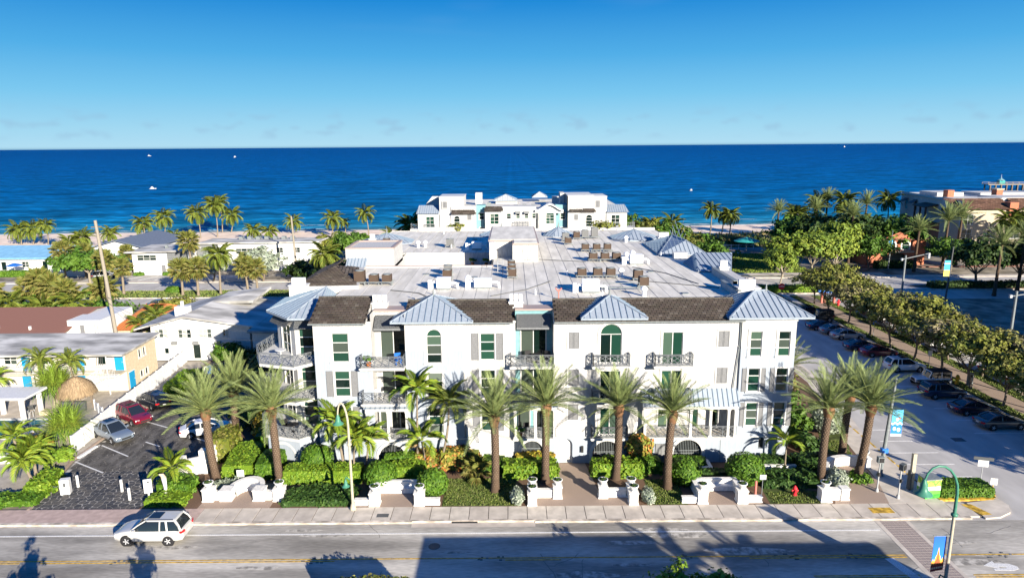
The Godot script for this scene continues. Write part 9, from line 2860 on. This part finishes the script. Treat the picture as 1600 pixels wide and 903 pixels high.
	part(t, "banner", banner_mesh(1.0, 2.8), banner_mat(2), Transform3D(Basis(), P(-0.95, 4.6, 0.1)))
	t = thing("banner_pole", "lamp pole with a blue banner before the salmon house", "pole", P(83.5, 0.05, -149.0))
	m = MB.new()
	m.tube([V, P(0.2, 8.8, 0)], [0.15, 0.1], 8)
	part(t, "pole", m.mesh(), M["galv"])
	part(t, "banner", banner_mesh(0.9, 2.6), banner_mat(2), Transform3D(Basis(), P(-0.5, 4.0, 0.15)))
	t = thing("stop_sign", "red stop sign at the end of the side street", "stop sign", P(48.3, 0.05, -119.6))
	m = MB.new()
	m.tube([V, P(0, 2.7, 0)], [0.04, 0.04], 6)
	part(t, "post", m.mesh(), M["galv"])
	m = MB.new()
	for i in 8:
		var a := TAU * (i + 0.5) / 8; var c := TAU * (i + 1.5) / 8
		m.tri(P(0, 2.5, 0.06), P(cos(a) * 0.6, 2.5 + sin(a) * 0.6, 0.06), P(cos(c) * 0.6, 2.5 + sin(c) * 0.6, 0.06))
		m.tri(P(0, 2.5, 0.04), P(cos(c) * 0.6, 2.5 + sin(c) * 0.6, 0.04), P(cos(a) * 0.6, 2.5 + sin(a) * 0.6, 0.04))
	part(t, "panel", m.mesh(), M["red"])
	part(t, "lettering", text_mesh("STOP", 0.42), M["white_paint"], at(0, 2.5, 0.068))
	for q in [["left of three pink bollards on the brick walk's far end", 54.4, -116.8], ["middle of three pink bollards on the brick walk's far end", 55.1, -117.2], ["right of three pink bollards on the brick walk's far end", 56.4, -116.4]]:
		m = MB.new()
		m.lathe(V, [[0.2, 0], [0.2, 1.6], [0.24, 1.62], [0.22, 1.85], [0.05, 2.0]], 10)
		one("bollard", q[0], "bollard", m.mesh(), M["rust_red"], at(q[1], 0.13, q[2]), "pink bollards of the brick walk")
	one("signal_box", "blue covered box beyond the pink bollards", "box", boxm(P(57.6, 0.05, -127.0), P(60.4, 1.6, -125.4)), M["blue_paint"])
	for q in [["red hydrant beside the brick walk under the street trees", 56.3, -114.6, "red"], ["yellow hydrant between the white jeep and the brick walk", 51.6, -75.2, "yellow_paint"]]:
		t = thing("fire_hydrant", q[0], "hydrant", P(q[1], 0.13, q[2]))
		m = MB.new()
		m.lathe(V, [[0.24, 0.0], [0.24, 0.07], [0.17, 0.1], [0.17, 0.75], [0.23, 0.77], [0.23, 0.85], [0.16, 1.0], [0.05, 1.1]], 12)
		part(t, "barrel", m.mesh(), M[q[3]])
		m = MB.new()
		m.tube([P(-0.32, 0.6, 0), P(0.32, 0.6, 0)], [0.1, 0.1], 8)
		part(t, "outlet", m.mesh(), M[q[3]])
	t = thing("parking_kiosk", "grey parking kiosk right of the yellow hydrant", "parking machine", P(52.5, 0.13, -74.4))
	part(t, "cabinet", boxm(P(-0.25, 0, -0.2), P(0.25, 1.6, 0.2)), M["galv"])
	part(t, "screen", boxm(P(-0.15, 1.1, 0.2), P(0.15, 1.4, 0.22)), M["black"])
	for q in [["blue parking sign on the tree lawn by the silver cars", 52.6, -95.8, "blue_paint"], ["white parking sign on the near tree lawn by the white SUV", 51.5, -80.6, "white_paint"]]:
		sign_on_post("parking_sign", q[0], P(q[1], 0.13, q[2]), 2.4, 0.5, 0.7, q[3], "galv")
	var b := thing("resort_building", "cream resort building with brown tile roof and grey shaded wing at the far right", "building")
	block(b, 107.0, -170, 160.0, -162.0, 11.8, "cream_pale", [[108.6, 8.4, 2.4, 2.4, 2], [108.6, 5.2, 2.4, 2.0, 2], [114.5, 5.2, 2.0, 1.8, 2], [120.0, 8.6, 2.6, 2.4, 3], [120.0, 5.0, 2.6, 2.2, 2], [125.5, 8.6, 2.4, 2.4, 2]], [])
	var d := P(5.2, 0, -35.0).normalized()
	var lf := Transform3D(Basis(-d, Vector3.UP, (-d).cross(Vector3.UP)), P(112.1, 0, -197.0))
	m = MB.new()
	wall(m, lf, 0, 7.6, 35.4, 14.0, [[3.0, 9.4, 4.8, 12.0, false], [9.0, 9.4, 10.8, 12.0, false], [27.5, 9.6, 28.9, 12.0, false]])
	part(b, "upper_side_wall", m.mesh(), M["stucco"])
	m = MB.new()
	wall(m, lf, 0, 0, 35.4, 7.6, [[3.0, 3.4, 4.8, 6.0, false], [9.0, 3.4, 10.8, 6.0, false]])
	part(b, "lower_side_wall", m.mesh(), M["salmon"])
	for q in [[3.9, 9.4, 1.8, 2.6], [9.9, 9.4, 1.8, 2.6], [28.2, 9.6, 1.4, 2.4], [3.9, 3.4, 1.8, 2.6], [9.9, 3.4, 1.8, 2.6]]: window(b, lf, q[0], q[1], q[2], q[3], [0.5, 0.5], 2, ["glass_dark"], false, 0.15)
	for x in [3.9, 9.9]:
		m = MB.new()
		m.obox(P(-1.2, 12.3, 0.0), P(2.4, 0, 0), P(0, 0.1, 0.02), P(0, -0.9, 1.5))
		part(b, "awning", m.mesh(), M["dark_grey"], lf * Transform3D(Basis(), P(x, 0, 0.05)))
	m = MB.new()
	m.obox(P(16, 12.0, 0.1), P(7.5, 0, 0), P(0, 0.2, 0.05), P(0, -0.7, 3.2))
	for x in [16.4, 19.6, 22.8]: m.box(P(x, 7.6, 2.6), P(x + 0.4, 11.4, 3.0))
	m.box(P(16, 7.3, 0), P(23.5, 7.6, 3.1))
	part(b, "loggia", m.mesh(), M["ac_brown"], lf)
	m = MB.new()
	m.quad(P(107.0, 13.6, -166), P(160, 13.6, -166), P(160, 13.6, -198), P(111.8, 13.6, -198))
	part(b, "flat_roof", m.mesh(), M["roof_membrane"])
	tiled(b, [P(106.4, 12.0, -161.2), P(119.0, 12.0, -161.2), P(118.6, 14.2, -166.0), P(104.6, 14.2, -166.0)], 1.0, 0.6, 0.5)
	tiled(b, [P(119.6, 12.0, -161.2), P(140.0, 12.0, -161.2), P(140.0, 14.2, -166.0), P(120.0, 14.2, -166.0)], 1.0, 0.6, 0.5)
	m = MB.new()
	for q in [[107.0, 119.0, -170, -166, 14.3], [119.0, 145.0, -175, -166, 14.4], [113.0, 120.0, -190, -182, 14.6], [124.5, 140.0, -190, -182, 14.4]]: part(b, "parapet", boxm(P(q[0], 11.0, q[2]), P(q[1], q[4], q[3])), M["stucco"])
	m = MB.new()
	m.box(P(117.8, 10.4, -163.4), P(119.8, 13.6, -161.4))
	var ch := part(b, "chimney", m.mesh(), M["salmon"])
	for x in [112.0, 124.5]: ch = part(b, "chimney", boxm(P(x, 13.5, -178), P(x + 1.6, 15.6, -176)), M["salmon"])
	m = MB.new()
	m.box(P(124.3, 15.6, -178.2), P(126.3, 15.9, -175.8))
	part(ch, "cap", m.mesh(), M["cream_pale"])
	b = thing("salmon_house", "small salmon house with white framed arches behind the palms", "house")
	m = MB.new()
	var hs := [[86.4, 3.6, 88.0, 5.4, true], [89.6, 3.6, 91.2, 5.4, true], [83.0, 3.4, 84.2, 5.2, false], [85.6, 0.2, 91.8, 2.8, true]]
	wall(m, Transform3D(Basis(), P(0, 0, -155)), 81.5, 0.0, 95.0, 6.0, hs, 0.4)
	m.tri(P(85.0, 6.0, -155), P(92.6, 6.0, -155), P(88.8, 7.6, -155))
	m.quad(P(81.5, 0, -162), P(81.5, 0, -155), P(81.5, 6, -155), P(81.5, 6, -162))
	m.quad(P(95, 0, -155), P(95, 0, -162), P(95, 6, -162), P(95, 6, -155))
	m.quad(P(95, 0, -162), P(81.5, 0, -162), P(81.5, 6, -162), P(95, 6, -162))
	part(b, "wall", m.mesh(), M["salmon"])
	slab_roof(b, [P(81.0, 6.05, -154.4), P(95.5, 6.05, -154.4), P(95.5, 7.0, -162.4), P(81.0, 7.0, -162.4)], 0.2, "shingle_red")
	window(b, Transform3D(Basis(), P(0, 0, -155)), 87.2, 3.6, 1.6, 1.8, [1.0], 1, ["glass_dark"], true, 0.35)
	window(b, Transform3D(Basis(), P(0, 0, -155)), 90.4, 3.6, 1.6, 1.8, [1.0], 1, ["glass_dark"], true, 0.35)
	window(b, Transform3D(Basis(), P(0, 0, -155)), 83.6, 3.4, 1.2, 1.8, [0.5, 0.5], 2, ["glass_grey"], false, 0.2)
	part(b, "porch_recess", boxm(P(85.2, 0.1, -158), P(92.2, 3.0, -157.8)), M["cream"])
	part(b, "porch_front", boxm(P(85.0, 2.85, -155.0), P(92.4, 3.3, -154.7)), M["cream_pale"])
func sea_things() -> void:
	var t := thing("fishing_pier", "fishing pier on dark piles reaching in from the right edge", "pier")
	var m := MB.new()
	m.box(P(279, 3.1, -408), P(500, 3.6, -402))
	part(t, "deck", m.mesh(), M["pole_wood"])
	for i in 44: part(t, "pile", boxm(P(-0.3, -1, -0.3), P(0.3, 3.1, 0.3)), M["bark"], at(280.5 + (i / 2) * 3.2, 0, -407.4 + (i % 2) * 4.8))
	m = MB.new()
	for z in [-402.2, -407.8]:
		m.box(P(279, 4.4, z - 0.08), P(500, 4.55, z + 0.08))
		for i in 60: m.box(P(279 + i * 3.6, 3.6, z - 0.08), P(279.16 + i * 3.6, 4.4, z + 0.08))
	part(t, "railing", m.mesh(), M["pole_wood"])
	t = thing("pier_hut", "small green roofed hut on the fishing pier", "hut", P(288.0, 3.6, -405))
	part(t, "wall", boxm(P(-1.6, 0, -1.4), P(1.6, 1.9, 1.4)), M["teal_cloth"])
	m = MB.new()
	m.lathe(V, [[2.5, 1.9], [1.4, 2.7], [0.6, 2.9], [0.6, 3.3], [0.1, 3.7]], 4)
	part(t, "roof", m.mesh(), M["stucco_aqua"])
	m = MB.new()
	m.tube([P(0, 3.6, 0), P(0, 5.5, 0)], [0.12, 0.05], 6)
	part(t, "mast", m.mesh(), M["white_paint"])
	for q in [["white motor yacht nearest the left horizon", -1353.0, -2600.0, 1.0, 0.2], ["longer white motor yacht right of it on the left horizon", -822.0, -2070.0, 1.0, 1.5], ["long pale ship low on the right horizon", 2480.0, -5180.0, 2.2, 1.5], ["small white boat off the louvred house", -250.0, -480.0, 0.35, 0.5], ["tiny white boat off the park", 110.0, -420.0, 0.25, 0.9]]:
		t = thing("boat", q[0], "boat", P(q[1], -0.1, q[2]), q[4])
		var s: float = q[3]
		var rings: Array = []
		for st in [[-6.0, 1.5, 0.9], [-2.0, 1.9, 1.0], [2.0, 1.8, 1.1], [5.0, 0.9, 1.3], [6.5, 0.08, 1.5]]:
			var p := PackedVector3Array()
			for c in [[-1.0, 1.0], [-0.8, 0.3], [0.0, -0.4], [0.8, 0.3], [1.0, 1.0]]: p.append(P(st[0], st[2] * c[1] + 0.4, -st[1] * c[0]) * s)
			p.reverse()
			rings.append(p)
		m = MB.new()
		m.loft(rings)
		part(t, "hull", m.mesh(), M["white_paint"])
		m = MB.new()
		m.box(P(-3.5, 1.3, -1.3) * s, P(2.2, 3.0, 1.3) * s); m.box(P(-2.8, 3.0, -1.0) * s, P(0.8, 4.4, 1.0) * s)
		part(t, "cabin", m.mesh(), M["white_paint"])
		part(t, "window_band", boxm(P(-3.0, 2.0, -1.34) * s, P(2.24, 2.6, 1.34) * s), M["car_glass"])
func across_the_street() -> void:
	var b := thing("opposite_building", "low white building across the street whose shadow falls on the road", "building")
	block(b, 5.6, -26.0, 21.0, -4.0, 6.6, "stucco")
	slab_roof(b, [P(5.2, 6.8, -3.6), P(21.4, 6.8, -3.6), P(21.4, 6.8, -26.4), P(5.2, 6.8, -26.4)], 0.25, "roof_grey")
	b = thing("opposite_building", "second low building across the street, farther right", "building")
	block(b, 26.0, -25.5, 36.0, -6.0, 6.4, "stucco")
	slab_roof(b, [P(25.6, 6.6, -5.6), P(36.4, 6.6, -5.6), P(36.4, 6.6, -25.9), P(25.6, 6.6, -25.9)], 0.25, "roof_grey")
	b = thing("opposite_building", "building beyond the right picture edge that shades the side streets", "building")
	block(b, 84.0, -100.0, 112.0, -62.0, 11.0, "cream_pale")
	var k := 0
	for q in [["palm across the street near the right shadow edge", 23.0, -23.0, 6.4], ["palm across the street at the far right", 28.0, -22.5, 6.4]]:
		far_palm("coconut_palm", q[0], "coco", P(q[1], 0.1, q[2]), P(q[1] + 0.3, q[3], q[2]), 0.18, 22, 0.8, k, "palms across the street")
		k += 1
	for q in [["tree across the street, left of the driveway shadow", -25.8, -30.6], ["tree across the street, by the moving car's shadow", -18.6, -31.2]]:
		tree(q[0], "tree", P(q[1], 0.1, q[2]), q[1], 0.5, crown("tall_tree", 600, 60, 20, P(2.0, 4.6, 2.0), 0.3, OLIVE, 0.2), 6.0, branches_mesh(601, 6.0, 0.25, 1.4, 6, 6), "bark")
func _ready() -> void:
	rng.seed = 20240
	light_and_camera()
	materials()
	ground_and_sea()
	condo()
	beach_condo()
	motel()
	left_houses()
	right_side()
	sea_things()
	across_the_street()
	roof_things()
	garden_walls()
	front_garden()
	front_garden_palms()
	left_trees()
	cars()
	street_things()
	balcony_things()
